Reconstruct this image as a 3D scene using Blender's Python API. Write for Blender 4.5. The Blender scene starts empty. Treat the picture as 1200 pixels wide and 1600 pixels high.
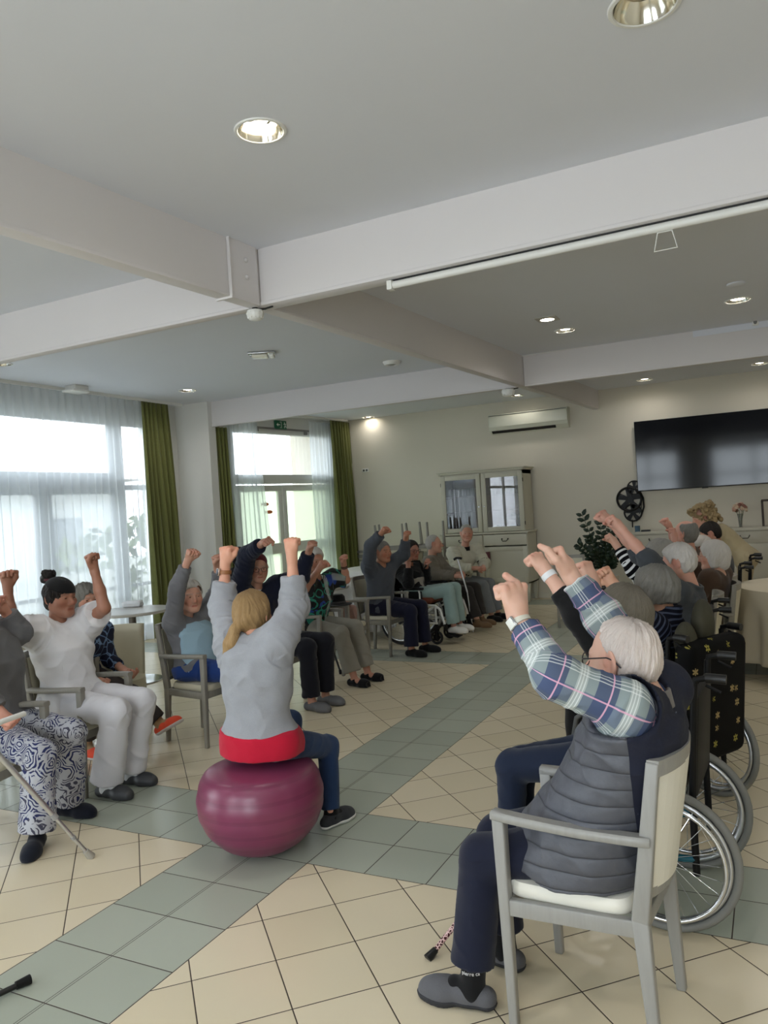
import bpy, bmesh, math, random
import numpy as np
from mathutils import Vector, Matrix
C = bpy.context.scene.collection
SC = bpy.context.scene
PI = math.pi
random.seed(7)
# ------------------------------------------------------------------ camera
CAM = np.array([2.6202, -2.0959, 1.6167])
FPX = 1210.88
_y, _p, _r = -0.466535, -0.0038685, 0.0619221
_f = np.array([math.sin(_y) * math.cos(_p), math.cos(_y) * math.cos(_p), math.sin(_p)])
_a = np.array([math.cos(_y), -math.sin(_y), 0.0])
_d = np.cross(_f, _a)
RGT = math.cos(_r) * _a + math.sin(_r) * _d
DWN = -math.sin(_r) * _a + math.cos(_r) * _d
cam = bpy.data.objects.new('camera', bpy.data.cameras.new('camera'))
C.objects.link(cam)
cam.data.sensor_fit = 'VERTICAL'
cam.data.sensor_height = 36.0
cam.data.sensor_width = 27.0
cam.data.lens = FPX / 1600 * 36.0
cam.data.clip_start = 0.02
cam.matrix_world = Matrix(((RGT[0], -DWN[0], -_f[0], CAM[0]), (RGT[1], -DWN[1], -_f[1], CAM[1]),
                           (RGT[2], -DWN[2], -_f[2], CAM[2]), (0, 0, 0, 1)))
SC.camera = cam
SC.view_settings.view_transform = 'Standard'
SC.view_settings.look = 'None'
SC.view_settings.gamma = 1.0
SC.view_settings.use_curve_mapping = False
SC.view_settings.exposure = 1.0
SC.cycles.max_bounces = 10
SC.cycles.diffuse_bounces = 6
SC.cycles.glossy_bounces = 4
SC.cycles.transmission_bounces = 6
SC.cycles.transparent_max_bounces = 12
SC.cycles.caustics_reflective = False
SC.cycles.caustics_refractive = False
SC.cycles.sample_clamp_indirect = 6.0
# ------------------------------------------------------------------ daylight
w = bpy.data.worlds.new('overcast_sky'); SC.world = w; w.use_nodes = True
_bg = w.node_tree.nodes['Background']
_bg.inputs[0].default_value = (0.84, 0.93, 1.0, 1); _bg.inputs[1].default_value = 5.4
def portal(loc, rot, sx, sy):
    l = bpy.data.lights.new('window_portal', 'AREA'); l.shape = 'RECTANGLE'; l.size = sx; l.size_y = sy
    l.cycles.is_portal = True
    o = bpy.data.objects.new('window_portal', l); C.objects.link(o); o.location = loc; o.rotation_euler = rot
portal((-5.25, 2.6, 1.5), (0, -PI / 2, 0), 2.8, 6.6)
portal((-4.85, 8.6, 1.5), (0, -PI / 2, 0), 2.8, 2.4)
portal((-5.25, -3.0, 1.5), (0, -PI / 2, 0), 2.6, 3.2)
portal((0.3, -5.45, 1.5), (PI / 2, 0, 0), 8.4, 2.6)

def unproj(px, py):
    return _f + (px - 600) / FPX * RGT + (py - 800) / FPX * DWN
def _pl(px, py, ax, v):
    d = unproj(px, py); return CAM + (v - CAM[ax]) / d[ax] * d
def XP(px, py, x): return _pl(px, py, 0, x)      # the point of a vertical or level plane of the room seen at a pixel of the photograph
def YP(px, py, y): return _pl(px, py, 1, y)
def ZP(px, py, z=0.0): return _pl(px, py, 2, z)
V = lambda *a: np.array(a, float)
def nrm(v):
    v = np.array(v, float); return v / (np.linalg.norm(v) + 1e-12)

# ------------------------------------------------------------------ materials
def lin(h):
    if isinstance(h, str):
        h = h.lstrip('#'); c = [int(h[i:i + 2], 16) / 255 for i in (0, 2, 4)]
    else: c = [x / 255 for x in h]
    return tuple(x / 12.92 if x <= 0.04045 else ((x + 0.055) / 1.055) ** 2.4 for x in c) + (1,)
class G:
    """small node-graph writer"""
    def __init__(s, name):
        s.m = bpy.data.materials.new(name); s.m.use_nodes = True; s.t = s.m.node_tree
        s.b = s.t.nodes['Principled BSDF']; s.out = s.t.nodes['Material Output']
    def n(s, typ, **k):
        nd = s.t.nodes.new(typ)
        for a, v in k.items(): setattr(nd, a, v)
        return nd
    def put(s, sock, v):
        if isinstance(v, bpy.types.NodeSocket): s.t.links.new(v, sock)
        elif v is not None: sock.default_value = v
    def M(s, op, a, b=None, c=None):
        nd = s.n('ShaderNodeMath', operation=op)
        for i, v in enumerate((a, b, c)):
            if v is not None: s.put(nd.inputs[i], v)
        return nd.outputs[0]
    def mix(s, f, a, b, mode='MIX'):
        nd = s.n('ShaderNodeMix', data_type='RGBA', blend_type=mode)
        s.put(nd.inputs[0], f); s.put(nd.inputs[6], a); s.put(nd.inputs[7], b); return nd.outputs[2]
    def coord(s, kind='Object'):
        return s.n('ShaderNodeTexCoord').outputs[kind]
    def attr(s, name):
        nd = s.n('ShaderNodeAttribute', attribute_name=name); return nd
    def xyz(s, v):
        nd = s.n('ShaderNodeSeparateXYZ'); s.put(nd.inputs[0], v); return nd.outputs
    def vec(s, x, y, z):
        nd = s.n('ShaderNodeCombineXYZ')
        for i, v in enumerate((x, y, z)): s.put(nd.inputs[i], v)
        return nd.outputs[0]
    def scale(s, v, sc):
        nd = s.n('ShaderNodeMapping'); s.put(nd.inputs[0], v); nd.inputs['Scale'].default_value = sc; return nd.outputs[0]
    def noise(s, v, sc, det=3, rough=.55, dist=0):
        nd = s.n('ShaderNodeTexNoise'); s.put(nd.inputs['Vector'], v); nd.inputs['Scale'].default_value = sc
        nd.inputs['Detail'].default_value = det; nd.inputs['Roughness'].default_value = rough; nd.inputs['Distortion'].default_value = dist
        return nd.outputs[0]
    def ramp(s, f, *stops):
        nd = s.n('ShaderNodeValToRGB'); s.put(nd.inputs[0], f); e = nd.color_ramp.elements
        while len(e) < len(stops): e.new(0.5)
        for i, (p, c) in enumerate(stops): e[i].position = p; e[i].color = c if len(c) == 4 else (*c, 1)
        return nd.outputs[0]
    def bump(s, h, strength=.3, dist=.01):
        nd = s.n('ShaderNodeBump'); nd.inputs['Strength'].default_value = strength; nd.inputs['Distance'].default_value = dist
        s.put(nd.inputs['Height'], h); s.put(s.b.inputs['Normal'], nd.outputs[0]); return nd.outputs[0]
    def set(s, **k):
        for a, v in k.items(): s.put(s.b.inputs[a.replace('_', ' ')], v)
        return s.m
MATS = {}
def mat(name, col, rough=.5, metal=0., var=0., vs=8., bump=0., bs=150., spec=.5, **k):
    if name in MATS: return MATS[name]
    g = G(name); c = lin(col)
    if var:
        f = g.noise(g.coord(), vs, 4)
        base = g.mix(f, tuple(x * (1 - var) for x in c[:3]) + (1,), tuple(min(1, x * (1 + var)) for x in c[:3]) + (1,))
    else: base = c
    g.set(Base_Color=base, Roughness=rough, Metallic=metal, **{'Specular IOR Level': spec})
    if bump: g.bump(g.noise(g.coord(), bs, 3), bump, .004)
    for a, v in k.items(): g.put(g.b.inputs[a.replace('_', ' ')], v)
    MATS[name] = g.m
    return g.m

# ------------------------------------------------------------------ mesh building
def rotm(rx=0, ry=0, rz=0):
    return np.array(Matrix.Rotation(rz, 3, 'Z') @ Matrix.Rotation(ry, 3, 'Y') @ Matrix.Rotation(rx, 3, 'X'))
class MB:
    def __init__(s): s.v = []; s.f = []; s.sm = []; s.n = 0
    def add(s, v, f, smooth=False):
        v = np.asarray(v, float).reshape(-1, 3); s.v.append(v)
        for q in f: s.f.append(tuple(int(i) + s.n for i in q)); s.sm.append(smooth)
        s.n += len(v); return s
    def box(s, c, size, R=None, bev=0.0, seg=2):
        bm = bmesh.new(); bmesh.ops.create_cube(bm, size=1)
        for v in bm.verts: v.co = Vector((v.co.x * size[0], v.co.y * size[1], v.co.z * size[2]))
        if bev: bmesh.ops.bevel(bm, geom=bm.edges[:], offset=min(bev, min(size) * .49), segments=seg, profile=.5, affect='EDGES')
        bm.verts.index_update()
        v = np.array([q.co[:] for q in bm.verts]); f = [[q.index for q in p.verts] for p in bm.faces]; bm.free()
        if R is not None: v = v @ np.asarray(R).T
        return s.add(v + np.asarray(c, float), f, bool(bev) and seg > 1)
    def bar(s, a, b, w, d, up=(0, 0, 1), bev=0.0, w2=None, d2=None):
        """box from a to b, w across, d along up; w2/d2 taper the far end"""
        a = np.asarray(a, float); b = np.asarray(b, float); z = nrm(b - a); L = np.linalg.norm(b - a)
        up = np.asarray(up, float)
        if abs(z @ nrm(up)) > .98: up = np.array([1., 0, 0])
        x = nrm(np.cross(up, z)); y = np.cross(z, x)
        bm = bmesh.new(); bmesh.ops.create_cube(bm, size=1)
        for v in bm.verts:
            far = v.co.z > 0; ww = (w2 if w2 and far else w); dd = (d2 if d2 and far else d)
            v.co = Vector((v.co.x * ww, v.co.y * dd, v.co.z * L))
        if bev: bmesh.ops.bevel(bm, geom=bm.edges[:], offset=bev, segments=2, profile=.5, affect='EDGES')
        bm.verts.index_update()
        v = np.array([q.co[:] for q in bm.verts]); f = [[q.index for q in p.verts] for p in bm.faces]; bm.free()
        v = v @ np.array([x, y, z]); return s.add(v + (a + b) / 2, f, bool(bev))
    def tube(s, pts, r, seg=10, closed=False, rs=None, caps=True):
        P = np.asarray(pts, float); n = len(P)
        rs = np.full(n, r) if rs is None else np.asarray(rs, float)
        T = np.zeros_like(P)
        for i in range(n):
            a = P[(i - 1) % n] if closed or i else P[i]; b = P[(i + 1) % n] if closed or i < n - 1 else P[i]
            T[i] = nrm(b - a)
        u = nrm(np.cross(T[0], [0, 0, 1] if abs(T[0][2]) < .9 else [1, 0, 0])); rings = []
        for i in range(n):
            u = nrm(u - T[i] * (u @ T[i])); w_ = np.cross(T[i], u)
            a = np.arange(seg) / seg * 2 * PI
            rings.append(P[i] + rs[i] * (np.cos(a)[:, None] * u + np.sin(a)[:, None] * w_))
        v = np.concatenate(rings); f = []
        for i in range(n if closed else n - 1):
            j = (i + 1) % n
            for k in range(seg):
                l = (k + 1) % seg; f.append((i * seg + k, i * seg + l, j * seg + l, j * seg + k))
        if not closed and caps: f.append(tuple(range(seg))[::-1]); f.append(tuple((n - 1) * seg + k for k in range(seg)))
        return s.add(v, f, True)
    def lathe(s, prof, seg=24, c=(0, 0, 0), R=None, smooth=True, cap=True):
        a = np.arange(seg) / seg * 2 * PI; v = []; f = []
        for r, z in prof: v += [(r * math.cos(t), r * math.sin(t), z) for t in a]
        n = len(prof)
        for i in range(n - 1):
            for k in range(seg):
                l = (k + 1) % seg; f.append((i * seg + k, i * seg + l, (i + 1) * seg + l, (i + 1) * seg + k))
        if cap and prof[0][0] > 1e-4: f.append(tuple(range(seg))[::-1])
        if cap and prof[-1][0] > 1e-4: f.append(tuple((n - 1) * seg + k for k in range(seg)))
        v = np.array(v)
        if R is not None: v = v @ np.asarray(R).T
        return s.add(v + np.asarray(c, float), f, smooth)
    def ball(s, c, r, R=None, seg=16):
        r = (r, r, r) if np.isscalar(r) else r; n = seg // 2
        prof = [(math.sin(PI * i / n), -math.cos(PI * i / n)) for i in range(n + 1)]
        t = MB().lathe([(max(a, 1e-5), b) for a, b in prof], seg)
        v = t.v[0] * np.array(r)
        if R is not None: v = v @ np.asarray(R).T
        return s.add(v + np.asarray(c, float), t.f, True)
    def prism(s, poly, d, o=(0, 0, 0), R=None):
        """polygon in local xy, extruded by d along local z"""
        n = len(poly); v = [(x, y, 0) for x, y in poly] + [(x, y, d) for x, y in poly]
        f = [tuple(range(n))[::-1], tuple(range(n, 2 * n))] + [(i, (i + 1) % n, n + (i + 1) % n, n + i) for i in range(n)]
        v = np.array(v, float)
        if R is not None: v = v @ np.asarray(R).T
        return s.add(v + np.asarray(o, float), f)
    def grid(s, fn, nu, nv, smooth=True, wrap=False):
        v = [fn(i / (nu - (0 if wrap else 1)), j / (nv - 1)) for i in range(nu) for j in range(nv)]; f = []
        for i in range(nu if wrap else nu - 1):
            k = (i + 1) % nu
            for j in range(nv - 1): f.append((i * nv + j, k * nv + j, k * nv + j + 1, i * nv + j + 1))
        return s.add(v, f, smooth)
    def build(s, name, m, parent=None, loc=None, fix=True):
        me = bpy.data.meshes.new(name); v = np.concatenate(s.v)
        loc = np.zeros(3) if loc is None else np.asarray(loc, float)
        me.from_pydata((v - loc).tolist(), [], s.f); me.polygons.foreach_set('use_smooth', s.sm)
        if fix:
            bm = bmesh.new(); bm.from_mesh(me); bmesh.ops.recalc_face_normals(bm, faces=bm.faces[:]); bm.to_mesh(me); bm.free()
        if any(s.sm) and hasattr(me, 'set_sharp_from_angle'): me.set_sharp_from_angle(angle=math.radians(45))
        for q in (m if isinstance(m, (list, tuple)) else [m]): me.materials.append(q)
        o = bpy.data.objects.new(name, me); C.objects.link(o); o.location = loc
        if parent is not None: o.parent = parent
        return o
def tag(o, label, cat, group=None):
    o['label'] = label; o['category'] = cat
    if group: o['group'] = group
    return o
def struct(o): o['kind'] = 'structure'; return o
def thing(name, label, cat, loc=(0, 0, 0), rz=0.0, group=None):
    o = bpy.data.objects.new(name, None); C.objects.link(o); o.location = loc; o.rotation_euler = (0, 0, rz)
    return tag(o, label, cat, group)
def copy_tree(o, parent=None):
    c = o.copy(); C.objects.link(c); c.parent = parent
    for ch in list(o.children): copy_tree(ch, c)
    return c
def place(o, loc, rz, label, group=None):
    o.location = loc; o.rotation_euler = (0, 0, rz); o['label'] = label
    if group: o['group'] = group
    return o
# ------------------------------------------------------------------ the setting
ZC, ZF, ZB = 3.345, 3.28, 2.98           # ceiling, ceiling of the far bay, underside of the beams
YW = 10.41
XL, XR, YB = -5.3, 5.2, -5.2
def wall_mat(name, col, b=.06):
    g = G(name); c = lin(col); f = g.noise(g.coord(), 1.3, 3)
    g.set(Base_Color=g.mix(f, tuple(x * .96 for x in c[:3]) + (1,), c), Roughness=.75, **{'Specular IOR Level': .3})
    g.bump(g.noise(g.coord(), 220, 2), b, .002); return g.m
M_wall = wall_mat('painted_cream_wall', (214, 208, 193))
M_white = wall_mat('white_wall_paint', (222, 221, 217))
M_ceil = wall_mat('ceiling_paint', (221, 224, 232), .03)
M_beam = wall_mat('beam_paint', (219, 215, 215), .03)
M_pvc = mat('white_pvc', (226, 226, 222), .35)
M_black = mat('black_plastic', (16, 16, 17), .4)
M_chrome = mat('chrome', (215, 217, 220), .18, 1.0)
M_glass = None
def glass_mat(name, tint=(1, 1, 1, 1), rough=0.0, refl=.08):
    g = G(name); tr = g.n('ShaderNodeBsdfTransparent'); tr.inputs[0].default_value = tint
    gl = g.n('ShaderNodeBsdfGlossy'); gl.inputs['Roughness'].default_value = rough
    fr = g.n('ShaderNodeFresnel'); fr.inputs[0].default_value = 1.5
    mx = g.n('ShaderNodeMixShader'); g.put(mx.inputs[0], g.M('MINIMUM', g.M('MULTIPLY', fr.outputs[0], refl / .04), .6))
    g.t.links.new(tr.outputs[0], mx.inputs[1]); g.t.links.new(gl.outputs[0], mx.inputs[2]); g.t.links.new(mx.outputs[0], g.out.inputs[0])
    return g.m
M_glass = glass_mat('window_glass')

def floor_mat():
    g = G('ceramic_floor_tiles'); x, y, z = g.xyz(g.coord('Object'))
    M = g.M; T = .30; J = .0045
    def between(v, a, b): return M('MULTIPLY', M('GREATER_THAN', v, a), M('LESS_THAN', v, b))
    def dline(v, per, off):                       # distance to the nearest joint of a family of parallel joints
        u = M('SUBTRACT', v, off - per * 200.5); f = M('SUBTRACT', M('MODULO', u, per), per / 2); return M('ABSOLUTE', f)
    b1 = between(x, 0, .6)
    ym = M('MODULO', M('ADD', y, 43.4 - .9), 4.34)
    b2 = M('LESS_THAN', ym, .6)
    band = M('MAXIMUM', b1, b2)
    # distance to the band edges
    e1 = M('MINIMUM', M('ABSOLUTE', x), M('ABSOLUTE', M('SUBTRACT', x, .6)))
    e2 = M('MINIMUM', M('MINIMUM', ym, M('ABSOLUTE', M('SUBTRACT', ym, .6))), M('SUBTRACT', 4.34, ym))
    gx = M('ADD', dline(x, T, 0), b1); g1 = dline(y, T, 0)
    gband = M('MINIMUM', M('MINIMUM', gx, g1), M('ADD', M('ABSOLUTE', M('SUBTRACT', M('ABSOLUTE', M('SUBTRACT', x, .3)), .0055)), .0009))
    s = M('MULTIPLY', M('ADD', x, y), .70711); d = M('MULTIPLY', M('SUBTRACT', x, y), .70711)
    left = M('LESS_THAN', x, .3)
    os = M('ADD', M('MULTIPLY', left, (.035 - .2614) * .70711), .2614 * .70711)
    od = M('ADD', M('MULTIPLY', left, (.0855 - .29) * .70711), .29 * .70711)
    gs = M('MINIMUM', dline(M('SUBTRACT', s, os), T, 0), dline(M('SUBTRACT', d, od), T, 0))
    gap = M('ADD', M('MULTIPLY', band, gband), M('MULTIPLY', M('SUBTRACT', 1, band), gs))
    gap = M('MINIMUM', gap, M('MINIMUM', M('ADD', e2, M('MULTIPLY', b1, 1)), e1))
    joint = M('LESS_THAN', gap, J / 2)
    # per-tile tone
    wn = g.n('ShaderNodeTexWhiteNoise', noise_dimensions='2D')
    ida = M('FLOOR', M('DIVIDE', M('SUBTRACT', s, os), T)); idb = M('FLOOR', M('DIVIDE', M('SUBTRACT', d, od), T))
    idx = M('FLOOR', M('DIVIDE', x, T)); idy = M('FLOOR', M('DIVIDE', y, T))
    inv = M('SUBTRACT', 1, band)
    g.put(wn.inputs['Vector'], g.vec(M('ADD', M('MULTIPLY', band, idx), M('MULTIPLY', inv, ida)), M('ADD', M('MULTIPLY', band, idy), M('MULTIPLY', inv, idb)), 0))
    tone = wn.outputs[0]; n = g.noise(g.coord('Object'), 5, 5, .6)
    f = M('ADD', M('MULTIPLY', tone, .7), M('MULTIPLY', n, .12))
    cream = g.mix(f, lin((214, 201, 172)), lin((224, 212, 185)))
    grey = g.mix(f, lin((163, 169, 155)), lin((176, 181, 167)))
    col = g.mix(joint, g.mix(band, cream, grey), lin((58, 47, 40)))
    rough = M('ADD', M('ADD', .22, M('MULTIPLY', n, .05)), M('MULTIPLY', joint, .5))
    g.put(g.b.inputs['Base Color'], col); g.put(g.b.inputs['Roughness'], rough)
    h = M('MINIMUM', M('DIVIDE', gap, J), 1)
    g.bump(M('ADD', h, M('MULTIPLY', g.noise(g.coord('Object'), 9, 2), .12)), .25, .003)
    return g.m
struct(MB().box((0, 2.6, -.1), (11.2, 16.4, .2)).build('floor', floor_mat()))

def slab(name, lo, hi, m):
    lo, hi = np.array(lo, float), np.array(hi, float)
    return struct(MB().box((lo + hi) / 2, hi - lo).build(name, m))
slab('ceiling', (-5.6, YB - .2, ZC), (XR + .2, 7.04, ZC + .2), M_ceil)
slab('ceiling_far_bay', (-5.6, 7.04, ZF), (XR + .2, YW + .2, ZF + .25), M_ceil)
slab('wall_back', (-5.6, YW, 0), (XR + .2, YW + .2, ZF + .2), M_wall)
slab('wall_right', (XR, YB - .2, 0), (XR + .2, YW, ZC + .1), M_wall)
# rear wall with two tall window openings
mb = MB()
for a, b in ((-5.6, -2.2), (-.2, .8), (3.4, XR + .2)): mb.box(((a + b) / 2, YB - .1, ZC / 2), (b - a, .2, ZC))
for a, b in ((-2.2, -.2), (.8, 3.4)):
    mb.box(((a + b) / 2, YB - .1, .3), (b - a, .2, .6)); mb.box(((a + b) / 2, YB - .1, 3.17), (b - a, .2, .35))
struct(mb.build('wall_rear', M_wall))
# window wall, near part (holes y -4.6..-1.4 and y .4..6.35, z .25..3.0)
mb = MB()
X0 = XL - .22
def wbox(y0, y1, z0, z1): mb.box((XL - .11, (y0 + y1) / 2, (z0 + z1) / 2), (.22, y1 - y0, z1 - z0))
wbox(YB, -4.6, 0, ZC); wbox(-1.4, .4, 0, ZC); wbox(6.35, 7.0, 0, ZC)
for a, b in ((-4.6, -1.4), (.4, 6.35)): wbox(a, b, 3.02, ZC)
wbox(-4.6, -1.4, 0, .2); wbox(.4, 6.35, 0, .12)
struct(mb.build('wall_left', M_white))
struct(MB().box((-5.0, 6.98, ZC / 2), (.62, .16, ZC)).build('wall_left_return', M_white))
# far part of the window wall: a line from A to B with the garden door opening
PA, PB = V(-4.85, 7.06, 0), V(-4.42, YW, 0)
WU = nrm(PB - PA); WN = V(WU[1], -WU[0], 0); WL = np.linalg.norm(PB - PA)
RW = np.array([WU, WN, [0, 0, 1]]).T                 # local x along the wall, y into the room
def WP(px, py, off=0.0):
    d = unproj(px, py); o = PA + WN * off; q = CAM + d * (((o - CAM) @ WN) / (d @ WN)); return (q - PA) @ WU, q[2]
mb = MB()
def fbox(m, s0, s1, z0, z1, y0=-.2, y1=0.0, bev=0):
    m.box(PA + WU * (s0 + s1) / 2 + WN * (y0 + y1) / 2 + V(0, 0, (z0 + z1) / 2), (s1 - s0, y1 - y0, z1 - z0), RW, bev)
DS0, DS1 = .42, 3.0
fbox(mb, 0, DS0, 0, ZF); fbox(mb, DS1, WL, 0, ZF); fbox(mb, DS0, DS1, 3.0, ZF)
struct(mb.build('wall_left_far', M_white))
# beams
def beam(name, a, b, wid, z1):
    a = V(*a, 0); b = V(*b, 0); u = nrm(b - a); n = V(-u[1], u[0], 0); m = MB()
    mid = (a + b) / 2 + n * wid / 2; R = np.array([u, n, [0, 0, 1]]).T; L = np.linalg.norm(b - a)
    m.box(mid + V(0, 0, (ZB + .02 + z1) / 2), (L, wid - .012, z1 - ZB - .02), R)
    m.box(mid + V(0, 0, ZB + .011), (L, wid, .022), R, .003)
    return struct(m.build(name, M_beam))
def XD(y): return -.385 + (y - .25) * .0612           # right face of the long beam
beam('ceiling_beam_long', (XD(YB), YB), (XD(YW), YW), .10, ZC + .05)
beam('ceiling_beam_near_right', (XD(2.07), 2.065), (XR, 1.965), .13, ZC + .02)
beam('ceiling_beam_near_left', (-5.4, 2.08), (XD(2.08) - .10, 2.08), .085, ZC + .02)
beam('ceiling_beam_far_right', (XD(7), 6.99), (XR, 7.11), .09, ZC + .02)
beam('ceiling_beam_far_left', (-4.83, 6.98), (XD(7) - .10, 6.99), .085, ZC + .02)
mb = MB()                                            # joint plate with two bolts on the near beam
yj = 2.045
mb.box((XD(1.9) + .003, 1.905, 3.16), (.012, .27, .37), rotm(0, 0, -.061))
mb.box((XD(1.9) - .05, 1.775, 2.974), (.125, .018, .014)); mb.box((XD(1.9) + .006, 1.775, 3.16), (.012, .012, .37))
for z in (3.13, 3.24): mb.lathe([(.016, 0), (.016, .007), (.009, .012), (0.001, .014)], 10, (XD(1.9) + .01, 1.93, z), rotm(0, PI / 2, 0))
struct(mb.build('trim_1', M_beam))
mb = MB(); p0, p1 = YP(812, 555.5, 6.984), YP(1152, 503, 7.036)
mb.box((p0 + p1) / 2, (np.linalg.norm(p1 - p0), .02, .028), rotm(0, -math.atan2(p1[2] - p0[2], p1[0] - p0[0]), math.atan2(p1[1] - p0[1], p1[0] - p0[0])))
struct(mb.build('trim_2', M_pvc))
# ledge along the back wall and skirting
mb = MB()
for z, h, d in ((.86, .045, .05), (.775, .06, .04), (.70, .03, .03)): mb.box((-3.3, YW - d / 2, z), (2.2, d, h))
struct(mb.build('trim_3', mat('grey_wall_rail', (150, 148, 140), .5)))
mb = MB(); mb.box((-3.3, YW - .012, .35), (2.2, .024, .66)); mb.box((1.8, YW - .012, .04), (6.6, .02, .08))
struct(mb.build('baseboard_back', mat('pale_skirting', (212, 208, 194), .6)))
slab('baseboard_left', (XL, 6.35, 0), (XL + .02, 6.9, .08), M_pvc)

# near window behind the sheer curtain
M_frame = mat('grey_window_frame', (176, 178, 180), .45)
M_framew = mat('white_window_frame', (222, 222, 216), .4)
XG = XL - .1
def py_(px, py): return XP(px, py, XG)
y1, y2, y3 = py_(170, 700)[1], py_(187, 700)[1], py_(234, 700)[1]
zt, za, zb_ = py_(80, 656)[2], py_(80, 738)[2], py_(80, 773)[2]
mb = MB()
def gb(y0, yy, z0, z1, d=.08): mb.box((XG, (y0 + yy) / 2, (z0 + z1) / 2), (d, yy - y0, z1 - z0), None, .006)
gb(.4, 6.35, zt, 3.03); gb(.4, 6.35, .12, .2); gb(.4, .5, .2, zt); gb(y3, 6.35, .2, zt)
gb(y1, y2, .2, zt, .1); gb(.5, y1, zb_, za, .1); gb(y2, y3, zb_ + .05, zb_ + .12)
ym1, ym2 = py_(54, 800)[1], py_(79, 800)[1]
gb(ym1, ym2, .2, zb_); gb(2.0, 2.22, .2, zb_, .1); gb(2.05, 2.15, za, zt)
gb(.5, y1, .75, .80, .05); gb(y2, y3, .75, .80, .05)
win = struct(mb.build('window_1', M_frame))
gl = MB().box((XG, 3.4, 1.6), (.006, 5.7, 2.8)).build('window_pane', M_glass, win)
# rear windows: frames and panes
for k, (a, b) in enumerate(((-2.2, -.2), (.8, 3.4))):
    mb = MB(); Y = YB - .1
    for x in (a + .04, (a + b) / 2, b - .04): mb.box((x, Y, 1.8), (.08, .07, 2.4))
    for z in (.64, 2.1, 2.96): mb.box(((a + b) / 2, Y, z), (b - a, .07, .08))
    wn_ = struct(mb.build('window_%d' % (k + 3), M_framew))
    MB().box(((a + b) / 2, Y, 1.8), (b - a, .006, 2.4)).build('window_pane', M_glass, wn_)
mb = MB(); y_ = -3.0
for y in (-4.56, -3.0, -1.44): mb.box((XG, y, 1.6), (.07, .08, 2.85))
for z in (.24, 2.1, 2.98): mb.box((XG, -3.0, z), (.07, 3.2, .08))
wn_ = struct(mb.build('window_5', M_framew)); MB().box((XG, -3.0, 1.6), (.006, 3.2, 2.8)).build('window_pane', M_glass, wn_)

# garden door with transom
mb = MB()
def fr(s0, s1, z0, z1, d=.08, y=-.05): fbox(mb, s0, s1, z0, z1, y - d / 2, y + d / 2, .006)
sA, sB, sC, sD = WP(418, 700, -.05)[0], WP(439, 700, -.05)[0], WP(446, 700, -.05)[0], WP(484, 700, -.05)[0]
sm = WP(441, 800, -.05)[0]
zt1, zt0 = WP(440, 742, -.05)[1], WP(440, 756, -.05)[1]
zT = WP(440, 680, -.05)[1]
fr(DS0, DS0 + .12, 0, 3.0); fr(DS1 - .12, DS1, 0, 3.0); fr(DS0, DS1, zT, 3.02, .1); fr(DS0, DS1, zt0, zt1, .12)
fr(DS0, DS1, 0, .06)
door = struct(mb.build('window_2', M_framew))
mb = MB(); fbox(mb, DS0 + .1, DS1 - .1, zt1, zT, -.053, -.047); mb.build('transom_pane', M_glass, door)
mb = MB(); fbox(mb, sA - .35, sD + .1, zT + .075, zT + .105, -.02, .03); fbox(mb, sA - .3, sA - .25, zT + .03, zT + .08, -.02, .01); fbox(mb, sD - .2, sD - .12, zT + .02, zT + .1, -.01, .015)
mb.build('window_opener_rod', mat('worn_grey_metal', (120, 116, 112), .5), door)
M_frost = None
def frosted():
    g = G('milky_green_door_glass'); c = g.n('ShaderNodeBsdfTransparent'); c.inputs[0].default_value = (.62, .655, .565, 1)
    t = g.n('ShaderNodeBsdfTranslucent'); t.inputs[0].default_value = (.52, .55, .47, 1)
    s = g.n('ShaderNodeBsdfGlossy'); s.inputs['Roughness'].default_value = .05
    m1 = g.n('ShaderNodeMixShader'); m1.inputs[0].default_value = .55; m2 = g.n('ShaderNodeMixShader'); m2.inputs[0].default_value = .06
    L = g.t.links.new; L(c.outputs[0], m1.inputs[1]); L(t.outputs[0], m1.inputs[2]); L(m1.outputs[0], m2.inputs[1]); L(s.outputs[0], m2.inputs[2]); L(m2.outputs[0], g.out.inputs[0]); return g.m
M_frost = frosted()
zp = WP(440, 848, -.05)[1]; dh = zt0 - .02
for k, (a, b) in enumerate(((DS0 + .12, sm - .006), (sm + .006, DS1 - .12))):
    mb = MB(); fr(a, a + .10, .05, dh, .06); fr(b - .10, b, .05, dh, .06); fr(a, b, dh - .1, dh, .06); fr(a, b, .05, .18, .06); fr(a, b, zp - .17, zp, .07)
    dl = mb.build('door_%d' % (k + 1), M_framew); struct(dl)
    mb = MB(); fbox(mb, a + .1, b - .1, zp, dh - .1, -.053, -.047); fbox(mb, a + .1, b - .1, .18, zp - .17, -.053, -.047); mb.build('door_pane', M_frost, dl)
    if k == 1:
        mb = MB(); q = PA + WU * (a + .05) + WN * .0
        mb.box(q + V(0, 0, 1.12), (.035, .02, .2), RW, .006); mb.tube([q + WN * .0 + V(0, 0, 1.16), q + WN * .055 + V(0, 0, 1.16), q + WN * .06 + WU * .11 + V(0, 0, 1.15)], .009, 8)
        mb.build('door_handle', M_chrome, dl)
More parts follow.
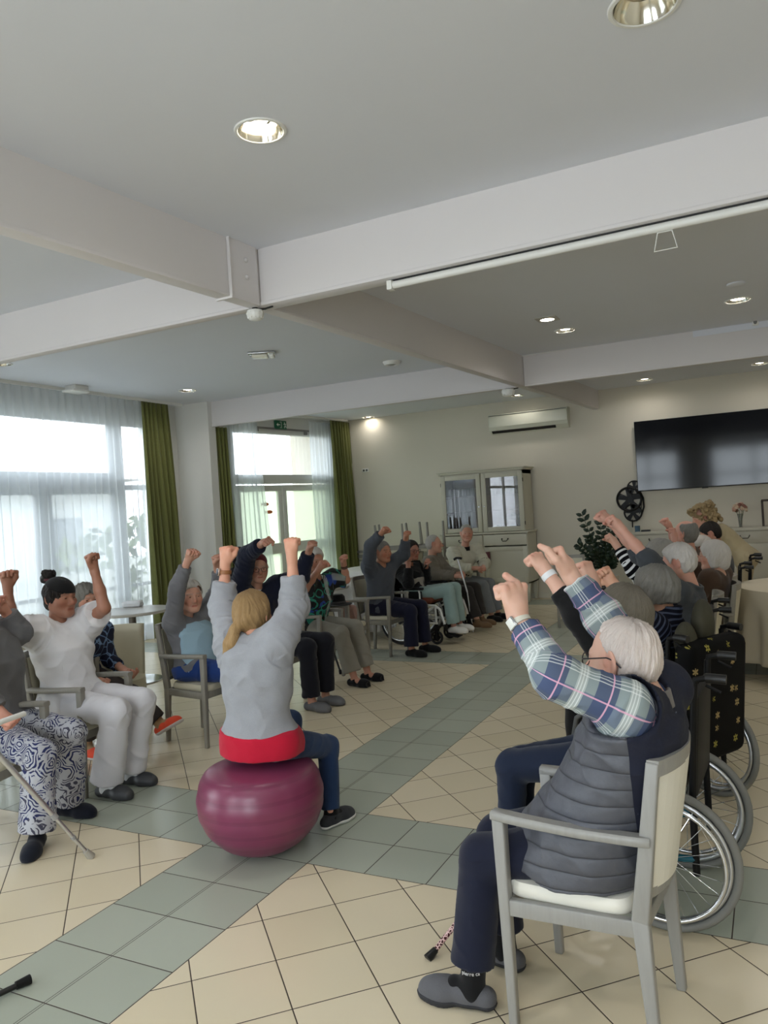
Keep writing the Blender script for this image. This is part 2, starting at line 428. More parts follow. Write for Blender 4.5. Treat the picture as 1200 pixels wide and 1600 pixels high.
# ------------------------------------------------------------------ curtains
def sheer_mat(name, tr=.34, col=(235, 240, 244)):
    g = G(name); L = g.t.links.new
    a = g.n('ShaderNodeBsdfTransparent'); t = g.n('ShaderNodeBsdfTranslucent'); d = g.n('ShaderNodeBsdfDiffuse')
    t.inputs[0].default_value = lin(col); d.inputs[0].default_value = lin(col)
    lw = g.n('ShaderNodeLayerWeight'); lw.inputs[0].default_value = .35
    th = g.M('MULTIPLY', tr, g.M('SUBTRACT', 1, g.M('MULTIPLY', lw.outputs[1], .75)))
    m1 = g.n('ShaderNodeMixShader'); m1.inputs[0].default_value = .35; L(t.outputs[0], m1.inputs[1]); L(d.outputs[0], m1.inputs[2])
    m2 = g.n('ShaderNodeMixShader'); g.put(m2.inputs[0], th); L(m1.outputs[0], m2.inputs[1]); L(a.outputs[0], m2.inputs[2]); L(m2.outputs[0], g.out.inputs[0]); return g.m
M_sheer = sheer_mat('sheer_voile')
def green_mat():
    g = G('olive_curtain_fabric'); n = g.noise(g.scale(g.coord(), (300, 300, 40)), 1, 2)
    g.set(Base_Color=g.mix(n, lin((90, 93, 46)), lin((121, 123, 70))), Roughness=.75, **{'Sheen Weight': .3, 'Specular IOR Level': .25})
    g.bump(n, .15, .002); return g.m
M_green = green_mat()
def curtain(a, b, out, z0, z1, amp, n, seed, m, name, slant=(0, 0), gather=.4, thick=.0):
    """pleated cloth hung from a to b; out is the horizontal direction into the room"""
    rng = np.random.RandomState(seed); ph = rng.rand(6) * 6.28
    a = V(*a, 0); b = V(*b, 0); u = nrm(b - a); L = np.linalg.norm(b - a); out = nrm(V(*out, 0))
    nu = int(n * 12) + 1; nv = 26
    k = rng.rand(n + 2) * .7 + .65
    def fn(s, t):
        z = z0 + (z1 - z0) * t
        q = s * n; i = int(min(q, n)); am = k[i] * (1 - (q - i)) + k[i + 1] * (q - i)
        drop = 1 - t
        w = amp * am * (gather + (1 - gather) * min(1, drop * 2.2)) * math.sin(2 * PI * q + .7 * math.sin(ph[0] + 3 * drop) * drop)
        w += amp * .5 * math.sin(2 * PI * q * .37 + ph[1] + 2.2 * drop) * drop
        x = s * L + slant[0] * drop * (1 - s) + slant[1] * drop * s + .012 * math.sin(5 * drop + ph[2] + q)
        return a + u * x + out * (w + amp) + V(0, 0, z)
    mb = MB().grid(fn, nu, nv)
    o = mb.build(name, m, fix=False)
    if thick:
        md = o.modifiers.new('cloth', 'SOLIDIFY'); md.thickness = thick
    return o
XT = -5.17
tag(curtain((XT, .6), (XT, 6.05), (1, 0), .03, ZC - .03, .035, 44, 3, M_sheer, 'sheer_curtain'), 'wide white sheer curtain across the big window on the left', 'curtain', 'sheer white curtains')
g1 = curtain((XT + .03, 5.97), (XT + .03, 6.5), (1, 0), .03, ZC - .03, .055, 6, 5, M_green, 'green_curtain', (0, .14), .3, .004)
tag(g1, 'olive green curtain at the right end of the big sheer window', 'curtain', 'olive green curtains')
def fq(s, off): q = PA + WU * s + WN * off; return (q[0], q[1])
o2 = (WN[0], WN[1])
g2 = curtain(fq(.03, .06), fq(.32, .06), o2, .03, 2.99, .05, 4, 8, M_green, 'green_curtain', (0, .05), .4, .004)
tag(g2, 'narrow dark olive curtain on the left side of the garden door', 'curtain', 'olive green curtains')
sL = WP(402, 690, .1)[0]; sR0 = WP(483, 690, .1)[0]; sR1 = WP(520, 690, .1)[0]
tag(curtain(fq(.3, .08), fq(sL, .08), o2, .03, 3.2, .035, 7, 9, M_sheer, 'sheer_curtain', (0, .22), .5), 'white sheer curtain drawn aside left of the garden door', 'curtain', 'sheer white curtains')
tag(curtain(fq(sR0, .08), fq(sR1, .08), o2, .03, 3.2, .035, 7, 11, M_sheer, 'sheer_curtain', (-.02, .0), .5), 'white sheer curtain drawn aside right of the garden door', 'curtain', 'sheer white curtains')
sg = WP(515, 690, .16)[0]
tag(curtain(fq(sg, .14), fq(sg + .62, .10), o2, .03, 3.24, .06, 7, 13, M_green, 'green_curtain', (0, .1), .3, .004), 'olive green curtain in the far corner against the back wall', 'curtain', 'olive green curtains')
# curtain tracks
mb = MB(); mb.box((XT + .05, 3.5, ZC - .012), (.09, 6.6, .024)); mb.box((XT + .1, 3.5, ZC - .02), (.012, 6.6, .04)); struct(mb.build('trim_4', M_pvc))
mb = MB(); fbox(mb, .05, WL - .1, ZF - .03, ZF, .06, .2); struct(mb.build('trim_5', M_pvc))

# ------------------------------------------------------------------ fittings on the ceiling
def emis(name, col, st):
    g = G(name); e = g.n('ShaderNodeEmission'); e.inputs[0].default_value = lin(col); e.inputs[1].default_value = st
    g.t.links.new(e.outputs[0], g.out.inputs[0]); return g.m
M_lamp = emis('lit_lamp_tube', (255, 238, 208), 14)
M_refl = mat('mirror_reflector', (225, 222, 212), .12, 1.0)
HOLES = []
def lamp_light(x, y, z, r, watts):
    l = bpy.data.lights.new('downlight_glow', 'AREA'); l.shape = 'DISK'; l.size = r * 1.5; l.energy = watts; l.color = (1, .97, .93); l.spread = math.radians(150)
    o = bpy.data.objects.new('downlight_glow', l); C.objects.link(o); o.location = (x, y, z); return o
def downlight(px, py, r, lit, label, z=ZC, bulbs=2, wf=1.0):
    p = ZP(px, py, z); t = thing('downlight', label, 'ceiling light', (p[0], p[1], z), 0, 'recessed downlights')
    MB().lathe([(r * .86, -.002), (r * .9, -.007), (r, -.006), (r * 1.03, -.001), (r * 1.03, .0)], 36, cap=False).build('trim_ring', M_pvc, t)
    HOLES.append((p[0], p[1], z, r * .87))
    MB().lathe([(r * .86, -.004), (r * .8, .02), (r * .6, .06), (.001, .075)], 36, cap=False).build('reflector', M_refl, t)
    if lit:
        for k in range(bulbs):
            y = (k - (bulbs - 1) / 2) * r * .5
            if k == 0: lo = lamp_light(0, 0, .012, r, LAMP_W * wf); lo.parent = t
            MB().tube([(-r * .5, y, .03), (-r * .3, y, .018), (r * .3, y, .018), (r * .5, y, .03)], r * .12, 8).build('lamp', M_lamp, t)
    return t
LAMP_W = 3.4
downlight(407, 204, .115, True, 'lit round downlight in the near ceiling bay left of centre')
downlight(1007, 8, .125, False, 'unlit round chrome downlight cut off by the top edge of the photo')
downlight(883, 516, .105, True, 'lit round downlight behind the square spotlight')
downlight(1153, 469, .115, True, 'lit round downlight at the right end of the middle ceiling bay')
downlight(1007, 593, .115, True, 'lit round downlight in the far bay above the left end of the television', ZF, wf=.6)
downlight(1187, 568, .115, True, 'lit round downlight in the far bay cut by the right edge of the photo', ZF, wf=.6)
downlight(293, 610, .115, True, 'lit round downlight near the green curtain by the big window')
downlight(575, 652, .12, True, 'lit round downlight in the corner above the far green curtain', ZF, wf=.3)
downlight(808, 618, .11, True, 'lit round downlight just in front of the air conditioner', ZF, wf=.35)
downlight(3, 569, .1, False, 'dark round downlight at the left edge beyond the near beam')
p = ZP(855, 498, ZC); t = tag(MB().box((0, 0, -.004), (.2, .2, .008), None, .002).build('square_spotlight', mat('white_fitting', (190, 186, 178), .4), None), 'square lit spotlight plate in the ceiling beside a round downlight', 'ceiling light'); t.location = p
MB().lathe([(.078, -.006), (.078, -.012), (.066, -.013), (.064, -.009)], 28, cap=False).build('ring', M_chrome, t)
MB().lathe([(.064, -.010), (.001, -.011)], 28, cap=False).build('lamp', M_lamp, t)
# glass ceiling lamp, small surface spot, emergency light
p = ZP(409, 551, ZC); t = thing('ceiling_lamp', 'small square chrome ceiling lamp with glass tube above the ball', 'ceiling light', (p[0], p[1], ZC), .5)
MB().box((0, 0, -.012), (.28, .17, .024), None, .006).build('base_plate', M_chrome, t)
MB().box((-.02, 0, -.04), (.17, .14, .036), None, .012).build('glass_shade', mat('frosted_glass_shade', (240, 238, 225), .2), t)
MB().box((.105, 0, -.036), (.05, .15, .036), None, .006).build('side_cover', M_pvc, t)
p = ZP(612, 565, ZC); t = thing('ceiling_spot', 'small half round chrome ceiling spot beside the long beam', 'ceiling light', (p[0], p[1], ZC))
MB().lathe([(.105, 0), (.105, -.012), (.085, -.04), (.001, -.045)], 24).build('dome', M_pvc, t); MB().lathe([(.05, -.0452), (.03, -.05), (.001, -.05)], 16).build('lens', M_chrome, t)
p = ZP(120, 603, ZC); t = thing('emergency_light', 'white box of an emergency light on the ceiling above the sheer curtain', 'emergency light', (p[0], p[1], ZC), .05)
MB().box((0, 0, -.03), (.17, .22, .06), None, .008).build('housing', M_pvc, t); MB().box((0, -.02, -.07), (.2, .26, .03), None, .01).build('diffuser', mat('white_diffuser', (236, 236, 232), .3), t)
# ribbed detectors hanging below the beam crossings
def detector(px, py, Y, r, label):
    c = YP(px, py, Y); t = thing('smoke_detector', label, 'smoke detector', c, 0, 'ribbed detectors under the beam crossings')
    k = r / .062
    MB().lathe([(.03 * k, .045 * k), (.058 * k, .035 * k), (.064 * k, .012 * k), (.06 * k, -.01 * k), (.045 * k, -.03 * k), (.022 * k, -.038 * k), (.001, -.039 * k)], 28).build('housing', M_pvc, t)
    for j in range(12):
        a = j * PI / 6; d = V(math.cos(a), math.sin(a), 0)
        MB().bar(d * .064 * k + V(0, 0, .02 * k), d * .052 * k + V(0, 0, -.024 * k), .012 * k, .008 * k, bev=.002).build('rib', M_pvc, t)
    mb = MB(); mb.tube([(0, 0, .03 * k), (0, 0, ZB - c[2] + .004)], .022 * k, 12); mb.tube([(.01, 0, ZB - c[2] - .012), (.06, .03, ZB - c[2] - .01), (.12, .03, ZB - c[2] - .004)], .006, 6); mb.build('mounting', M_black, t)
detector(399, 493, 2.09, .055, 'white ribbed detector under the near beam crossing')
detector(794, 614, 7.0, .075, 'white ribbed detector under the far beam crossing')
p = YP(1180, 501, 7.015); t = thing('wall_sensor', 'small white motion sensor on the far beam at the right edge', 'sensor', p)
MB().box((0, 0, 0), (.06, .05, .1), None, .01).build('housing', M_pvc, t); MB().ball((0, -.028, -.012), (.02, .012, .03), None, 12).build('lens', mat('grey_lens', (120, 120, 118), .3), t)
p = ZP(1150, 443, ZC); tag(MB().lathe([(.075, 0), (.075, -.012), (.06, -.02), (.001, -.022)], 24).build('ceiling_rose', M_ceil, None, None), 'flat round white cover plate on the middle ceiling bay', 'cover plate').location = (p[0], p[1], ZC)
# projection screen rolled up under the near beam
a = ZP(608, 447, ZB - .035); b = a + V(3.6, -.09, 0); u = nrm(b - a)
t = thing('projector_screen', 'white rolled up projection screen tube under the near beam', 'projector screen', a, math.atan2(u[1], u[0]))
MB().tube([(.03, 0, 0), (3.57, 0, 0)], .022, 14).build('roller_tube', M_pvc, t)
MB().box((.012, 0, 0), (.035, .055, .055), None, .005).build('end_cap', M_pvc, t); MB().box((3.59, 0, 0), (.035, .055, .055), None, .005).build('end_cap', M_pvc, t)
MB().box((1.8, .02, .028), (3.6, .03, .016)).build('mounting_rail', M_black, t)
h = XP(1036, 357, ZP(1036, 357, ZB - .05)[0]); s_ = (ZP(1036, 357, ZB - .06) - a) @ u
MB().tube([(s_ - .035, 0, -.025), (s_ - .055, 0, -.115), (s_ + .055, 0, -.115), (s_ + .035, 0, -.025)], .004, 8, True).build('pull_handle', M_pvc, t)

# unseen downlights added behind and beside the camera for more light from above
for x, y in ((.7, -1.9), (2.35, -1.9), (-1.9, .7), (-1.9, -1.9), (4.0, .7), (4.0, 5.2), (4.0, -1.9), (2.4, -4.0)):
    d_ = unproj(600, 800) * 0; px_ = V(x, y, ZC) - CAM; de = px_ @ _f
    qx, qy = (600 + FPX * (px_ @ RGT) / de, 800 + FPX * (px_ @ DWN) / de) if de > .1 else (-999, -999)
    if 0 < qx < 1200 and 0 < qy < 1600: continue
    t = thing('downlight', 'added round downlight out of view, brightening the room', 'ceiling light', (x, y, ZC), 0, 'recessed downlights'); r = .115
    MB().lathe([(r * .86, -.002), (r * .9, -.007), (r, -.006), (r * 1.03, -.001), (r * 1.03, .0)], 36, cap=False).build('trim_ring', M_pvc, t); MB().lathe([(r * .86, -.004), (r * .8, .02), (r * .6, .06), (.001, .075)], 36, cap=False).build('reflector', M_refl, t); HOLES.append((x, y, ZC, r * .87))
    lo = lamp_light(0, 0, .012, r, LAMP_W); lo.parent = t
# cut the recesses into the ceilings
for nm in ('ceiling', 'ceiling_far_bay'):
    o = bpy.data.objects[nm]; z = ZC if nm == 'ceiling' else ZF; mb = MB()
    for x, y, hz_, r in HOLES:
        if abs(hz_ - z) < 1e-4: mb.lathe([(r, z - .05), (r, z + .09)], 36, (x, y, 0))
    cut = mb.build('cutter', M_ceil); md = o.modifiers.new('recess', 'BOOLEAN'); md.operation = 'DIFFERENCE'; md.object = cut; md.solver = 'EXACT'
    dg = bpy.context.evaluated_depsgraph_get(); me = bpy.data.meshes.new_from_object(o.evaluated_get(dg)); o.modifiers.clear(); o.data = me; bpy.data.objects.remove(cut)
# ------------------------------------------------------------------ furniture
def wood_mat(name, a, b, rough=.45):
    g = G(name); n = g.noise(g.scale(g.coord(), (60, 60, 8)), 1, 3)
    g.set(Base_Color=g.mix(n, lin(a), lin(b)), Roughness=rough); g.bump(n, .08, .002); return g.m
M_ch = wood_mat('taupe_painted_chair_wood', (128, 124, 115), (147, 143, 134))
M_chn = wood_mat('worn_silver_grey_chair_wood', (134, 133, 130), (153, 152, 148), .38)
M_up = mat('cream_leatherette', (200, 194, 172), .45, 0, .05, 6, .08, 300)
M_upw = mat('pale_leatherette', (222, 219, 208), .45, 0, .04, 6, .08, 300)
def chair_arcs(n=9):
    # plan curve of the back: x against y
    return [(-.245 - .045 * (1 - (2 * i / (n - 1) - 1) ** 2), (2 * i / (n - 1) - 1) * .185) for i in range(n)]
def sweep(mb, P, w_, d, c=.006):
    """level bar of rounded rectangular section along the points"""
    P = [V(*p) for p in P]; Q = []
    for i in range(len(P) - 1):
        for u in np.linspace(0, 1, 5)[:-1]:
            p0, p1, p2, p3 = P[max(i - 1, 0)], P[i], P[i + 1], P[min(i + 2, len(P) - 1)]
            Q.append(.5 * (2 * p1 + (p2 - p0) * u + (2 * p0 - 5 * p1 + 4 * p2 - p3) * u * u + (3 * p1 - p0 - 3 * p2 + p3) * u ** 3))
    Q.append(P[-1]); sec = [(-w_ / 2 + c, -d / 2), (w_ / 2 - c, -d / 2), (w_ / 2, -d / 2 + c), (w_ / 2, d / 2 - c), (w_ / 2 - c, d / 2), (-w_ / 2 + c, d / 2), (-w_ / 2, d / 2 - c), (-w_ / 2, -d / 2 + c)]
    v = []; f = []
    for i, q in enumerate(Q):
        tg = nrm(Q[min(i + 1, len(Q) - 1)] - Q[max(i - 1, 0)]); sd = nrm(np.cross([0, 0, 1], tg)); up = np.cross(tg, sd); v += [q + sd * a + up * b for a, b in sec]
    for i in range(len(Q) - 1):
        for k in range(8): f.append((i * 8 + k, i * 8 + (k + 1) % 8, (i + 1) * 8 + (k + 1) % 8, (i + 1) * 8 + k))
    f += [tuple(range(8))[::-1], tuple((len(Q) - 1) * 8 + k for k in range(8))]
    return mb.add(v, f, True)
def make_chair(M_w, M_s):
    t = thing('dining_armchair', 'x', 'armchair')
    mb = MB(); pts = []
    # cushion: rounded plan, wider at the front
    pl = [(.205, -.20), (.215, 0), (.205, .20), (-.16, .165), (-.19, 0), (-.16, -.165)]
    def outline(k, z):
        out = []
        for i in range(48):
            a = i / 48 * 2 * PI; ca, sa = math.cos(a), math.sin(a); p = .28
            x = math.copysign(abs(ca) ** p, ca); y = math.copysign(abs(sa) ** p, sa)
            wd = .205 if x > 0 else .205 + .035 * x
            out.append((.02 + .195 * x * k, (.2 - .02 * (1 - x) / 2) * y * k, z + .006 * (1 - y * y)))
        return out
    rings = [(.96, .39), (1.0, .40), (1.0, .42), (.96, .436), (.8, .444), (.4, .448), (.01, .449)]
    v = []; f = []
    for k, z in rings: v += outline(k, z)
    for i in range(len(rings) - 1):
        for j in range(48): f.append((i * 48 + j, i * 48 + (j + 1) % 48, (i + 1) * 48 + (j + 1) % 48, (i + 1) * 48 + j))
    f.append(tuple(range(48))[::-1])
    MB().add(v, f, True).build('seat', M_s, t)
    mb = MB()
    mb.bar((.195, -.2, .37), (.195, .2, .37), .026, .05, bev=.004)
    for s in (-1, 1): mb.bar((.19, .215 * s, .37), (-.2, .18 * s, .37), .026, .05, bev=.004)
    mb.bar((-.2, -.17, .37), (-.2, .17, .37), .024, .045, bev=.004); mb.build('seat_frame', M_w, t)
    for s in (-1, 1):
        MB().bar((.205, .215 * s, .645), (.195, .215 * s, 0), .04, .04, (1, 0, 0), .005, .028, .028).build('front_leg', M_w, t)
        mb = MB(); mb.bar((-.2, .18 * s, .40), (-.225, .18 * s, 0), .032, .05, (1, 0, 0), .005, .026, .03)
        mb.bar((-.2, .18 * s, .39), (-.262, .188 * s, .86), .032, .05, (1, 0, 0), .005, .028, .036); mb.build('rear_leg', M_w, t)
        # armrest: slightly bowed
        ap = [(.225, .215 * s, .651), (.1, .225 * s, .648), (-.05, .22 * s, .641), (-.2, .197 * s, .634), (-.235, .187 * s, .632)]
        mb = MB()
        sweep(mb, ap, .046, .028).build('armrest', M_w, t)
    arc = chair_arcs(11); mb = MB()
    def strip(z0, z1, lean0, lean1, th, o=0, k=1.0):
        m_ = MB(); n = len(arc); vv = []; ff = []
        for x, y in arc:
            for z, le in ((z0, lean0), (z1, lean1)):
                vv += [(x + le + o + th / 2, y * k, z), (x + le + o - th / 2, y * k, z)]
        for i in range(n - 1):
            a, b = i * 4, (i + 1) * 4
            ff += [(a, b, b + 2, a + 2), (a + 1, a + 3, b + 3, b + 1), (a, a + 1, b + 1, b), (a + 2, b + 2, b + 3, a + 3)]
        ff += [(0, 2, 3, 1), ((n - 1) * 4, (n - 1) * 4 + 1, (n - 1) * 4 + 3, (n - 1) * 4 + 2)]
        return m_.add(vv, ff)
    m1 = strip(.82, .866, -.014, -.018, .034, 0, 1.06); m2 = strip(.45, .48, .048, .043, .03)
    m1.build('top_rail', M_w, t); m2.build('lower_rail', M_w, t)
    strip(.475, .825, .042, -.014, .036, .0, .9).build('backrest', M_s, t)
    return t
chair0 = make_chair(M_ch, M_up)
chairs_used = [0]
GCH = 'grey wooden armchairs with cream upholstery'
def chair(x, y, rz, label):
    o = chair0 if not chairs_used[0] else copy_tree(chair0); chairs_used[0] += 1
    return place(o, (x, y, 0), rz, label, GCH)
# left row, facing the middle of the room
chair(-1.22, .62, math.radians(12), 'armchair of the person in paisley trousers at the left edge of the photo')
chair(-1.36, 1.38, math.radians(6), 'armchair under the carer in white clothes')
chair(-2.05, 1.75, math.radians(8), 'armchair of the grey haired person half hidden behind the carer in white')
chair(-2.45, 1.25, math.radians(20), 'empty armchair at the left edge behind the carer in white')
chair(-1.24, 2.43, math.radians(-4), 'armchair of the old woman in the light blue slipover')
chair(-1.32, 3.38, math.radians(2), 'armchair of the man in the red cap')
chair(-1.44, 4.27, math.radians(2), 'armchair of the white haired woman in the green and blue patterned blouse')
chair(-1.53, 4.98, math.radians(0), 'empty armchair holding the black hat and the pink beige handbag')
chair(-1.39, 5.67, math.radians(-2), 'armchair of the man in the grey sweater raising both fists')
chair(-1.42, 8.12, math.radians(-12), 'armchair of the man in the cream jacket in front of the hutch')
chair(.28, 7.75, math.radians(-70), 'empty armchair showing its cream backrest left of the green plant')
chair(2.03, 4.6, math.radians(186), 'armchair of the white haired woman in the brown top')
chair(1.94, 3.95, math.radians(184), 'armchair of the person in the black and white striped sleeve')
chair(1.98, 5.2, math.radians(181), 'armchair of the balding person with two raised fists')
n_ch = make_chair(M_chn, M_upw)
place(n_ch, (2.03, .375, 0), math.radians(175.5), 'large silver grey armchair in the right foreground under the man with glasses', GCH)
# two chairs turned over on the white table in the corner
for px, Y, rz, lb in ((612, 8.58, .3, 'left of the two upside down chairs on the corner table'), (664, 8.85, -.2, 'right of the two upside down chairs on the corner table')):
    p = YP(px, 830, Y); o = copy_tree(chair0); place(o, (p[0], p[1], .715 + .666), rz, lb + ', legs in the air', GCH); o.rotation_euler = (PI, 0, rz)

# ------------------------------------------------------------------ wheelchairs
M_tyre = mat('grey_rubber_tyre', (118, 118, 114), .65); M_tyrek = mat('black_rubber_tyre', (24, 24, 25), .6)
M_alu = mat('brushed_aluminium', (188, 190, 192), .28, .9); M_vinyl = mat('black_vinyl', (13, 13, 14), .55, 0, .2, 20, .15, 120, .25)
def ring(mb, c, R_, r, n=48, seg=10, flat=1.0):
    return mb.tube([V(*c) + V(R_ * math.cos(a), 0, R_ * math.sin(a)) for a in np.arange(n) / n * 2 * PI], r, seg, True)
def make_wheelchair(label, loc, rz, m_frame, m_tyre, m_seat, group='wheelchairs', guard=None, R_=.265, foot=True, back_h=.86, seat_label=None, handles=True, m_rim=None):
    t = thing('wheelchair', label, 'wheelchair', loc, rz, group)
    for s in (-1, 1):
        wy = s * .265; c = (-.12, wy, R_)
        w = ring(MB(), c, R_ - .015, .0155).build('push_wheel', m_tyre, t)
        ring(MB(), c, R_ - .042, .012).build('rim', M_alu, w)
        ring(MB(), (c[0], wy + s * .035, R_), R_ - .055, .0085).build('hand_rim', m_rim or M_chrome, w)
        mb = MB()
        for k in range(24):
            a = k / 24 * 2 * PI; b = a + (.35 if k % 2 else -.35)
            mb.tube([V(*c) + V(.02 * math.cos(b), s * (.02 if k % 4 < 2 else -.02), .02 * math.sin(b)), V(*c) + V((R_ - .045) * math.cos(a), 0, (R_ - .045) * math.sin(a))], .0013, 4)
        mb.build('spokes', M_chrome, w)
        MB().lathe([(.001, -.035), (.022, -.032), (.022, .032), (.001, .035)], 16, c, rotm(PI / 2)).build('hub', M_black, w)
        cw = ring(MB(), (.30, s * .2, .082), .066, .016, 28, 8).build('caster_wheel', M_tyrek, t)
        mb = MB(); mb.lathe([(.001, -.012), (.05, -.01), (.05, .01), (.001, .012)], 5, (.30, s * .2, .082), rotm(PI / 2)); mb.build('caster_hub', M_vinyl, cw)
        mb = MB(); mb.bar((.30, s * .2 - .026, .07), (.315, s * .2 - .026, .19), .012, .03, (1, 0, 0)); mb.bar((.30, s * .2 + .026, .07), (.315, s * .2 + .026, .19), .012, .03, (1, 0, 0)); mb.bar((.315, s * .2 - .03, .185), (.315, s * .2 + .03, .185), .04, .02); mb.tube([(.315, s * .2, .18), (.315, s * .2, .27)], .018, 10)
        mb.build('caster_fork', M_vinyl, cw)
        mb = MB(); y = s * .215
        mb.tube([(.33, y, .25), (-.12, y, .25), (-.22, y, .26)], .013, 10); MB().tube([(-.22, y, .2), (-.22, y, .45), (-.235, y, .7), (-.25, y, back_h)], .0135, 10).build('back_cane', M_vinyl if m_frame != M_whitef else m_frame, t)
        mb.tube([(-.22, y, .46), (.2, y, .46), (.31, y, .455), (.37, y, .41), (.40, y, .3), (.42, y, .22)], .014, 10)
        mb.tube([(.315, y, .25), (.31, y, .455)], .013, 10); mb.tube([(-.12, y, .25), (.3, y, .44)], .011, 8); mb.tube([(-.12, y, R_), (-.12, y, .46)], .013, 8)
        mb.build('side_frame', m_frame, t)
        if foot:
            mb = MB(); mb.tube([(.42, y, .24), (.45, y, .12), (.46, y * .9, .1)], .013, 8); mb.box((.49, s * .12, .095), (.15, .16, .012), rotm(0, .12, 0), .004); mb.box((.425, y, .21), (.04, .045, .06), None, .008)
            mb.build('footrest', M_vinyl, t)
        ar = MB().box((.03, s * .235, .655), (.3, .05, .03), None, .012).build('armrest', M_vinyl, t)
        MB().tube([(-.1, s * .235, .64), (-.1, s * .235, .46)], .011, 8).build('armrest_post', m_frame, ar); MB().tube([(.12, s * .235, .64), (.13, s * .235, .6), (.13, s * .235, .47)], .011, 8).build('armrest_post', m_frame, ar)
        MB().box((.02, s * .232, .55), (.28, .008, .15), None, .003).build('side_guard', guard or M_vinyl, t)
        if handles:
            h = MB().tube([(-.25, y, back_h - .02), (-.255, y, back_h + .012), (-.29, y, back_h + .02), (-.34, y, back_h + .018)], .012, 10).build('push_handle', M_vinyl, t)
            MB().tube([(-.29, y, back_h + .02), (-.3, y, back_h + .021), (-.345, y, back_h + .019), (-.36, y, back_h + .018)], .018, 10).build('grip', M_black, h)
            MB().tube([(-.29, y, back_h - .005), (-.34, y, back_h - .03)], .006, 6).build('brake_lever', M_vinyl, h)
    MB().box((.03, 0, .475), (.42, .41, .045), None, .015).build('seat', m_seat, t)
    MB().box((-.235, 0, .67), (.03, .41, .38), rotm(0, -.07, 0), .012).build('backrest', m_seat, t)
    mb = MB(); mb.tube([(0, -.2, .24), (0, .2, .44)], .011, 8); mb.tube([(0, .2, .24), (0, -.2, .44)], .011, 8); mb.build('cross_brace', m_frame, t)
    return t
M_teal = mat('teal_frame_paint', (32, 106, 128), .35); M_whitef = mat('white_frame_paint', (225, 225, 222), .3); M_greyf = mat('grey_frame_paint', (105, 107, 110), .35, .4)
def floral():
    g = G('black_cover_with_small_yellow_flowers'); co = g.coord('Object')
    v = g.n('ShaderNodeTexVoronoi', feature='F1'); v.inputs['Scale'].default_value = 13; v.inputs['Randomness'].default_value = .55; g.put(v.inputs['Vector'], co)
    d = v.outputs['Distance']; px_, py2, pz = g.xyz(g.n('ShaderNodeVectorMath', operation='SUBTRACT').outputs[0])
    sub = g.t.nodes[-2] if False else [n for n in g.t.nodes if n.bl_idname == 'ShaderNodeVectorMath'][0]
    g.put(sub.inputs[0], co); g.put(sub.inputs[1], v.outputs['Position'])
    ang = g.M('ARCTAN2', pz, g.M('ADD', py2, px_)); pet = g.M('ABSOLUTE', g.M('SINE', g.M('MULTIPLY', ang, 3.0)))
    rr = g.M('MULTIPLY', d, 1)
    f = g.M('MULTIPLY', g.M('LESS_THAN', rr, g.M('ADD', .09, g.M('MULTIPLY', pet, .17))), g.M('GREATER_THAN', rr, .06))
    col = g.mix(g.M('GREATER_THAN', g.xyz(v.outputs['Color'])[0], .55), lin((150, 142, 70)), lin((160, 140, 96)))
    g.set(Base_Color=g.mix(f, lin((10, 10, 11)), col), Roughness=.75, **{'Specular IOR Level': .15}); return g.m
M_floral = floral()
M_redbrown = mat('rust_brown_cushion', (110, 52, 30), .7)
wc13 = make_wheelchair('wheelchair with grey tyres and teal frame just behind the silver armchair', (2.08, 1.15, 0), math.radians(178), M_teal, M_tyre, M_vinyl, back_h=.91)
wc14 = make_wheelchair('wheelchair draped in a black flowered cover under the woman in the navy striped sweater', (2.02, 2.13, 0), math.radians(150), M_greyf, M_tyre, M_floral, guard=M_floral, back_h=.9)
wc15 = make_wheelchair('black wheelchair of the white haired man in the grey sweater', (1.98, 3.2, 0), math.radians(184), M_vinyl, M_tyrek, M_vinyl, back_h=.86)
wc9 = make_wheelchair('white framed wheelchair of the woman in pale turquoise trousers', (-1.28, 6.42, 0), math.radians(0), M_whitef, M_tyrek, M_vinyl, handles=False)
MB().box((.12, -.02, .51), (.3, .42, .07), None, .025).build('seat_cushion', M_redbrown, wc9)
wc10 = make_wheelchair('white framed wheelchair of the man in the taupe jacket holding a cane', (-1.3, 7.2, 0), math.radians(2), M_whitef, M_tyrek, M_vinyl, handles=False)
wc17 = make_wheelchair('wheelchair with black handles at the right edge in front of the sideboard', (2.05, 5.9, 0), math.radians(183), M_vinyl, M_tyrek, M_vinyl, back_h=.86)
wc18 = make_wheelchair('wheelchair with black handles behind the bobbed white haired woman', (2.12, 6.65, 0), math.radians(182), M_vinyl, M_tyrek, M_vinyl, back_h=.88)
# padded flowered bag on the back of the flowered wheelchair
mb = MB(); mb.box((2.29, 1.97, .60), (.12, .46, .60), rotm(0, 0, math.radians(-30)) @ rotm(0, .08, 0), .05, 3)
bg_ = tag(mb.build('wheelchair_bag', M_floral, None, (2.29, 1.97, .60)), 'black bag with yellow flowers hanging on the back of a wheelchair', 'bag')
M_olive = mat('dark_olive_padding', (62, 60, 46), .8, 0, .25, 14)
for i, (x, y, z, r) in enumerate(((2.27, 2.06, .95, .12), (2.2, 1.9, .88, .10))):
    tag(MB().ball((0, 0, 0), (.055, r * 1.1, r), None, 20).build('head_pad', M_olive, None), ('larger' if not i else 'smaller') + ' dark olive rounded pad behind the woman in the navy striped sweater', 'cushion', 'olive pads').location = (x, y, z)

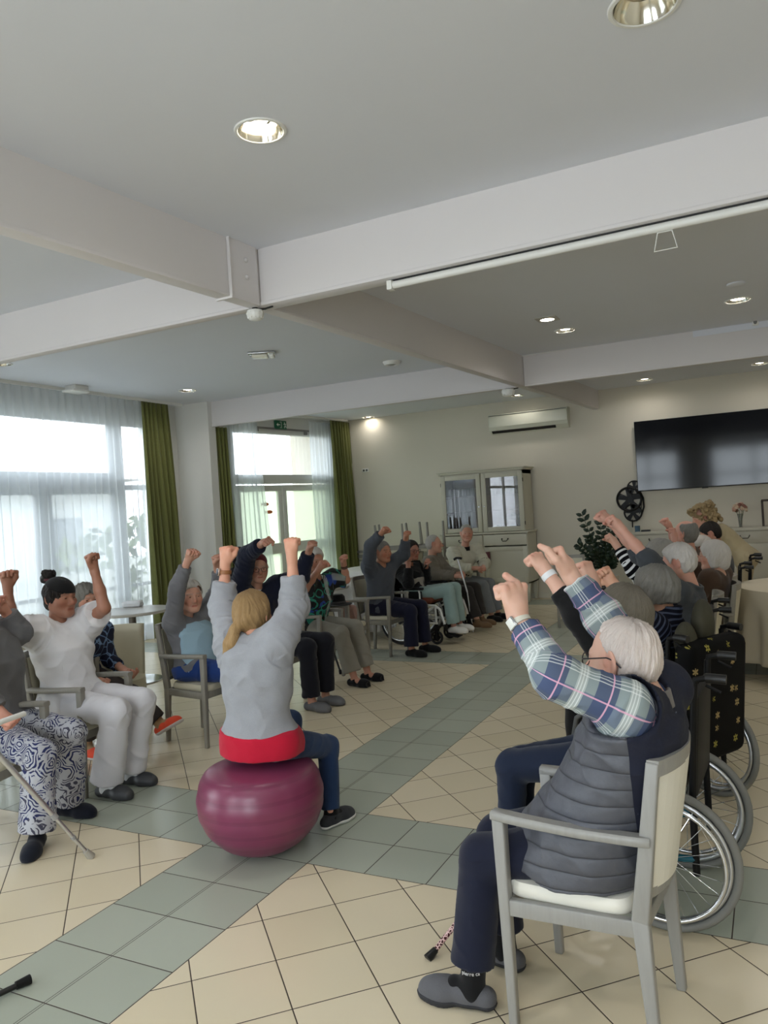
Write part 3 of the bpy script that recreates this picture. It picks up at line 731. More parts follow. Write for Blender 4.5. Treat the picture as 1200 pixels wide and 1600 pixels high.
# ------------------------------------------------------------------ tables
M_cloth = None
def cloth_mat(name, col):
    g = G(name); n = g.noise(g.coord(), 260, 2); c = lin(col)
    g.set(Base_Color=g.mix(n, tuple(x * .93 for x in c[:3]) + (1,), c), Roughness=.85, **{'Specular IOR Level': .2}); g.bump(n, .1, .002); return g.m
def clothed_table(x, y, r, zt, hem, label_c, label_t, col, seed, n=15):
    t = thing('round_table', label_t, 'table', (x, y, 0), 0, 'tables under cloths')
    MB().lathe([(.001, zt - .03), (r, zt - .03), (r, zt - .004), (.001, zt - .004)], 48).build('tabletop', M_ch, t)
    MB().lathe([(.25, 0), (.25, .015), (.04, .03), (.035, zt - .03)], 24).build('pedestal', M_greyf, t)
    rng = np.random.RandomState(seed); ph = rng.rand(8) * 6.28
    def fn(s, q):
        a = s * 2 * PI
        if q < .35: rr = r * q / .35 * 1.008 + .002; z = zt
        else:
            dpt = (q - .35) / .65; z = zt - .012 - (zt - hem) * dpt
            fold = math.sin(a * n + ph[0] + .6 * math.sin(3 * a + ph[1])) * .6 + math.sin(a * (n * 2 - 3) + ph[2]) * .3
            rr = r + .012 + dpt * .055 + fold * .05 * min(1, dpt * 2) * (.6 + .6 * dpt)
            z += .02 * dpt * math.sin(2 * a + ph[3])
        return (x + rr * math.cos(a), y + rr * math.sin(a), z)
    o = MB().grid(fn, 200, 24, True, True).build('tablecloth', cloth_mat('tablecloth_' + str(seed), col), fix=False)
    o.modifiers.new('cloth', 'SOLIDIFY').thickness = .003
    tag(o, label_c, 'tablecloth', 'draped tablecloths')
    return t
clothed_table(3.02, 5.55, .74, .735, .16, 'long cream tablecloth on the round table at the right edge', 'round table under the long cream cloth at the right edge', (212, 202, 180), 3)
clothed_table(-2.45, 6.75, .55, .72, .12, 'white tablecloth on the round table left of the man in the grey sweater', 'round table under the white cloth left of the man in the grey sweater', (226, 226, 228), 5)
clothed_table(-2.9, 8.72, .6, .71, .1, 'white tablecloth under the upside down chairs in the far corner', 'round table under the upside down chairs in the far corner', (226, 226, 226), 8)
M_ttop = mat('pale_grey_table_laminate', (180, 177, 172), .3)
def pedestal_table(x, y, r, z, label):
    t = thing('pedestal_table', label, 'table', (x, y, 0), 0, 'round pedestal tables')
    MB().lathe([(.001, z - .03), (r - .01, z - .03), (r, z - .02), (r, z - .006), (r - .006, z), (.001, z)], 56).build('tabletop', M_ttop, t)
    MB().lathe([(.04, .02), (.037, z - .03)], 24).build('column', mat('brown_grey_table_column', (96, 90, 84), .35, .5), t)
    MB().lathe([(.27, 0), (.275, .006), (.27, .014), (.05, .024), (.001, .024)], 48).build('base_plate', mat('polished_table_base', (205, 208, 208), .12, .75), t)
    return t
pt = ZP(213, 1064, 0)
pedestal_table(pt[0], pt[1], .40, .735, 'round grey pedestal table with a rolled towel by the big window')
p = ZP(208, 948, .735)
mb = MB(); mb.box((0, 0, .022), (.2, .12, .042), None, .018, 3); mb.box((0, -.004, .05), (.19, .11, .026), None, .012, 3); mb.tube([(-.1, -.035, .035), (-.05, -.045, .042), (.05, -.047, .042), (.1, -.038, .036)], .022, 10)
tw = tag(mb.build('folded_towel', mat('white_terry', (228, 229, 232), .9, 0, .05, 60, .5, 220)), 'white folded towel lying on the round pedestal table', 'towel'); tw.location = (p[0], p[1], .735); tw.rotation_euler = (0, 0, .35)
tb = ZP(530, 918, .73); pedestal_table(tb[0] - .3, tb[1] + .1, .33, .73, 'small round table beyond the white haired woman, mostly hidden')
# cream tub chair behind the carer
p = YP(180, 1000, 2.35); t = thing('tub_chair', 'cream upholstered tub chair back beside the pedestal table', 'chair', (p[0], p[1], 0), .3)
def tub(s, q):
    a = -1.25 * PI / 2 + s * 1.25 * PI; z = .25 + .56 * q; rr = .23 + .03 * q
    return (-rr * math.cos(a) * .9, rr * math.sin(a), z)
o = MB().grid(tub, 30, 10).build('backrest', M_up, t, fix=False); o.modifiers.new('pad', 'SOLIDIFY').thickness = .045
MB().lathe([(.2, .3), (.215, .33), (.21, .42), (.001, .44)], 32).build('seat', M_up, t)
for sx in (-1, 1):
    for sy in (-1, 1): MB().bar((sx * .14, sy * .14, .3), (sx * .17, sy * .17, 0), .035, .035, (1, 0, 0), .004, .022, .022).build('leg', M_ch, t)

# ------------------------------------------------------------------ glazed hutch
M_hut = mat('grey_beige_cabinet_paint', (194, 190, 173), .45, 0, .03, 3); M_burg = mat('burgundy_cabinet_lining', (66, 28, 30), .6)
YH = 9.85
hx0, hx1 = YP(690, 838, YH)[0], YP(824, 838, YH)[0]
hz, ht = YP(826, 832, YH)[2], YP(818, 733, YH)[2]
hw = hx1 - hx0; hc = (hx0 + hx1) / 2; dpt = YW - .03 - YH
t = thing('glazed_hutch', 'grey beige hutch cabinet with two glass doors against the back wall', 'cabinet', (hc, YH, 0))
mb = MB(); w2 = hw / 2
lz = .30
mb.box((0, dpt / 2, lz + .01), (hw, dpt, .02)); mb.box((-w2 + .012, dpt / 2, (hz + lz) / 2), (.024, dpt, hz - lz)); mb.box((w2 - .012, dpt / 2, (hz + lz) / 2), (.024, dpt, hz - lz)); mb.box((0, dpt - .01, (hz + lz) / 2), (hw, .02, hz - lz)); mb.box((0, dpt / 2, (hz + lz) / 2), (.024, dpt, hz - lz))
mb.build('base_carcass', M_hut, t)
MB().box((0, dpt / 2 - .012, hz + .014), (hw + .05, dpt + .025, .03), None, .006).build('counter_ledge', M_hut, t)
for sx in (-1, 1):
    for sy in (.045, dpt - .045): MB().bar((sx * (w2 - .045), sy, lz), (sx * (w2 - .05), sy, 0), .085, .085, (0, 1, 0), .006, .05, .05).build('leg', M_hut, t)
uw = w2 - .03; ud = dpt - .06; uz = hz + .03
mb = MB(); mb.box((-uw + .012, .04 + ud / 2, (uz + ht) / 2), (.024, ud, ht - uz)); mb.box((uw - .012, .04 + ud / 2, (uz + ht) / 2), (.024, ud, ht - uz)); mb.box((0, .04 + ud / 2, ht - .03), (2 * uw, ud, .06)); mb.box((0, .045, (uz + ht) / 2), (.03, .01, ht - uz)); mb.build('upper_carcass', M_hut, t)
MB().box((0, .03 + ud, (uz + ht) / 2), (2 * uw - .04, .02, ht - uz - .02)).build('back_panel', M_burg, t)
mb = MB(); mb.box((0, .03 + ud / 2, ht + .015), (2 * uw + .05, ud + .06, .03), None, .008); mb.box((0, .03 + ud / 2, ht + .04), (2 * uw + .1, ud + .1, .025), None, .008); mb.build('cornice', M_hut, t)
sh = [uz + .012, YP(750, 800, YH)[2], YP(750, 775, YH)[2]]
for z in sh: MB().box((0, .05 + ud / 2, z), (2 * uw - .05, ud - .04, .018)).build('shelf', M_burg if z != sh[0] else M_hut, t)
M_hg = glass_mat('cabinet_glass', (.8, .8, .82, 1), 0, .12)
for s in (-1, 1):
    a, b = (.008, uw - .004); x0, x1 = (a, b) if s > 0 else (-b, -a); f_ = .075
    mb = MB(); z0, z1 = uz + .006, ht - .02
    for xa, xb, za_, zb2 in ((x0, x0 + f_, z0, z1), (x1 - f_, x1, z0, z1), (x0 + f_, x1 - f_, z0, z0 + f_), (x0 + f_, x1 - f_, z1 - f_, z1)): mb.box(((xa + xb) / 2, .026, (za_ + zb2) / 2), (xb - xa, .026, zb2 - za_), None, .004)
    d = mb.build('glass_door', M_hut, t)
    MB().box(((x0 + x1) / 2, .028, (z0 + z1) / 2), (x1 - x0 - 2 * f_ + .01, .004, z1 - z0 - 2 * f_ + .01)).build('glass_pane', M_hg, d)
    MB().lathe([(.006, 0), (.006, .012), (.014, .018), (.012, .028), (.001, .031)], 14, (s * .045, .013, (z0 + z1) / 2 - .06), rotm(PI / 2)).build('knob', M_chrome, d)
    mb = MB()
    for z in (z0 + .12, z1 - .14): mb.tube([(s * (uw + .002), .026, z - .03), (s * (uw + .002), .026, z + .03)], .006, 8)
    mb.build('hinge', mat('dark_bronze', (50, 44, 38), .4, .7), d)
    dz0 = hz - .20; dx0, dx1 = sorted((s * .012, s * (w2 - .008)))
    dr = MB().box(((dx0 + dx1) / 2, -.008, hz - .1), (dx1 - dx0, .022, .175), None, .004).build('drawer', M_hut, t)
    mb = MB(); xc = (dx0 + dx1) / 2; mb.tube([(xc - .05, -.02, hz - .085), (xc - .05, -.045, hz - .095), (xc - .03, -.05, hz - .12), (xc + .03, -.05, hz - .12), (xc + .05, -.045, hz - .095), (xc + .05, -.02, hz - .085)], .006, 8)
    for q in (-.05, .05): mb.lathe([(.012, 0), (.012, .006), (.001, .01)], 12, (xc + q, -.019, hz - .085), rotm(PI / 2))
    mb.build('drawer_handle', mat('dark_bronze', (50, 44, 38), .4, .7), dr)
    z0, z1 = lz + .02, dz0 - .008; f2 = .07; mb = MB()
    for xa, xb, za_, zb2 in ((dx0, dx0 + f2, z0, z1), (dx1 - f2, dx1, z0, z1), (dx0 + f2, dx1 - f2, z0, z0 + f2), (dx0 + f2, dx1 - f2, z1 - f2, z1)): mb.box(((xa + xb) / 2, -.008, (za_ + zb2) / 2), (xb - xa, .022, zb2 - za_), None, .003)
    mb.box(((dx0 + dx1) / 2, -.002, (z0 + z1) / 2), (dx1 - dx0 - 2 * f2 + .01, .012, z1 - z0 - 2 * f2 + .01)); mb.build('cupboard_door', M_hut, t)
M_clear = mat('clear_drinking_glass', (235, 240, 245), .05, 0, **{'Transmission_Weight': 1.0, 'IOR': 1.3})
g0 = None; k = 0
for row in range(2):
    for i in range(13):
        x = hc - uw + .13 + i * (2 * uw - .26) / 12; y = YH + .12 + row * .12
        if abs(x - hc) < .06: continue
        if g0 is None:
            g0 = MB().lathe([(.026, 0), (.028, .002), (.034, .13), (.032, .13), (.026, .008), (.001, .006)], 14).build('drinking_glass', M_clear); o = g0
        else: o = g0.copy(); C.objects.link(o)
        o.location = (x, y, sh[2] + .0095)
        tag(o, 'clear tumbler in the rows on the top shelf of the glazed hutch', 'drinking glass', 'tumblers in the glazed hutch')
mb = MB(); mb.box((0, 0, .11), (.24, .16, .22), None, .05, 4); mb.tube([(-.06, 0, .21), (-.04, 0, .25), (.04, 0, .25), (.06, 0, .21)], .012, 8)
tag(mb.build('black_bag', M_vinyl), 'black rounded bag at the bottom right inside the hutch', 'bag').location = (hc + .45, YH + .24, sh[0] + .0095)
t2 = tag(MB().box((0, 0, .08), (.12, .06, .16), None, .004).build('carton', mat('grey_carton', (112, 108, 108), .5)), 'small grey carton with a dark shield mark inside the hutch', 'box'); t2.location = (hc + .47, YH + .11, sh[0] + .0095)
MB().prism([(-.02, .12), (.02, .12), (.02, .095), (0, .075), (-.02, .095)], .002, (0, -.0305, 0), rotm(PI / 2)).build('shield_mark', M_black, t2)
MB().box((0, -.031, .035), (.11, .002, .03)).build('yellow_band', mat('mustard_label', (150, 130, 60), .6), t2)
for i, (dx, h_) in enumerate(((.16, .06), (.24, .085), (.3, .06))):
    tag(MB().lathe([(.03, 0), (.036, .01), (.036, h_), (.03, h_), (.028, .012), (.001, .01)], 16).build('dark_cup', mat('dark_stoneware', (46, 44, 44), .4)), ('first', 'second, taller', 'third')[i] + ' dark cup from the left on the bottom right shelf of the hutch', 'cup', 'dark cups in the hutch').location = (hc + dx, YH + .13, sh[0] + .0095)
tag(MB().box((0, 0, .05), (.26, .16, .1), None, .03, 3).build('dark_pouch', mat('dark_plum_cloth', (44, 34, 38), .8)), 'dark pouch at the bottom left inside the hutch', 'bag').location = (hc - .42, YH + .2, sh[0] + .0095)
# maroon panel leaning by the hutch, seen behind the man in the cream jacket
p = YP(763, 870, YH - .03); tag(MB().box((0, 0, .0), (.10, .02, .2), None, .004).build('maroon_folder', mat('maroon_cover', (104, 50, 56), .6)), 'maroon folder showing behind the man in the cream jacket', 'folder').location = (p[0] - .02, YH - .035, p[2] - .02)

# ------------------------------------------------------------------ sideboard and what stands on it
M_sb = mat('pale_grey_sideboard_paint', (196, 192, 178), .45, 0, .03, 3)
YS = 9.95; sx0 = YP(992, 833, YS)[0]; sz = YP(1170, 826, YS)[2]
SL = 2.5; sd = YW - .02 - YS
t = thing('sideboard', 'long pale grey sideboard with drawers below the television', 'sideboard', (sx0, YS, 0))
mb = MB(); mb.box((SL / 2, sd / 2, (sz + .12) / 2 + .03), (SL, sd, sz - .15)); mb.build('carcass', M_sb, t)
MB().box((SL / 2, sd / 2 - .015, sz - .012), (SL + .05, sd + .04, .03), None, .006).build('worktop', M_sb, t)
for x in (.05, SL - .05):
    for y in (.05, sd - .05): MB().bar((x, y, .12), (x, y, 0), .07, .07, (0, 1, 0), .004, .045, .045).build('leg', M_sb, t)
for i in range(4):
    x0 = .02 + i * (SL - .04) / 4; x1 = x0 + (SL - .04) / 4 - .012
    dr = MB().box(((x0 + x1) / 2, -.008, sz - .12), (x1 - x0, .02, .165), None, .004).build('drawer', M_sb, t)
    mb = MB(); xc = (x0 + x1) / 2 - .06; z = sz - .11
    mb.tube([(xc - .06, -.02, z + .02), (xc - .06, -.045, z + .01), (xc - .04, -.05, z - .02), (xc + .04, -.05, z - .02), (xc + .06, -.045, z + .01), (xc + .06, -.02, z + .02)], .007, 8); mb.build('drawer_handle', mat('dark_bronze', (50, 44, 38), .4, .7), dr)
    MB().box(((x0 + x1) / 2, -.008, (sz - .21 + .14) / 2), (x1 - x0, .02, sz - .21 - .14), None, .004).build('cupboard_door', M_sb, t)
zs = sz + .003
p = YP(1157, 815, YS + .18); t = thing('flower_vase', 'clear glass vase with a round bunch of pale pink roses on the sideboard', 'vase', (p[0], p[1], zs))
MB().lathe([(.045, 0), (.045, .008), (.022, .02), (.026, .1), (.038, .21), (.034, .21), (.022, .1), (.018, .022), (.001, .018)], 20).build('vase', mat('vase_glass', (225, 228, 226), .06, 0, **{'Transmission_Weight': .85, 'IOR': 1.25}), t)
rng = np.random.RandomState(4)
for k in range(15):
    a = k * 2.4; ph = math.acos(1 - 1.25 * (k + .5) / 15); r_ = .085
    c = V(r_ * math.sin(ph) * math.cos(a), r_ * math.sin(ph) * math.sin(a), .27 + r_ * math.cos(ph))
    mb = MB()
    for j, (rr, hh) in enumerate(((.03, .0), (.022, .006), (.012, .01))):
        mb.lathe([(.004, -.02), (rr * .8, -.012 + hh), (rr, .004 + hh), (rr * .85, .012 + hh), (rr * .7, .004 + hh)], 10, c, rotm(ph * .8 * math.sin(a + PI), ph * .8 * math.cos(a), 0))
    mb.build('rose', mat(('rose_pink', 'rose_cream', 'rose_dusk')[k % 3], ((212, 170, 150), (222, 200, 178), (150, 104, 92))[k % 3], .7), t)
mb = MB()
for k in range(7): a = k * .9; mb.tube([(0.006 * math.cos(a), .006 * math.sin(a), .03), (.05 * math.cos(a), .05 * math.sin(a), .26)], .003, 5)
mb.build('stems', mat('green_stem', (60, 84, 44), .6), t)
p = YP(1082, 826, YS + .2); t = thing('power_strip', 'white multi socket power strip standing on the sideboard behind the bending carer', 'power strip', (p[0], p[1], zs), .02)
MB().box((0, 0, .025), (.30, .05, .05), None, .01).build('housing', M_pvc, t)
for k in range(5): MB().lathe([(.018, 0), (.018, .002), (.013, .002), (.012, -.002)], 14, (-.11 + k * .055, -.026, .027), rotm(PI / 2)).build('socket', mat('socket_grey', (90, 90, 88), .5), t)
p = YP(994, 830, YS + .14); tag(MB().lathe([(.036, 0), (.038, .004), (.04, .10), (.036, .10), (.034, .01), (.001, .008)], 20).build('candle_glass', mat('blue_glass', (130, 168, 196), .1, 0, **{'Transmission_Weight': .6})), 'blue glass tumbler at the left end of the sideboard', 'glass').location = (p[0] + .02, p[1], zs)
p = YP(1006, 831, YS + .1); tag(MB().box((0, 0, .018), (.13, .09, .036), None, .006).build('black_box', M_black), 'small flat black box next to the blue glass on the sideboard', 'box').location = (p[0] + .03, p[1], zs)
p = YP(1193, 822, YS + .2); t = thing('picture_frame', 'dark picture frame leaning at the right edge of the sideboard', 'picture frame', (p[0] + .12, p[1], zs + .1))
mb = MB()
for a, b in (((-.12, -.1), (-.12, .28)), ((.12, -.1), (.12, .28)), ((-.13, -.1), (.13, -.1)), ((-.13, .28), (.13, .28))): mb.bar((a[0], 0, a[1]), (b[0], (b[1] - a[1]) * .1 * 0, b[1]), .03, .02, (0, 1, 0))
mb.build('frame', mat('dark_wood_frame', (58, 48, 40), .5), t); MB().box((0, .006, .09), (.22, .004, .36)).build('print', mat('pale_print', (205, 198, 182), .7), t)

# ------------------------------------------------------------------ on the back wall
tvx0, tvz0, tvz1 = .757, YP(1000, 768, YW)[2], YP(991, 660, YW)[2]
t = thing('television', 'large flat black television on the back wall', 'television', (tvx0, YW - .022, tvz0)); TW, TH = 1.92, tvz1 - tvz0
MB().box((TW / 2, -.055, TH / 2), (TW, .035, TH), None, .004).build('casing', M_black, t)
g = G('dark_glossy_screen'); g.set(Base_Color=lin((9, 12, 18)), Roughness=.08, **{'Specular IOR Level': .35}); M_scr = g.m
MB().box((TW / 2, -.0735, TH / 2 + .004), (TW - .016, .002, TH - .022)).build('screen', M_scr, t)
MB().box((TW / 2, -.018, TH / 2), (.5, .03, .4)).build('wall_bracket', M_vinyl, t)
MB().box((TW / 2, -.07, -.004), (.09, .012, .016), None, .003).build('sensor_bump', M_black, t)
a0, a1 = YP(763, 660, YW - .2), YP(886, 652, YW - .2)
az0, az1 = YP(765, 679, YW - .2)[2], YP(762, 649, YW - .2)[2]
AWD = a1[0] - a0[0]; AH = az1 - az0
t = thing('air_conditioner', 'cream wall mounted air conditioner above the hutch', 'air conditioner', (a0[0], YW, az0))
prof = [(0, 0), (-.1, 0), (-.17, .06), (-.2, .13), (-.2, AH - .05), (-.17, AH), (0, AH)]
MB().prism([(y, z) for y, z in prof], AWD, (0, 0, 0), np.array([[0, 0, 1], [1, 0, 0], [0, 1, 0]])).build('housing', mat('aged_white_plastic', (212, 212, 196), .35), t)
MB().box((AWD / 2, -.203, AH * .62), (AWD - .03, .008, AH * .55), None, .003).build('front_panel', mat('aged_white_plastic', (212, 212, 196), .35), t)
MB().bar((.04, -.145, .03), (AWD - .2, -.145, .03), .05, .012, (0, .65, .75)).build('louvre', M_black, t)
MB().box((AWD / 2, -.195, AH - .02), (AWD - .02, .03, .008)).build('intake_grille', mat('grille_grey', (120, 120, 112), .5), t)
# exit sign over the garden door
s_, z_ = WP(438, 664, .03); q = PA + WU * s_ + WN * .03; t = thing('exit_sign', 'small green emergency exit sign above the garden door', 'sign', q, math.atan2(WU[1], WU[0]))
M_sg = mat('sign_green', (24, 96, 66), .5); M_sw = mat('sign_white', (225, 232, 226), .5)
t.location = (q[0], q[1], z_)
MB().box((0, 0, 0), (.28, .03, .14), None, .004).build('sign_panel', M_sg, t)
mb = MB(); yy = -.0195
def poly(pts, m_): m_.prism(pts, .002, (0, yy + .002, 0), rotm(PI / 2))
poly([(-.03, .05), (.01, .05), (.01, -.05), (-.03, -.05), (-.03, -.043), (.002, -.043), (.002, .043), (-.03, .043)], mb)
poly([(-.03, .008), (-.075, .008), (-.075, .028), (-.115, 0), (-.075, -.028), (-.075, -.008), (-.03, -.008)], mb)
mb.lathe([(.011, 0), (.001, .002)], 12, (.085, yy, .036), rotm(PI / 2))
for a, b in (((.09, .02), (.1, -.015)), ((.1, -.015), (.075, -.03)), ((.075, -.03), (.085, -.052)), ((.1, -.015), (.125, -.04)), ((.09, .02), (.06, .008)), ((.09, .02), (.118, .012))): mb.bar((a[0], yy, a[1]), (b[0], yy, b[1]), .011, .003, (0, 1, 0))
o = mb.build('exit_symbol', M_sw, t)
p = YP(571, 735, YW - .008); t = thing('wall_socket', 'small white wall socket high on the back wall beside the far green curtain', 'wall socket', p)
MB().box((0, 0, 0), (.13, .016, .07), None, .004).build('cover_plate', M_pvc, t)
for x in (-.03, .03): MB().lathe([(.02, 0), (.02, .003), (.015, .003), (.014, .001)], 14, (x, -.008, 0), rotm(PI / 2)).build('outlet', mat('socket_grey', (90, 90, 88), .5), t)
# film reel wall decoration
t = thing('film_reel_decoration', 'black metal wall decoration of film reels left of the television', 'wall decoration', (0, 0, 0)); kpx = 12.4 / FPX
M_iron = mat('matt_black_iron', (14, 14, 15), .5, .3)
def reel(px, py, rp):
    c = YP(px, py, YW - .04); r_ = rp * kpx; mb = MB()
    mb.tube([c + V(r_ * math.cos(a), 0, r_ * math.sin(a)) for a in np.arange(40) / 40 * 2 * PI], r_ * .1, 8, True)
    mb.lathe([(r_ * .32, -.008), (r_ * .32, .008), (.001, .009)], 20, c, rotm(PI / 2))
    for k in range(5):
        a = k * 2 * PI / 5 + .3; d1 = V(math.cos(a), 0, math.sin(a))
        mb.bar(c + d1 * r_ * .2, c + d1 * r_ * .98, r_ * .3, .012, (0, 1, 0), 0, r_ * .62, .012)
    mb.build('reel', M_iron, t)
reel(991, 762, 10); reel(983, 780, 17.5); reel(989, 801, 12.5)
mb = MB(); pts = [YP(x, y, YW - .03) for x, y in ((1000, 768), (1005, 778), (1006, 792), (1002, 806), (994, 814))]; mb.tube(pts, .014, 6); pts = [YP(x, y, YW - .03) for x, y in ((999, 772), (1002, 782), (1002, 794), (999, 803))]; mb.tube(pts, .006, 6)
mb.tube([YP(988, 812, YW - .03), YP(988.5, 824, YW - .03)], .01, 6); mb.box(YP(988, 788, YW - .012), (.05, .022, .3)); mb.build('film_strip', M_iron, t)
# leafy plant
p = YP(945, 905, 8.75); t = thing('potted_plant', 'dark green leafy plant in a pale pot behind the empty armchair', 'potted plant', (p[0], p[1], 0))
MB().lathe([(.13, 0), (.15, .02), (.19, .5), (.2, .52), (.18, .52), (.17, .46), (.001, .45)], 28).build('pot', mat('pale_pot', (200, 196, 184), .5), t)
MB().lathe([(.172, .47), (.001, .48)], 20).build('soil', mat('dark_soil', (40, 32, 26), .9), t)
M_leaf = mat('dark_leaf', (24, 44, 27), .4, 0, .3, 12)
rng = np.random.RandomState(11); mbL = MB(); mbS = MB()
tips = [YP(x, y, 8.75 + dy) - np.array([p[0], p[1], 0]) for x, y, dy in ((910, 806, 0), (937, 812, .05), (920, 840, -.1), (957, 818, .1), (968, 832, .0), (975, 850, -.1), (948, 838, -.15), (930, 862, -.2), (962, 868, -.22), (905, 852, .05))]
for tp in tips:
    b0 = V(rng.uniform(-.05, .05), rng.uniform(-.05, .05), .47); mid = (b0 + tp) / 2 + V(-tp[0] * .2, -tp[1] * .2, .05)
    pts = [(1 - u) ** 2 * b0 + 2 * u * (1 - u) * mid + u * u * tp for u in np.linspace(0, 1, 12)]
    mbS.tube(pts, .007, 6, rs=np.linspace(.009, .003, 12))
    for i in range(3, 12):
        for sgn in (-1, 1):
            tg = nrm(pts[min(i + 1, 11)] - pts[i - 1]); sd_ = nrm(np.cross(tg, V(rng.uniform(-.6, .6), 1, rng.uniform(-.3, .6)))) * sgn
            d = nrm(sd_ * .8 + tg * .55 + V(0, 0, rng.uniform(-.2, .15))); L_ = rng.uniform(.085, .12); n_ = nrm(np.cross(d, tg)); w_ = np.cross(d, n_) * L_ * .27
            o_ = pts[i]; q = [o_, o_ + d * L_ * .35 + w_ + n_ * .006, o_ + d * L_ * .7 + w_ * .8, o_ + d * L_, o_ + d * L_ * .7 - w_ * .8, o_ + d * L_ * .35 - w_ + n_ * .006, o_ + d * L_ * .4 - n_ * .008]
            mbL.add(q, [(0, 1, 6), (1, 2, 6), (2, 3, 6), (3, 4, 6), (4, 5, 6), (5, 0, 6)], True)
mbS.build('stems', mat('plant_stem', (48, 62, 34), .6), t); fo = mbL.build('foliage', M_leaf, t, fix=False); fo.modifiers.new('thickness', 'SOLIDIFY').thickness = .002

# ------------------------------------------------------------------ garden outside
def leafy(name, c, size, n, seed, m, label, cat, trunk=None, ls=.16):
    rng = np.random.RandomState(seed); t = thing(name, label, cat, (c[0], c[1], 0), 0, 'greenery outside the windows'); mb = MB()
    for k in range(n):
        d = nrm(rng.normal(size=3)); p_ = V(0, 0, c[2]) + d * np.array(size) * rng.uniform(.55, 1) ** .5
        a = nrm(rng.normal(size=3)); b = nrm(np.cross(a, rng.normal(size=3))); l = ls * rng.uniform(.7, 1.3)
        mb.add([p_ - a * l, p_ + b * l * .45 + d * .02, p_ + a * l, p_ - b * l * .45 + d * .02], [(0, 1, 2, 3)])
    mb.build('foliage', m, t, fix=False)
    if trunk: MB().tube([(0, 0, -.1), (.05, 0, c[2] * .5), (0, .05, c[2])], .1, 8, rs=[.12, .09, .05]).build('trunk', mat('bark', (88, 74, 60), .8), t)
    return t
M_out = mat('pale_garden_leaf', (96, 112, 66), .6, 0, .25, 3)
slab('ground_outside', (-30, -12, -.3), (XL - .23, 30, -.1), mat('pale_paving', (140, 142, 134), .8, 0, .08, 1))
leafy('hedge', (-8.2, 9.5, .7), (1.0, 2.6, 1.1), 900, 2, M_out, 'pale green hedge outside the garden door', 'hedge')
leafy('tree', (-9.5, 4.4, 3.1), (1.1, 1.2, .9), 500, 5, M_out, 'pale tree outside the big window', 'tree', True)
t = thing('house', 'pale house with a sloping roof outside the big window', 'building', (-13, 5, -.1))
MB().box((0, 0, 1.4), (3, 14, 2.8)).build('wall', mat('pale_render', (186, 188, 186), .8), t)
MB().prism([(-2, 2.8), (2, 2.8), (0, 4.0)], 15, (0, 7.5, 0), rotm(PI / 2)).build('roof', mat('faded_roof', (196, 186, 180), .8), t)
mb = MB()
for y in (-4, -1, 2, 5): mb.box((1.51, y, 1.4), (.04, 1.2, 1.1))
mb.build('window', mat('dark_house_window', (90, 98, 104), .2), t)
t = thing('garden_fence', 'low pale fence outside the big window', 'fence', (-7.4, 3, -.1))
for y in np.arange(-4, 4.6, 1.2): MB().box((0, y, .5), (.08, .08, 1.0)).build('post', M_pvc, t)
mb = MB()
for z in (.35, .65, .92): mb.box((0, .2, z), (.03, 8.6, .12))
mb.build('rails', M_pvc, t)
# two orange fish stuck on the door pane
for i, (px, py) in enumerate(((415, 788), (421, 800))):
    s_, z_ = WP(px, py, -.044); q = PA + WU * s_ + WN * -.044
    R = np.array([WU, [0, 0, 1], WN]).T
    pts = [(.075 * math.cos(a), .03 * math.sin(a)) for a in np.linspace(0, 2 * PI, 20)[:-1]]
    mb = MB().prism(pts, .002, (0, 0, 0), R).prism([(-.06, 0), (-.12, .04), (-.105, 0), (-.12, -.035)], .002, (0, 0, 0), R)
    o = mb.build('fish_sticker', mat('orange_sticker', (226, 122, 74), .6)); o.location = (q[0], q[1], z_); o.rotation_euler = (0, 0, 0)
    tag(o, ('upper' if not i else 'lower') + ' orange fish sticker on the left pane of the garden door', 'sticker', 'fish stickers')
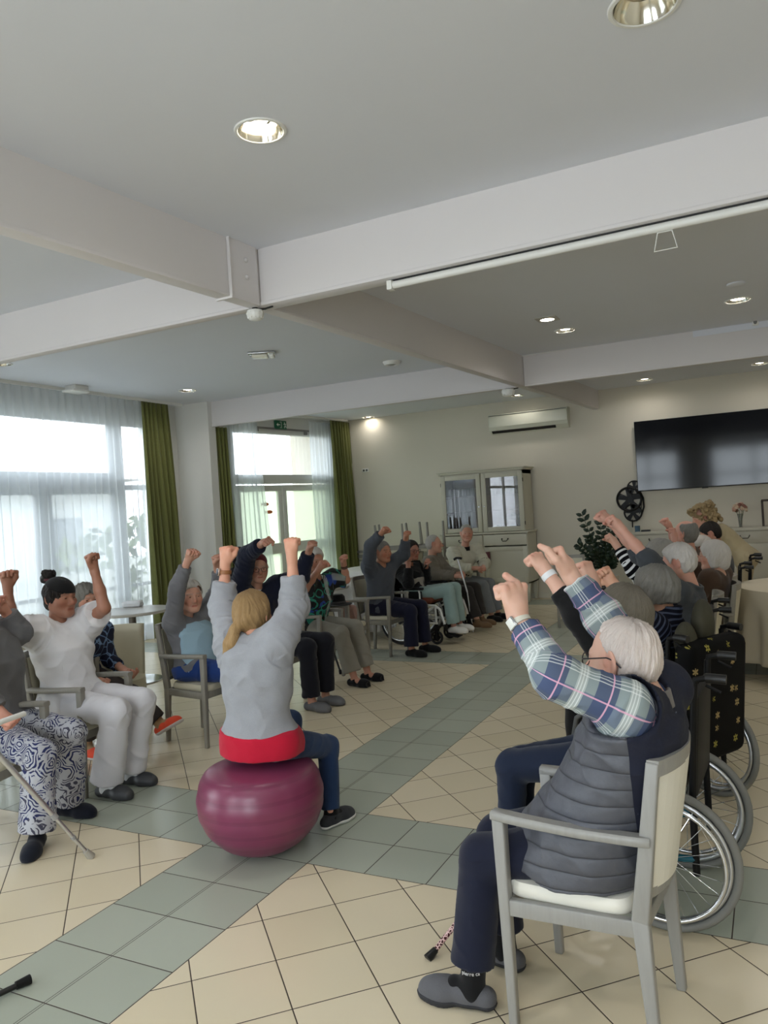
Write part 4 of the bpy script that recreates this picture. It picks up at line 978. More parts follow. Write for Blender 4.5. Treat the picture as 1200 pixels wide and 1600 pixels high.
# ------------------------------------------------------------------ people: smooth implicit surfaces meshed into one continuous skin
def gnoise(p, seed=0):
    """smooth lattice noise in about -1..1 on (n,3) points"""
    i = np.floor(p).astype(np.int64); f = p - i; u = f * f * f * (f * (f * 6 - 15) + 10); out = np.zeros(len(p))
    for dx in (0, 1):
        for dy in (0, 1):
            for dz in (0, 1):
                h = ((i[:, 0] + dx) * 374761393 + (i[:, 1] + dy) * 668265263 + (i[:, 2] + dz) * 2147483647 + seed * 974634777) & 0xffffffff
                h = ((h ^ (h >> 13)) * 1274126177) & 0xffffffff; h = h ^ (h >> 16)
                val = (h & 0xffff) / 32767.5 - 1
                out += val * (u[:, 0] if dx else 1 - u[:, 0]) * (u[:, 1] if dy else 1 - u[:, 1]) * (u[:, 2] if dz else 1 - u[:, 2])
    return out
class SDF:
    def __init__(s, lo, hi, h):
        s.h = h; s.lo = np.array(lo, float); n = np.ceil((np.array(hi) - s.lo) / h).astype(int) + 1
        s.n = n; s.f = np.full(n, .5, np.float32)
    def region(s, lo, hi):
        a = np.clip(np.floor((np.asarray(lo) - s.lo) / s.h).astype(int), 0, s.n); b = np.clip(np.ceil((np.asarray(hi) - s.lo) / s.h).astype(int) + 1, 0, s.n)
        if np.any(b <= a): return None
        ax = [(s.lo[i] + np.arange(a[i], b[i]) * s.h).astype(np.float32) for i in range(3)]
        return (slice(a[0], b[0]), slice(a[1], b[1]), slice(a[2], b[2])), (ax[0][:, None, None], ax[1][None, :, None], ax[2][None, None, :])
    def op(s, fn, lo, hi, k=.02, mode='add'):
        pad = k + 2.5 * s.h
        r = s.region(np.asarray(lo) - pad, np.asarray(hi) + pad)
        if r is None: return s
        sl, P = r; d = fn(*P).astype(np.float32); f = s.f[sl]
        if mode == 'add':
            hh = np.maximum(k - np.abs(f - d), 0) / max(k, 1e-6); s.f[sl] = np.minimum(f, d) - hh * hh * (k / 4)
        else:
            d = -d; hh = np.maximum(k - np.abs(f - d), 0) / max(k, 1e-6); s.f[sl] = np.maximum(f, d) + hh * hh * (k / 4)
        return s
    def cone(s, a, b, r1, r2, k=.02, cut0=False, cut1=False, mode='add'):
        a = np.asarray(a, float); b = np.asarray(b, float); ab = b - a; L2 = ab @ ab + 1e-9; L = math.sqrt(L2); R_ = max(r1, r2)
        def fn(x, y, z):
            t = ((x - a[0]) * ab[0] + (y - a[1]) * ab[1] + (z - a[2]) * ab[2]) / L2; tc = np.clip(t, 0, 1)
            d = np.sqrt((x - a[0] - tc * ab[0]) ** 2 + (y - a[1] - tc * ab[1]) ** 2 + (z - a[2] - tc * ab[2]) ** 2) - (r1 + (r2 - r1) * tc)
            if cut1: d = np.maximum(d, (t - 1) * L)
            if cut0: d = np.maximum(d, -t * L)
            return d
        return s.op(fn, np.minimum(a, b) - R_, np.maximum(a, b) + R_, k, mode)
    def ell(s, c, r, R=None, k=.02, mode='add'):
        c = np.asarray(c, float); r = np.array([r] * 3 if np.isscalar(r) else r, float); R = np.eye(3) if R is None else np.asarray(R)   # columns of R: the axes
        ext = np.sqrt(((R * r) ** 2).sum(1)) + .002
        def fn(x, y, z):
            x = x - c[0]; y = y - c[1]; z = z - c[2]
            q = [(R[0, i] * x + R[1, i] * y + R[2, i] * z) / r[i] for i in range(3)]
            k0 = np.sqrt(q[0] ** 2 + q[1] ** 2 + q[2] ** 2); k1 = np.sqrt((q[0] / r[0]) ** 2 + (q[1] / r[1]) ** 2 + (q[2] / r[2]) ** 2) + 1e-6
            return k0 * (k0 - 1) / k1
        return s.op(fn, c - ext, c + ext, k, mode)
    def loft(s, a, b, lat, fwd, rows, k=.03, grow=0.0, lo=-.0, hi=1.0):
        """elliptic sections along a->b; rows: (t, half width, half depth, forward shift)"""
        a = np.asarray(a, float); b = np.asarray(b, float); ab = b - a; L = np.linalg.norm(ab); up = ab / L
        lat = nrm(lat - up * (lat @ up)); fwd = np.cross(up, lat) * (1 if np.cross(up, lat) @ fwd > 0 else -1)
        T = [q[0] for q in rows]; A = [q[1] + grow for q in rows]; B = [q[2] + grow for q in rows]; S = [q[3] if len(q) > 3 else 0 for q in rows]
        R_ = max(max(A), max(B)) + .05
        def fn(x, y, z):
            x = x - a[0]; y = y - a[1]; z = z - a[2]
            t = (x * up[0] + y * up[1] + z * up[2]) / L; tc = np.clip(t, T[0], T[-1])
            aa = np.interp(tc, T, A); bb = np.interp(tc, T, B); sh = np.interp(tc, T, S)
            u = x * lat[0] + y * lat[1] + z * lat[2]; v = x * fwd[0] + y * fwd[1] + z * fwd[2] - sh
            rr = np.sqrt((u / aa) ** 2 + (v / bb) ** 2) + 1e-6
            d = (rr - 1) * np.minimum(aa, bb) * .92
            d = np.maximum(d, np.maximum((t - hi) * L, (lo - t) * L)); return d
        p0 = a + ab * min(lo, 0); p1 = a + ab * max(hi, 1)
        return s.op(fn, np.minimum(p0, p1) - R_, np.maximum(p0, p1) + R_, k)
    def plane(s, p, n, k=.004):
        """remove everything on the side n points to"""
        p = np.asarray(p, float); n = nrm(n); ax = [(s.lo[i] + np.arange(s.n[i]) * s.h).astype(np.float32) for i in range(3)]
        d = (ax[0][:, None, None] - p[0]) * n[0] + (ax[1][None, :, None] - p[1]) * n[1] + (ax[2][None, None, :] - p[2]) * n[2]
        s.f = np.maximum(s.f, d.astype(np.float32)); return s
    def mesh(s):
        f = s.f; ins = f < 0; n = s.n
        c = np.zeros(n - 1, np.uint8)
        for dx in (0, 1):
            for dy in (0, 1):
                for dz in (0, 1): c += ins[dx:n[0] - 1 + dx, dy:n[1] - 1 + dy, dz:n[2] - 1 + dz]
        cells = np.argwhere((c > 0) & (c < 8)); idx = np.full(n - 1, -1, np.int32); idx[tuple(cells.T)] = np.arange(len(cells))
        corners = [(a, b, d) for a in (0, 1) for b in (0, 1) for d in (0, 1)]
        val = np.stack([f[cells[:, 0] + a, cells[:, 1] + b, cells[:, 2] + d] for a, b, d in corners], 1)
        acc = np.zeros((len(cells), 3)); cnt = np.zeros(len(cells))
        for i, A in enumerate(corners):
            for j, B in enumerate(corners):
                if j > i and sum(abs(p - q) for p, q in zip(A, B)) == 1:
                    m = (val[:, i] < 0) != (val[:, j] < 0); t = val[:, i] / (val[:, i] - val[:, j] + 1e-12)
                    t = np.where(m, t, 0); P = np.array(A)[None] + t[:, None] * (np.array(B) - np.array(A))[None]
                    acc += np.where(m[:, None], P, 0); cnt += m
        v = s.lo + (cells + acc / cnt[:, None]) * s.h; quads = []
        for ax in range(3):
            a = [slice(None)] * 3; b = [slice(None)] * 3; a[ax] = slice(0, n[ax] - 1); b[ax] = slice(1, n[ax])
            e = np.argwhere(ins[tuple(a)] != ins[tuple(b)]); o1, o2 = [q for q in range(3) if q != ax]
            e = e[(e[:, o1] > 0) & (e[:, o2] > 0) & (e[:, o1] < n[o1] - 1) & (e[:, o2] < n[o2] - 1)]
            def g(d1, d2):
                q = e.copy(); q[:, o1] -= d1; q[:, o2] -= d2; return idx[tuple(q.T)]
            Q = np.stack([g(0, 0), g(1, 0), g(1, 1), g(0, 1)], 1); fl = ins[tuple(e.T)]
            if ax == 1: fl = ~fl
            Q[~fl] = Q[~fl][:, ::-1]; quads.append(Q)
        return v, np.concatenate(quads)
def vnormals(v, q):
    n = np.cross(v[q[:, 2]] - v[q[:, 0]], v[q[:, 3]] - v[q[:, 1]]); o = np.zeros_like(v)
    for k in range(4): np.add.at(o, q[:, k], n)
    return o / (np.linalg.norm(o, axis=1, keepdims=True) + 1e-12)
def smooth(v, q, it):
    e = np.concatenate([q[:, [0, 1]], q[:, [1, 2]], q[:, [2, 3]], q[:, [3, 0]]])
    for _ in range(it):
        a = np.zeros_like(v); c = np.zeros(len(v)); np.add.at(a, e[:, 0], v[e[:, 1]]); np.add.at(a, e[:, 1], v[e[:, 0]]); np.add.at(c, e[:, 0], 1); np.add.at(c, e[:, 1], 1)
        v = v * .5 + .5 * a / np.maximum(c, 1)[:, None]
    return v
def mesh_obj(name, v, q, m, base, parent=None, col=None, fab=None):
    me = bpy.data.meshes.new(name); base = np.asarray(base, float); me.from_pydata((v - base).tolist(), [], q.tolist())
    me.polygons.foreach_set('use_smooth', np.ones(len(q), bool)); me.materials.append(m)
    if col is not None:
        a = me.attributes.new('tint', 'FLOAT_COLOR', 'POINT'); a.data.foreach_set('color', np.c_[col, np.ones(len(col))].astype(np.float32).ravel())
    if fab is not None:
        a = me.attributes.new('fabric', 'FLOAT_VECTOR', 'POINT'); a.data.foreach_set('vector', fab.astype(np.float32).ravel())
    o = bpy.data.objects.new(name, me); C.objects.link(o)
    if parent is None: o.location = base
    else: o.parent = parent
    return o
def skin_mat():
    g = G('skin'); a = g.attr('tint'); n = g.noise(g.coord(), 45, 3); c = g.mix(g.M('MULTIPLY', n, .5), a.outputs['Color'], (.55, .30, .24, 1), 'MIX')
    c = g.mix(.25, a.outputs['Color'], c)
    g.set(Base_Color=c, Roughness=.48, **{'Subsurface Weight': .12, 'Subsurface Scale': .01, 'Specular IOR Level': .4}); g.put(g.b.inputs['Subsurface Radius'], (1.0, .4, .25))
    g.bump(g.noise(g.coord(), 170, 3), .25, .0025); return g.m
M_skin = skin_mat()
def cloth(name, col, bump=.25, bs=400, rough=.85, var=.12):
    if name in MATS: return MATS[name]
    g = G(name); c = lin(col); n = g.noise(g.coord(), bs, 2); n2 = g.noise(g.coord(), 22, 3)
    f = g.M('ADD', g.M('MULTIPLY', n, .6), g.M('MULTIPLY', n2, .4))
    g.set(Base_Color=g.mix(f, tuple(x * (1 - var) for x in c[:3]) + (1,), tuple(min(1, x * (1 + var)) for x in c[:3]) + (1,)), Roughness=rough, **{'Specular IOR Level': .2, 'Sheen Weight': .12})
    g.bump(n, bump, .002); MATS[name] = g.m; return g.m
def hair_mat(name, a, b, st=(46, 3.5, 1)):
    if name in MATS: return MATS[name]
    g = G(name); f = g.attr('fabric').outputs['Vector']; n = g.noise(g.scale(f, st), 1, 4, .65, .8); n2 = g.noise(g.coord(), 26, 3)
    g.set(Base_Color=g.mix(g.M('ADD', g.M('MULTIPLY', n, .75), g.M('MULTIPLY', n2, .25)), lin(a), lin(b)), Roughness=.5, **{'Specular IOR Level': .35}); g.bump(n, 1.0, .006); MATS[name] = g.m; return g.m
TORSO = {'m': [(-.04, .165, .115, 0), (.1, .17, .118, .0), (.3, .158, .115, .008), (.5, .165, .115, .005), (.7, .178, .112, 0), (.86, .165, .092, -.008), (.95, .105, .07, -.012), (1.0, .062, .058, -.01)],
         'f': [(-.04, .18, .125, 0), (.1, .18, .12, 0), (.3, .15, .108, .006), (.5, .155, .115, .014), (.68, .16, .12, .022), (.86, .148, .088, 0), (.95, .09, .066, -.008), (1.0, .054, .054, -.008)],
         'b': [(-.04, .19, .14, 0), (.1, .198, .155, .02), (.3, .195, .16, .03), (.5, .185, .145, .02), (.7, .185, .125, .01), (.86, .165, .098, -.005), (.95, .105, .07, -.012), (1.0, .064, .06, -.01)]}
class Person:
    """J: joints in room coordinates: pelvis, neck, head, and R/L shoulder, elbow, wrist, hip, knee, ankle"""
    def __init__(s, label, J, look, up=(0, 0, 1), sex='m', h=.007, skin=(205, 160, 138), k=1.0, hs=1.0, group=None, base=None, hands=None, fwd=None, toe=None, age=.5, grow=1.0, hskin=None, hipr=.1):
        s.hskin = hskin or h * .8
        s.ribf = 30; s.hipr = hipr; s.J = {a: np.asarray(b, float) for a, b in J.items()}; J = s.J; s.h = h; s.k = k; s.hs = hs; s.sex = sex; s.label = label; s.skin = skin; s.age = age
        s.look = nrm(look); s.u = nrm(np.array(up, float) - s.look * (np.array(up, float) @ s.look)); s.r = np.cross(s.look, s.u)
        s.fwd = nrm(fwd if fwd is not None else [look[0], look[1], 0]); s.lat = np.cross(s.fwd, [0, 0, 1])     # to the person's right
        s.rows = [(t, a * k * grow, b * k * grow, c * k) for t, a, b, c in TORSO[sex]]
        s.hands = hands or {}; s.toe = toe or {}
        for q in 'RL':
            if 'an' + q in J and J['an' + q][2] < .14 and abs(s.toe.get(q, s.fwd)[2]) < .12: J['an' + q][2] = .085 * k + .002
        s.base = np.array([J['pelvis'][0], J['pelvis'][1], 0.0]) if base is None else np.asarray(base, float)
        s.body()
    def HP(s, r, f, u): return s.J['head'] + (s.r * r + s.look * f + s.u * u) * s.hs
    def grid(s, pts, pad, h=None):
        P = np.array(pts); return SDF(P.min(0) - pad, P.max(0) + pad, h or s.h)
    def torso(s, S, grow=0.0, lo=-.06, hi=1.0, shoulder=True, k=.04):
        J = s.J; S.loft(J['pelvis'], J['neck'], s.lat, s.fwd, s.rows, k, grow, lo, hi)
        if shoulder:
            for q in 'RL':
                sh = J['sh' + q]; c = J['neck'] * .45 + (J['pelvis'] * .35 + J['neck'] * .65) * .55
                S.cone(J['neck'] * .72 + J['pelvis'] * .28 + (sh - J['neck']) * .35, sh, .085 * s.k + grow, .062 * s.k + grow, .05)
                S.cone(J['neck'] + (sh - J['neck']) * .25 - V(0, 0, .015), sh, .045 * s.k + grow, .056 * s.k + grow, .04)
    def head_sdf(s, S):
        H, hs = s.HP, s.hs; R = np.array([s.r, s.look, s.u]).T; E = lambda r, f, u, rad, k=.02, mode='add': S.ell(H(r, f, u), np.array(rad) * hs, R, k * hs, mode)
        Cn = lambda a, b, r1, r2, k=.015, mode='add': S.cone(H(*a), H(*b), r1 * hs, r2 * hs, k * hs, mode=mode)
        E(0, -.012, .034, (.073, .093, .080)); E(0, .018, -.012, (.066, .074, .075), .03); E(0, .03, -.055, (.054, .056, .055), .03)
        E(0, .072, -.094, (.022, .02, .018), .025)
        for q in (-1, 1):
            E(q * .046, .052, -.022, (.026, .03, .028), .02); Cn((q * .058, .0, -.05), (q * .02, .066, -.092), .022, .02, .03)
            E(q * .031, .096, .006, (.018, .017, .013), .012, 'sub'); E(q * .031, .075, .004, (.0155, .0155, .0145), .006)
            Cn((q * .012, .088, .024), (q * .046, .074, .022), .0085, .006, .014)
            Cn((q * .012, .094, -.034), (q * .012, .1, -.034), .0085, .008, .008)
            # ear
            ca, sa = math.cos(.55), math.sin(.55); er = s.r * q * ca + s.look * sa; ef = s.look * ca - s.r * q * sa; Re = np.array([er, ef, s.u * .97 - s.look * .2]).T
            for c_, rad, kk, md in (((.080, -.010, .002), (.0075, .023, .036), .006, 'add'), ((.0905, -.006, .004), (.0075, .0135, .022), .004, 'sub'), ((.076, .006, -.028), (.009, .011, .013), .008, 'add'), ((.074, .010, .0), (.008, .009, .012), .008, 'add')): S.ell(H(q * c_[0], c_[1], c_[2]), np.array(rad) * hs, Re, kk * hs, md)
        Cn((0, .086, .014), (0, .112, -.026), .009, .0125, .012); Cn((0, .112, -.026), (0, .098, -.034), .012, .008, .008)
        Cn((-.019, .086, -.0605), (.019, .086, -.0605), .0065, .0065, .008); Cn((-.015, .086, -.0715), (.015, .086, -.0715), .007, .007, .008)
        Cn((-.02, .0925, -.0662), (.02, .0925, -.0662), .003, .003, .004, 'sub')
        if s.age > .4:
            for q in (-1, 1): Cn((q * .020, .094, -.036), (q * .032, .080, -.066), .0035, .0035, .008, 'sub')
    def fist(s, S, q):
        J = s.J; spec0 = s.hands.get(q, {}).get('k', 1.06); k = s.k * spec0; w = J['wr' + q]; d = nrm(w - J['el' + q]); spec = s.hands.get(q, {})
        d = nrm(spec.get('dir', d)); n = spec.get('palm', s.fwd); n = nrm(np.asarray(n, float) - d * (np.asarray(n, float) @ d))
        sd = np.cross(n, d) * (-1 if q == 'R' else 1)                 # towards the thumb
        if spec.get('thumb', 1) < 0: sd = -sd
        P = lambda a, b, c: w + (d * a + sd * b + n * c) * k
        R = np.array([d, sd, n]).T
        S.cone(w - d * .02, P(.03, .0, 0), .026 * k, .03 * k, .015)
        S.ell(P(.05, 0, 0), np.array([.042, .040, .019]) * k, R, .012); tips = []
        curl = spec.get('curl', 1.06)
        for i in range(4):
            b = (1.5 - i) * .0208; L = (.96, 1.0, .95, .8)[i]; kn = P(.083 - .004 * abs(i - 1.2), b, -.004)
            a1 = math.radians(78 * curl); p1 = kn + (d * math.cos(a1) + n * math.sin(a1)) * .037 * L * k
            a2 = math.radians(172 * curl); p2 = p1 + (d * math.cos(a2) + n * math.sin(a2)) * .027 * L * k
            a3 = math.radians(255 * curl); p3 = p2 + (d * math.cos(a3) + n * math.sin(a3)) * .020 * L * k
            S.cone(P(.03, b * .7, 0), kn, .010 * k, .0112 * k, .006); S.cone(kn, p1, .0106 * k, .0100 * k, .0022); S.cone(p1, p2, .0100 * k, .0090 * k, .002); S.cone(p2, p3, .0090 * k, .0082 * k, .002); tips += [kn, p1]
        up_ = spec.get('thumb_up', 0)
        t0, t1 = P(.018, .022, .008), P(.05, .043, .024)
        t2 = P(.078, .034, .046) if not up_ else P(.090, .042, .034); t3 = P(.080, .008, .058) if not up_ else P(.114, .022, .046)
        S.cone(t0, t1, .017 * k, .0135 * k, .012); S.cone(t1, t2, .013 * k, .0115 * k, .005); S.cone(t2, t3, .0115 * k, .0095 * k, .005)
        s.tips += tips + [t3]
    def body(s):
        J, k = s.J, s.k; s.tips = []
        S = s.grid(list(J.values()) + [s.HP(0, 0, .13), s.HP(0, .13, 0), J['wrR'] + nrm(J['wrR'] - J['elR']) * .14, J['wrL'] + nrm(J['wrL'] - J['elL']) * .14], .1, s.hskin)
        s.torso(S, -.012)
        S.cone(J['neck'] - s.u * .01, s.HP(0, -.015, -.03), .056 * k, .054 * k, .03)
        s.head_sdf(S)
        for q in 'RL':
            S.cone(J['sh' + q], J['el' + q], .046 * k, .037 * k, .03); S.cone(J['el' + q], J['el' + q] * .55 + J['wr' + q] * .45, .038 * k, .035 * k, .02); S.cone(J['el' + q] * .55 + J['wr' + q] * .45, J['wr' + q], .035 * k, .024 * k, .02)
            s.fist(S, q)
            if 'kn' + q in J:
                S.cone(J['hip' + q], J['kn' + q], .078 * k, .052 * k, .04); S.cone(J['kn' + q], J['kn' + q] * .6 + J['an' + q] * .4, .05 * k, .047 * k, .03); S.cone(J['kn' + q] * .6 + J['an' + q] * .4, J['an' + q], .047 * k, .033 * k, .02)
                t = s.toed(q); a = J['an' + q]; S.cone(a - V(0, 0, .03), a - V(0, 0, .05) + t * .13 * k, .032 * k, .024 * k, .02)
        v, f = S.mesh()
        if s.hskin > .0058: v = smooth(v, f, 1)
        c = np.tile(np.array(lin(s.skin)[:3]), (len(v), 1))
        def tint(p, r, col, w=1.0):
            d = np.linalg.norm(v - p, axis=1); a = np.clip(1.3 - d / r, 0, 1)[:, None] * w; c[:] = c * (1 - a) + np.array(lin(col)[:3]) * a
        H = s.HP; rosy = tuple(int(a * b) for a, b in zip(s.skin, (.98, .80, .78))); lip = tuple(int(a * b) for a, b in zip(s.skin, (.86, .62, .6)))
        for q in (-1, 1): tint(H(q * .045, .075, -.03), .03 * s.hs, rosy, .6); tint(H(q * .08, 0, 0), .035 * s.hs, rosy, .5)
        tint(H(0, .118, -.026), .018 * s.hs, rosy, .7)
        for x in (-.016, -.006, .006, .016): tint(H(x, .092, -.0655), .009 * s.hs, lip, .9)
        for p in s.tips: tint(p, .016 * k, rosy, .5)
        s.brow = getattr(s, 'brow', None)
        bc = (150, 140, 130) if s.age > .5 else (45, 30, 25)
        for q in (-1, 1):
            for t in np.linspace(0, 1, 5): tint(H(q * (.014 + .034 * t), .092 - .014 * t, .026 - .002 * t), .0065 * s.hs, bc, .7)
        s.o = mesh_obj('person', v, f, M_skin, s.base, None, c); tag(s.o, s.label, 'person', None)
        M_eye = MATS.get('eye') or s.eye_mat()
        for q in (-1, 1):
            MB().ball(H(q * .031, .0815, .004) - s.base, (.0105 * s.hs, .0105 * s.hs, .006 * s.hs), np.array([s.r, s.look, s.u]).T, 10).build('eye', M_eye, s.o)
    def eye_mat(s):
        MATS['eye'] = mat('eye', (48, 38, 34), .15); return MATS['eye']
    def toed(s, q): return nrm(s.toe.get(q, s.fwd))
    def fabric(s, v, segs):
        """cloth coordinates: along / around each limb, or across / depth / height on the torso"""
        J = s.J; up = nrm(J['neck'] - J['pelvis']); x = v - J['pelvis']
        fab = np.stack([x @ s.lat, x @ s.fwd, x @ up], 1); best = np.full(len(v), 1e9); zone = np.zeros(len(v), int)
        t0 = np.linalg.norm(x - np.outer(np.clip(x @ up, 0, np.linalg.norm(J['neck'] - J['pelvis'])), up), axis=1) - .12 * s.k; best = t0
        for i, (a, b, r) in enumerate(segs):
            ab = b - a; L = np.linalg.norm(ab); t = (v - a) @ ab / L ** 2; tc = np.clip(t, -.1, 1.2); dv = v - a - tc[:, None] * ab; d = np.linalg.norm(dv, axis=1) - r
            e1 = nrm(np.cross(ab, s.fwd + V(.01, .02, .3))); e2 = np.cross(ab / L, e1); an = np.arctan2(dv @ e2, dv @ e1); m = (d < best) & (((v - a) @ ab > 0) if i % 2 else True)
            fab[m] = np.stack([an * .06, np.full(len(v), (i // 2) * .37), t * L + (np.linalg.norm(segs[i - 1][1] - segs[i - 1][0]) if i % 2 and np.linalg.norm(segs[i - 1][1] - a) < 1e-6 else .0)], 1)[m]; best = np.where(m, d, best); zone[m] = i + 1
        return fab, zone
    def garment(s, name, S, m, amp=.004, segs=(), freq=14, seed=1, it=1, par=None):
        v, f = S.mesh(); v = smooth(v, f, it); fab, zone = s.fabric(v, segs); n = vnormals(v, f)
        w = gnoise(v * freq, seed) * .6 + gnoise(v * freq * 2.3, seed + 1) * .3
        lim = zone > 0
        rib = gnoise(np.stack([fab[:, 0] * 13, fab[:, 1] * 9, fab[:, 2] * s.ribf + fab[:, 0] * 9], 1), seed + 2)
        rid = 1 - 2 * np.abs(rib)
        fold = 1 - 2 * np.abs(gnoise(np.stack([fab[:, 0] * 8 + fab[:, 2] * 7, fab[:, 1] * 8, fab[:, 2] * 9 - fab[:, 0] * 8], 1) + .5, seed + 3)); w = np.where(lim, .5 * w + .6 * rid, .6 * w + .95 * fold)
        v = v + n * (w * amp)[:, None]
        return mesh_obj(name, v, f, m, s.base, par or s.o, None, fab)
    def top(s, name, m, sleeve=1.0, grow=.008, hem=-.05, collar=.985, amp=.004, seed=1, arm=1.0, it=1, cuffs=None, shoulders=True, h=None):
        """sleeve: 0..1 along the upper arm, 1..2 along the forearm; 0 leaves the arms bare"""
        J, k = s.J, s.k; pts = [J['pelvis'] + (J['neck'] - J['pelvis']) * hem, J['neck'], J['shR'], J['shL']]
        segs = []
        ends = {}
        for q in 'RL':
            sl = sleeve[q] if isinstance(sleeve, dict) else sleeve
            if sl > 0:
                e = J['sh' + q] + (J['el' + q] - J['sh' + q]) * min(sl, 1); pts += [e]; segs.append((J['sh' + q], e, .045 * k * arm))
                if sl > 1: w_ = J['el' + q] + (J['wr' + q] - J['el' + q]) * (sl - 1); pts.append(w_); segs.append((J['el' + q], w_, .04 * k * arm)); ends[q] = w_
                else: ends[q] = None
        S = s.grid(pts, .26 * k, h); s.torso(S, grow, hem, collar, shoulders)
        if 'hipR' in J:
            for q in 'RL': S.cone(J['hip' + q], J['hip' + q] + (J['kn' + q] - J['hip' + q]) * .12, .09 * k + grow, .085 * k + grow, .04)
            S.plane(J['pelvis'] + nrm(J['neck'] - J['pelvis']) * hem * np.linalg.norm(J['neck'] - J['pelvis']), -nrm(J['neck'] - J['pelvis']))
        for q in ends:
            sl = sleeve[q] if isinstance(sleeve, dict) else sleeve
            e = J['sh' + q] + (J['el' + q] - J['sh' + q]) * min(sl, 1)
            S.cone(J['sh' + q], e, (.052 * arm) * k + grow, (.045 * arm) * k + grow, .035, cut1=sl <= 1)
            if sl > 1: S.cone(J['el' + q], ends[q], (.044 * arm) * k + grow, (.035 * (arm * .5 + .5)) * k + grow, .025, cut1=True)
        # neck opening
        S.cone(J['neck'] - s.u * .01, s.HP(0, -.01, -.03), .06 * k, .064 * k, .006, mode='sub')
        return s.garment(name, S, m, amp, segs, 13, seed, it)
    def trousers(s, m, name='trousers', grow=.012, leg=.93, wide=0.0, amp=.005, seed=5, waist=.1, legs='RL', h=None):
        s.ribf = 13
        J, k = s.J, s.k; pts = [J['pelvis']]; segs = []
        for q in legs: pts += [J['hip' + q], J['kn' + q], J['an' + q]]; segs += [(J['hip' + q], J['kn' + q], .07 * k), (J['kn' + q], J['an' + q], .05 * k)]
        S = s.grid(pts, .22 * k, h); up = J['neck'] - J['pelvis']
        S.loft(J['pelvis'], J['neck'], s.lat, s.fwd, s.rows, .04, grow - .004, -.06, waist)
        for q in legs:
            hem = J['kn' + q] + (J['an' + q] - J['kn' + q]) * leg
            S.ell(J['hip' + q] - s.fwd * .03, np.array([s.hipr, s.hipr, s.hipr * .9]) * k + grow, None, .05)
            S.cone(J['hip' + q], J['kn' + q], .083 * k + grow, .058 * k + grow, .035); S.cone(J['kn' + q], hem, .056 * k + grow, .043 * k + grow + wide, .025, cut1=True)
        o = s.garment(name, S, m, amp, segs, 11, seed); s.ribf = 30; return o
    def shoe(s, q, m, name='shoe', kind='shoe', sole=None, sock=None):
        J, k = s.J, s.k; a = J['an' + q]; t = s.toed(q); dn = V(0, 0, -1.0)
        if abs(t[2]) > .12: sd = nrm(np.cross(t, [0, 0, 1])); dn = nrm(np.cross(t, sd)) ; dn = dn if dn[2] < 0 else -dn
        else: t = nrm([t[0], t[1], 0])
        sd = np.cross(t, dn); gz = .085 * k
        P = lambda f, w_, z: a + (t * f + sd * w_) * k + dn * (gz - z * k)
        S = s.grid([P(-.09, 0, 0), P(.22, .05, 0), P(.22, -.05, 0), P(0, 0, .14)], .05, min(s.h, .006))
        S.cone(P(-.045, 0, .034), P(.02, 0, .04), .035 * k, .036 * k, .02); S.cone(P(.02, 0, .042), P(.12, .004, .03), .036 * k, .04 * k, .03); S.cone(P(.10, .012, .026), P(.155, .004, .022), .04 * k, .03 * k, .03); S.cone(P(.09, -.014, .026), P(.15, -.006, .022), .034 * k, .027 * k, .03)
        if kind in ('shoe', 'boot'): S.cone(P(0, 0, .05), P(-.005, 0, .11 if kind == 'boot' else .075), .036 * k, .038 * k, .02, cut1=True)
        S.plane(P(0, 0, 0.001), dn); S.plane(P(0, 0, .088 if kind == 'slipper' else .2), -dn)
        if kind == 'slipper': S.cone(P(-.012, 0, .105), P(.022, 0, .095), .03 * k, .03 * k, .004, mode='sub')
        if kind == 'sandal': S.ell(P(.178, 0, .03), np.array([.035, .05, .03]) * k, np.array([t, sd, -dn]).T, .004, 'sub'); S.ell(P(.05, 0, .06), np.array([.028, .06, .03]) * k, np.array([t, sd, -dn]).T, .004, 'sub')
        v, f = S.mesh(); v = smooth(v, f, 1); o = mesh_obj(name, v, f, m, s.base, s.o)
        if sole:
            S = s.grid([P(-.09, 0, 0), P(.22, .05, 0), P(.22, -.05, 0), P(0, 0, .05)], .05, min(s.h, .006)); g_ = .004
            S.cone(P(-.045, 0, .034), P(.02, 0, .04), .035 * k + g_, .036 * k + g_, .02); S.cone(P(.02, 0, .042), P(.12, .004, .03), .036 * k + g_, .04 * k + g_, .03); S.cone(P(.10, .012, .026), P(.155, .004, .022), .04 * k + g_, .03 * k + g_, .03); S.cone(P(.09, -.014, .026), P(.15, -.006, .022), .034 * k + g_, .027 * k + g_, .03)
            S.plane(P(0, 0, 0), dn); S.plane(P(0, 0, .022), -dn); v, f = S.mesh(); mesh_obj('sole', v, f, sole, s.base, o)
        if sock:
            kn = J['kn' + q]; S = s.grid([a, a + nrm(kn - a) * .2], .08, min(s.h, .006)); S.cone(P(0, 0, .05), a + nrm(kn - a) * .14, .04 * k, .041 * k, .02, cut1=True); S.cone(P(0, 0, .05), P(.06, 0, .05), .036 * k, .034 * k, .02); v, f = S.mesh(); mesh_obj('sock', v, f, sock, s.base, s.o)
        return o
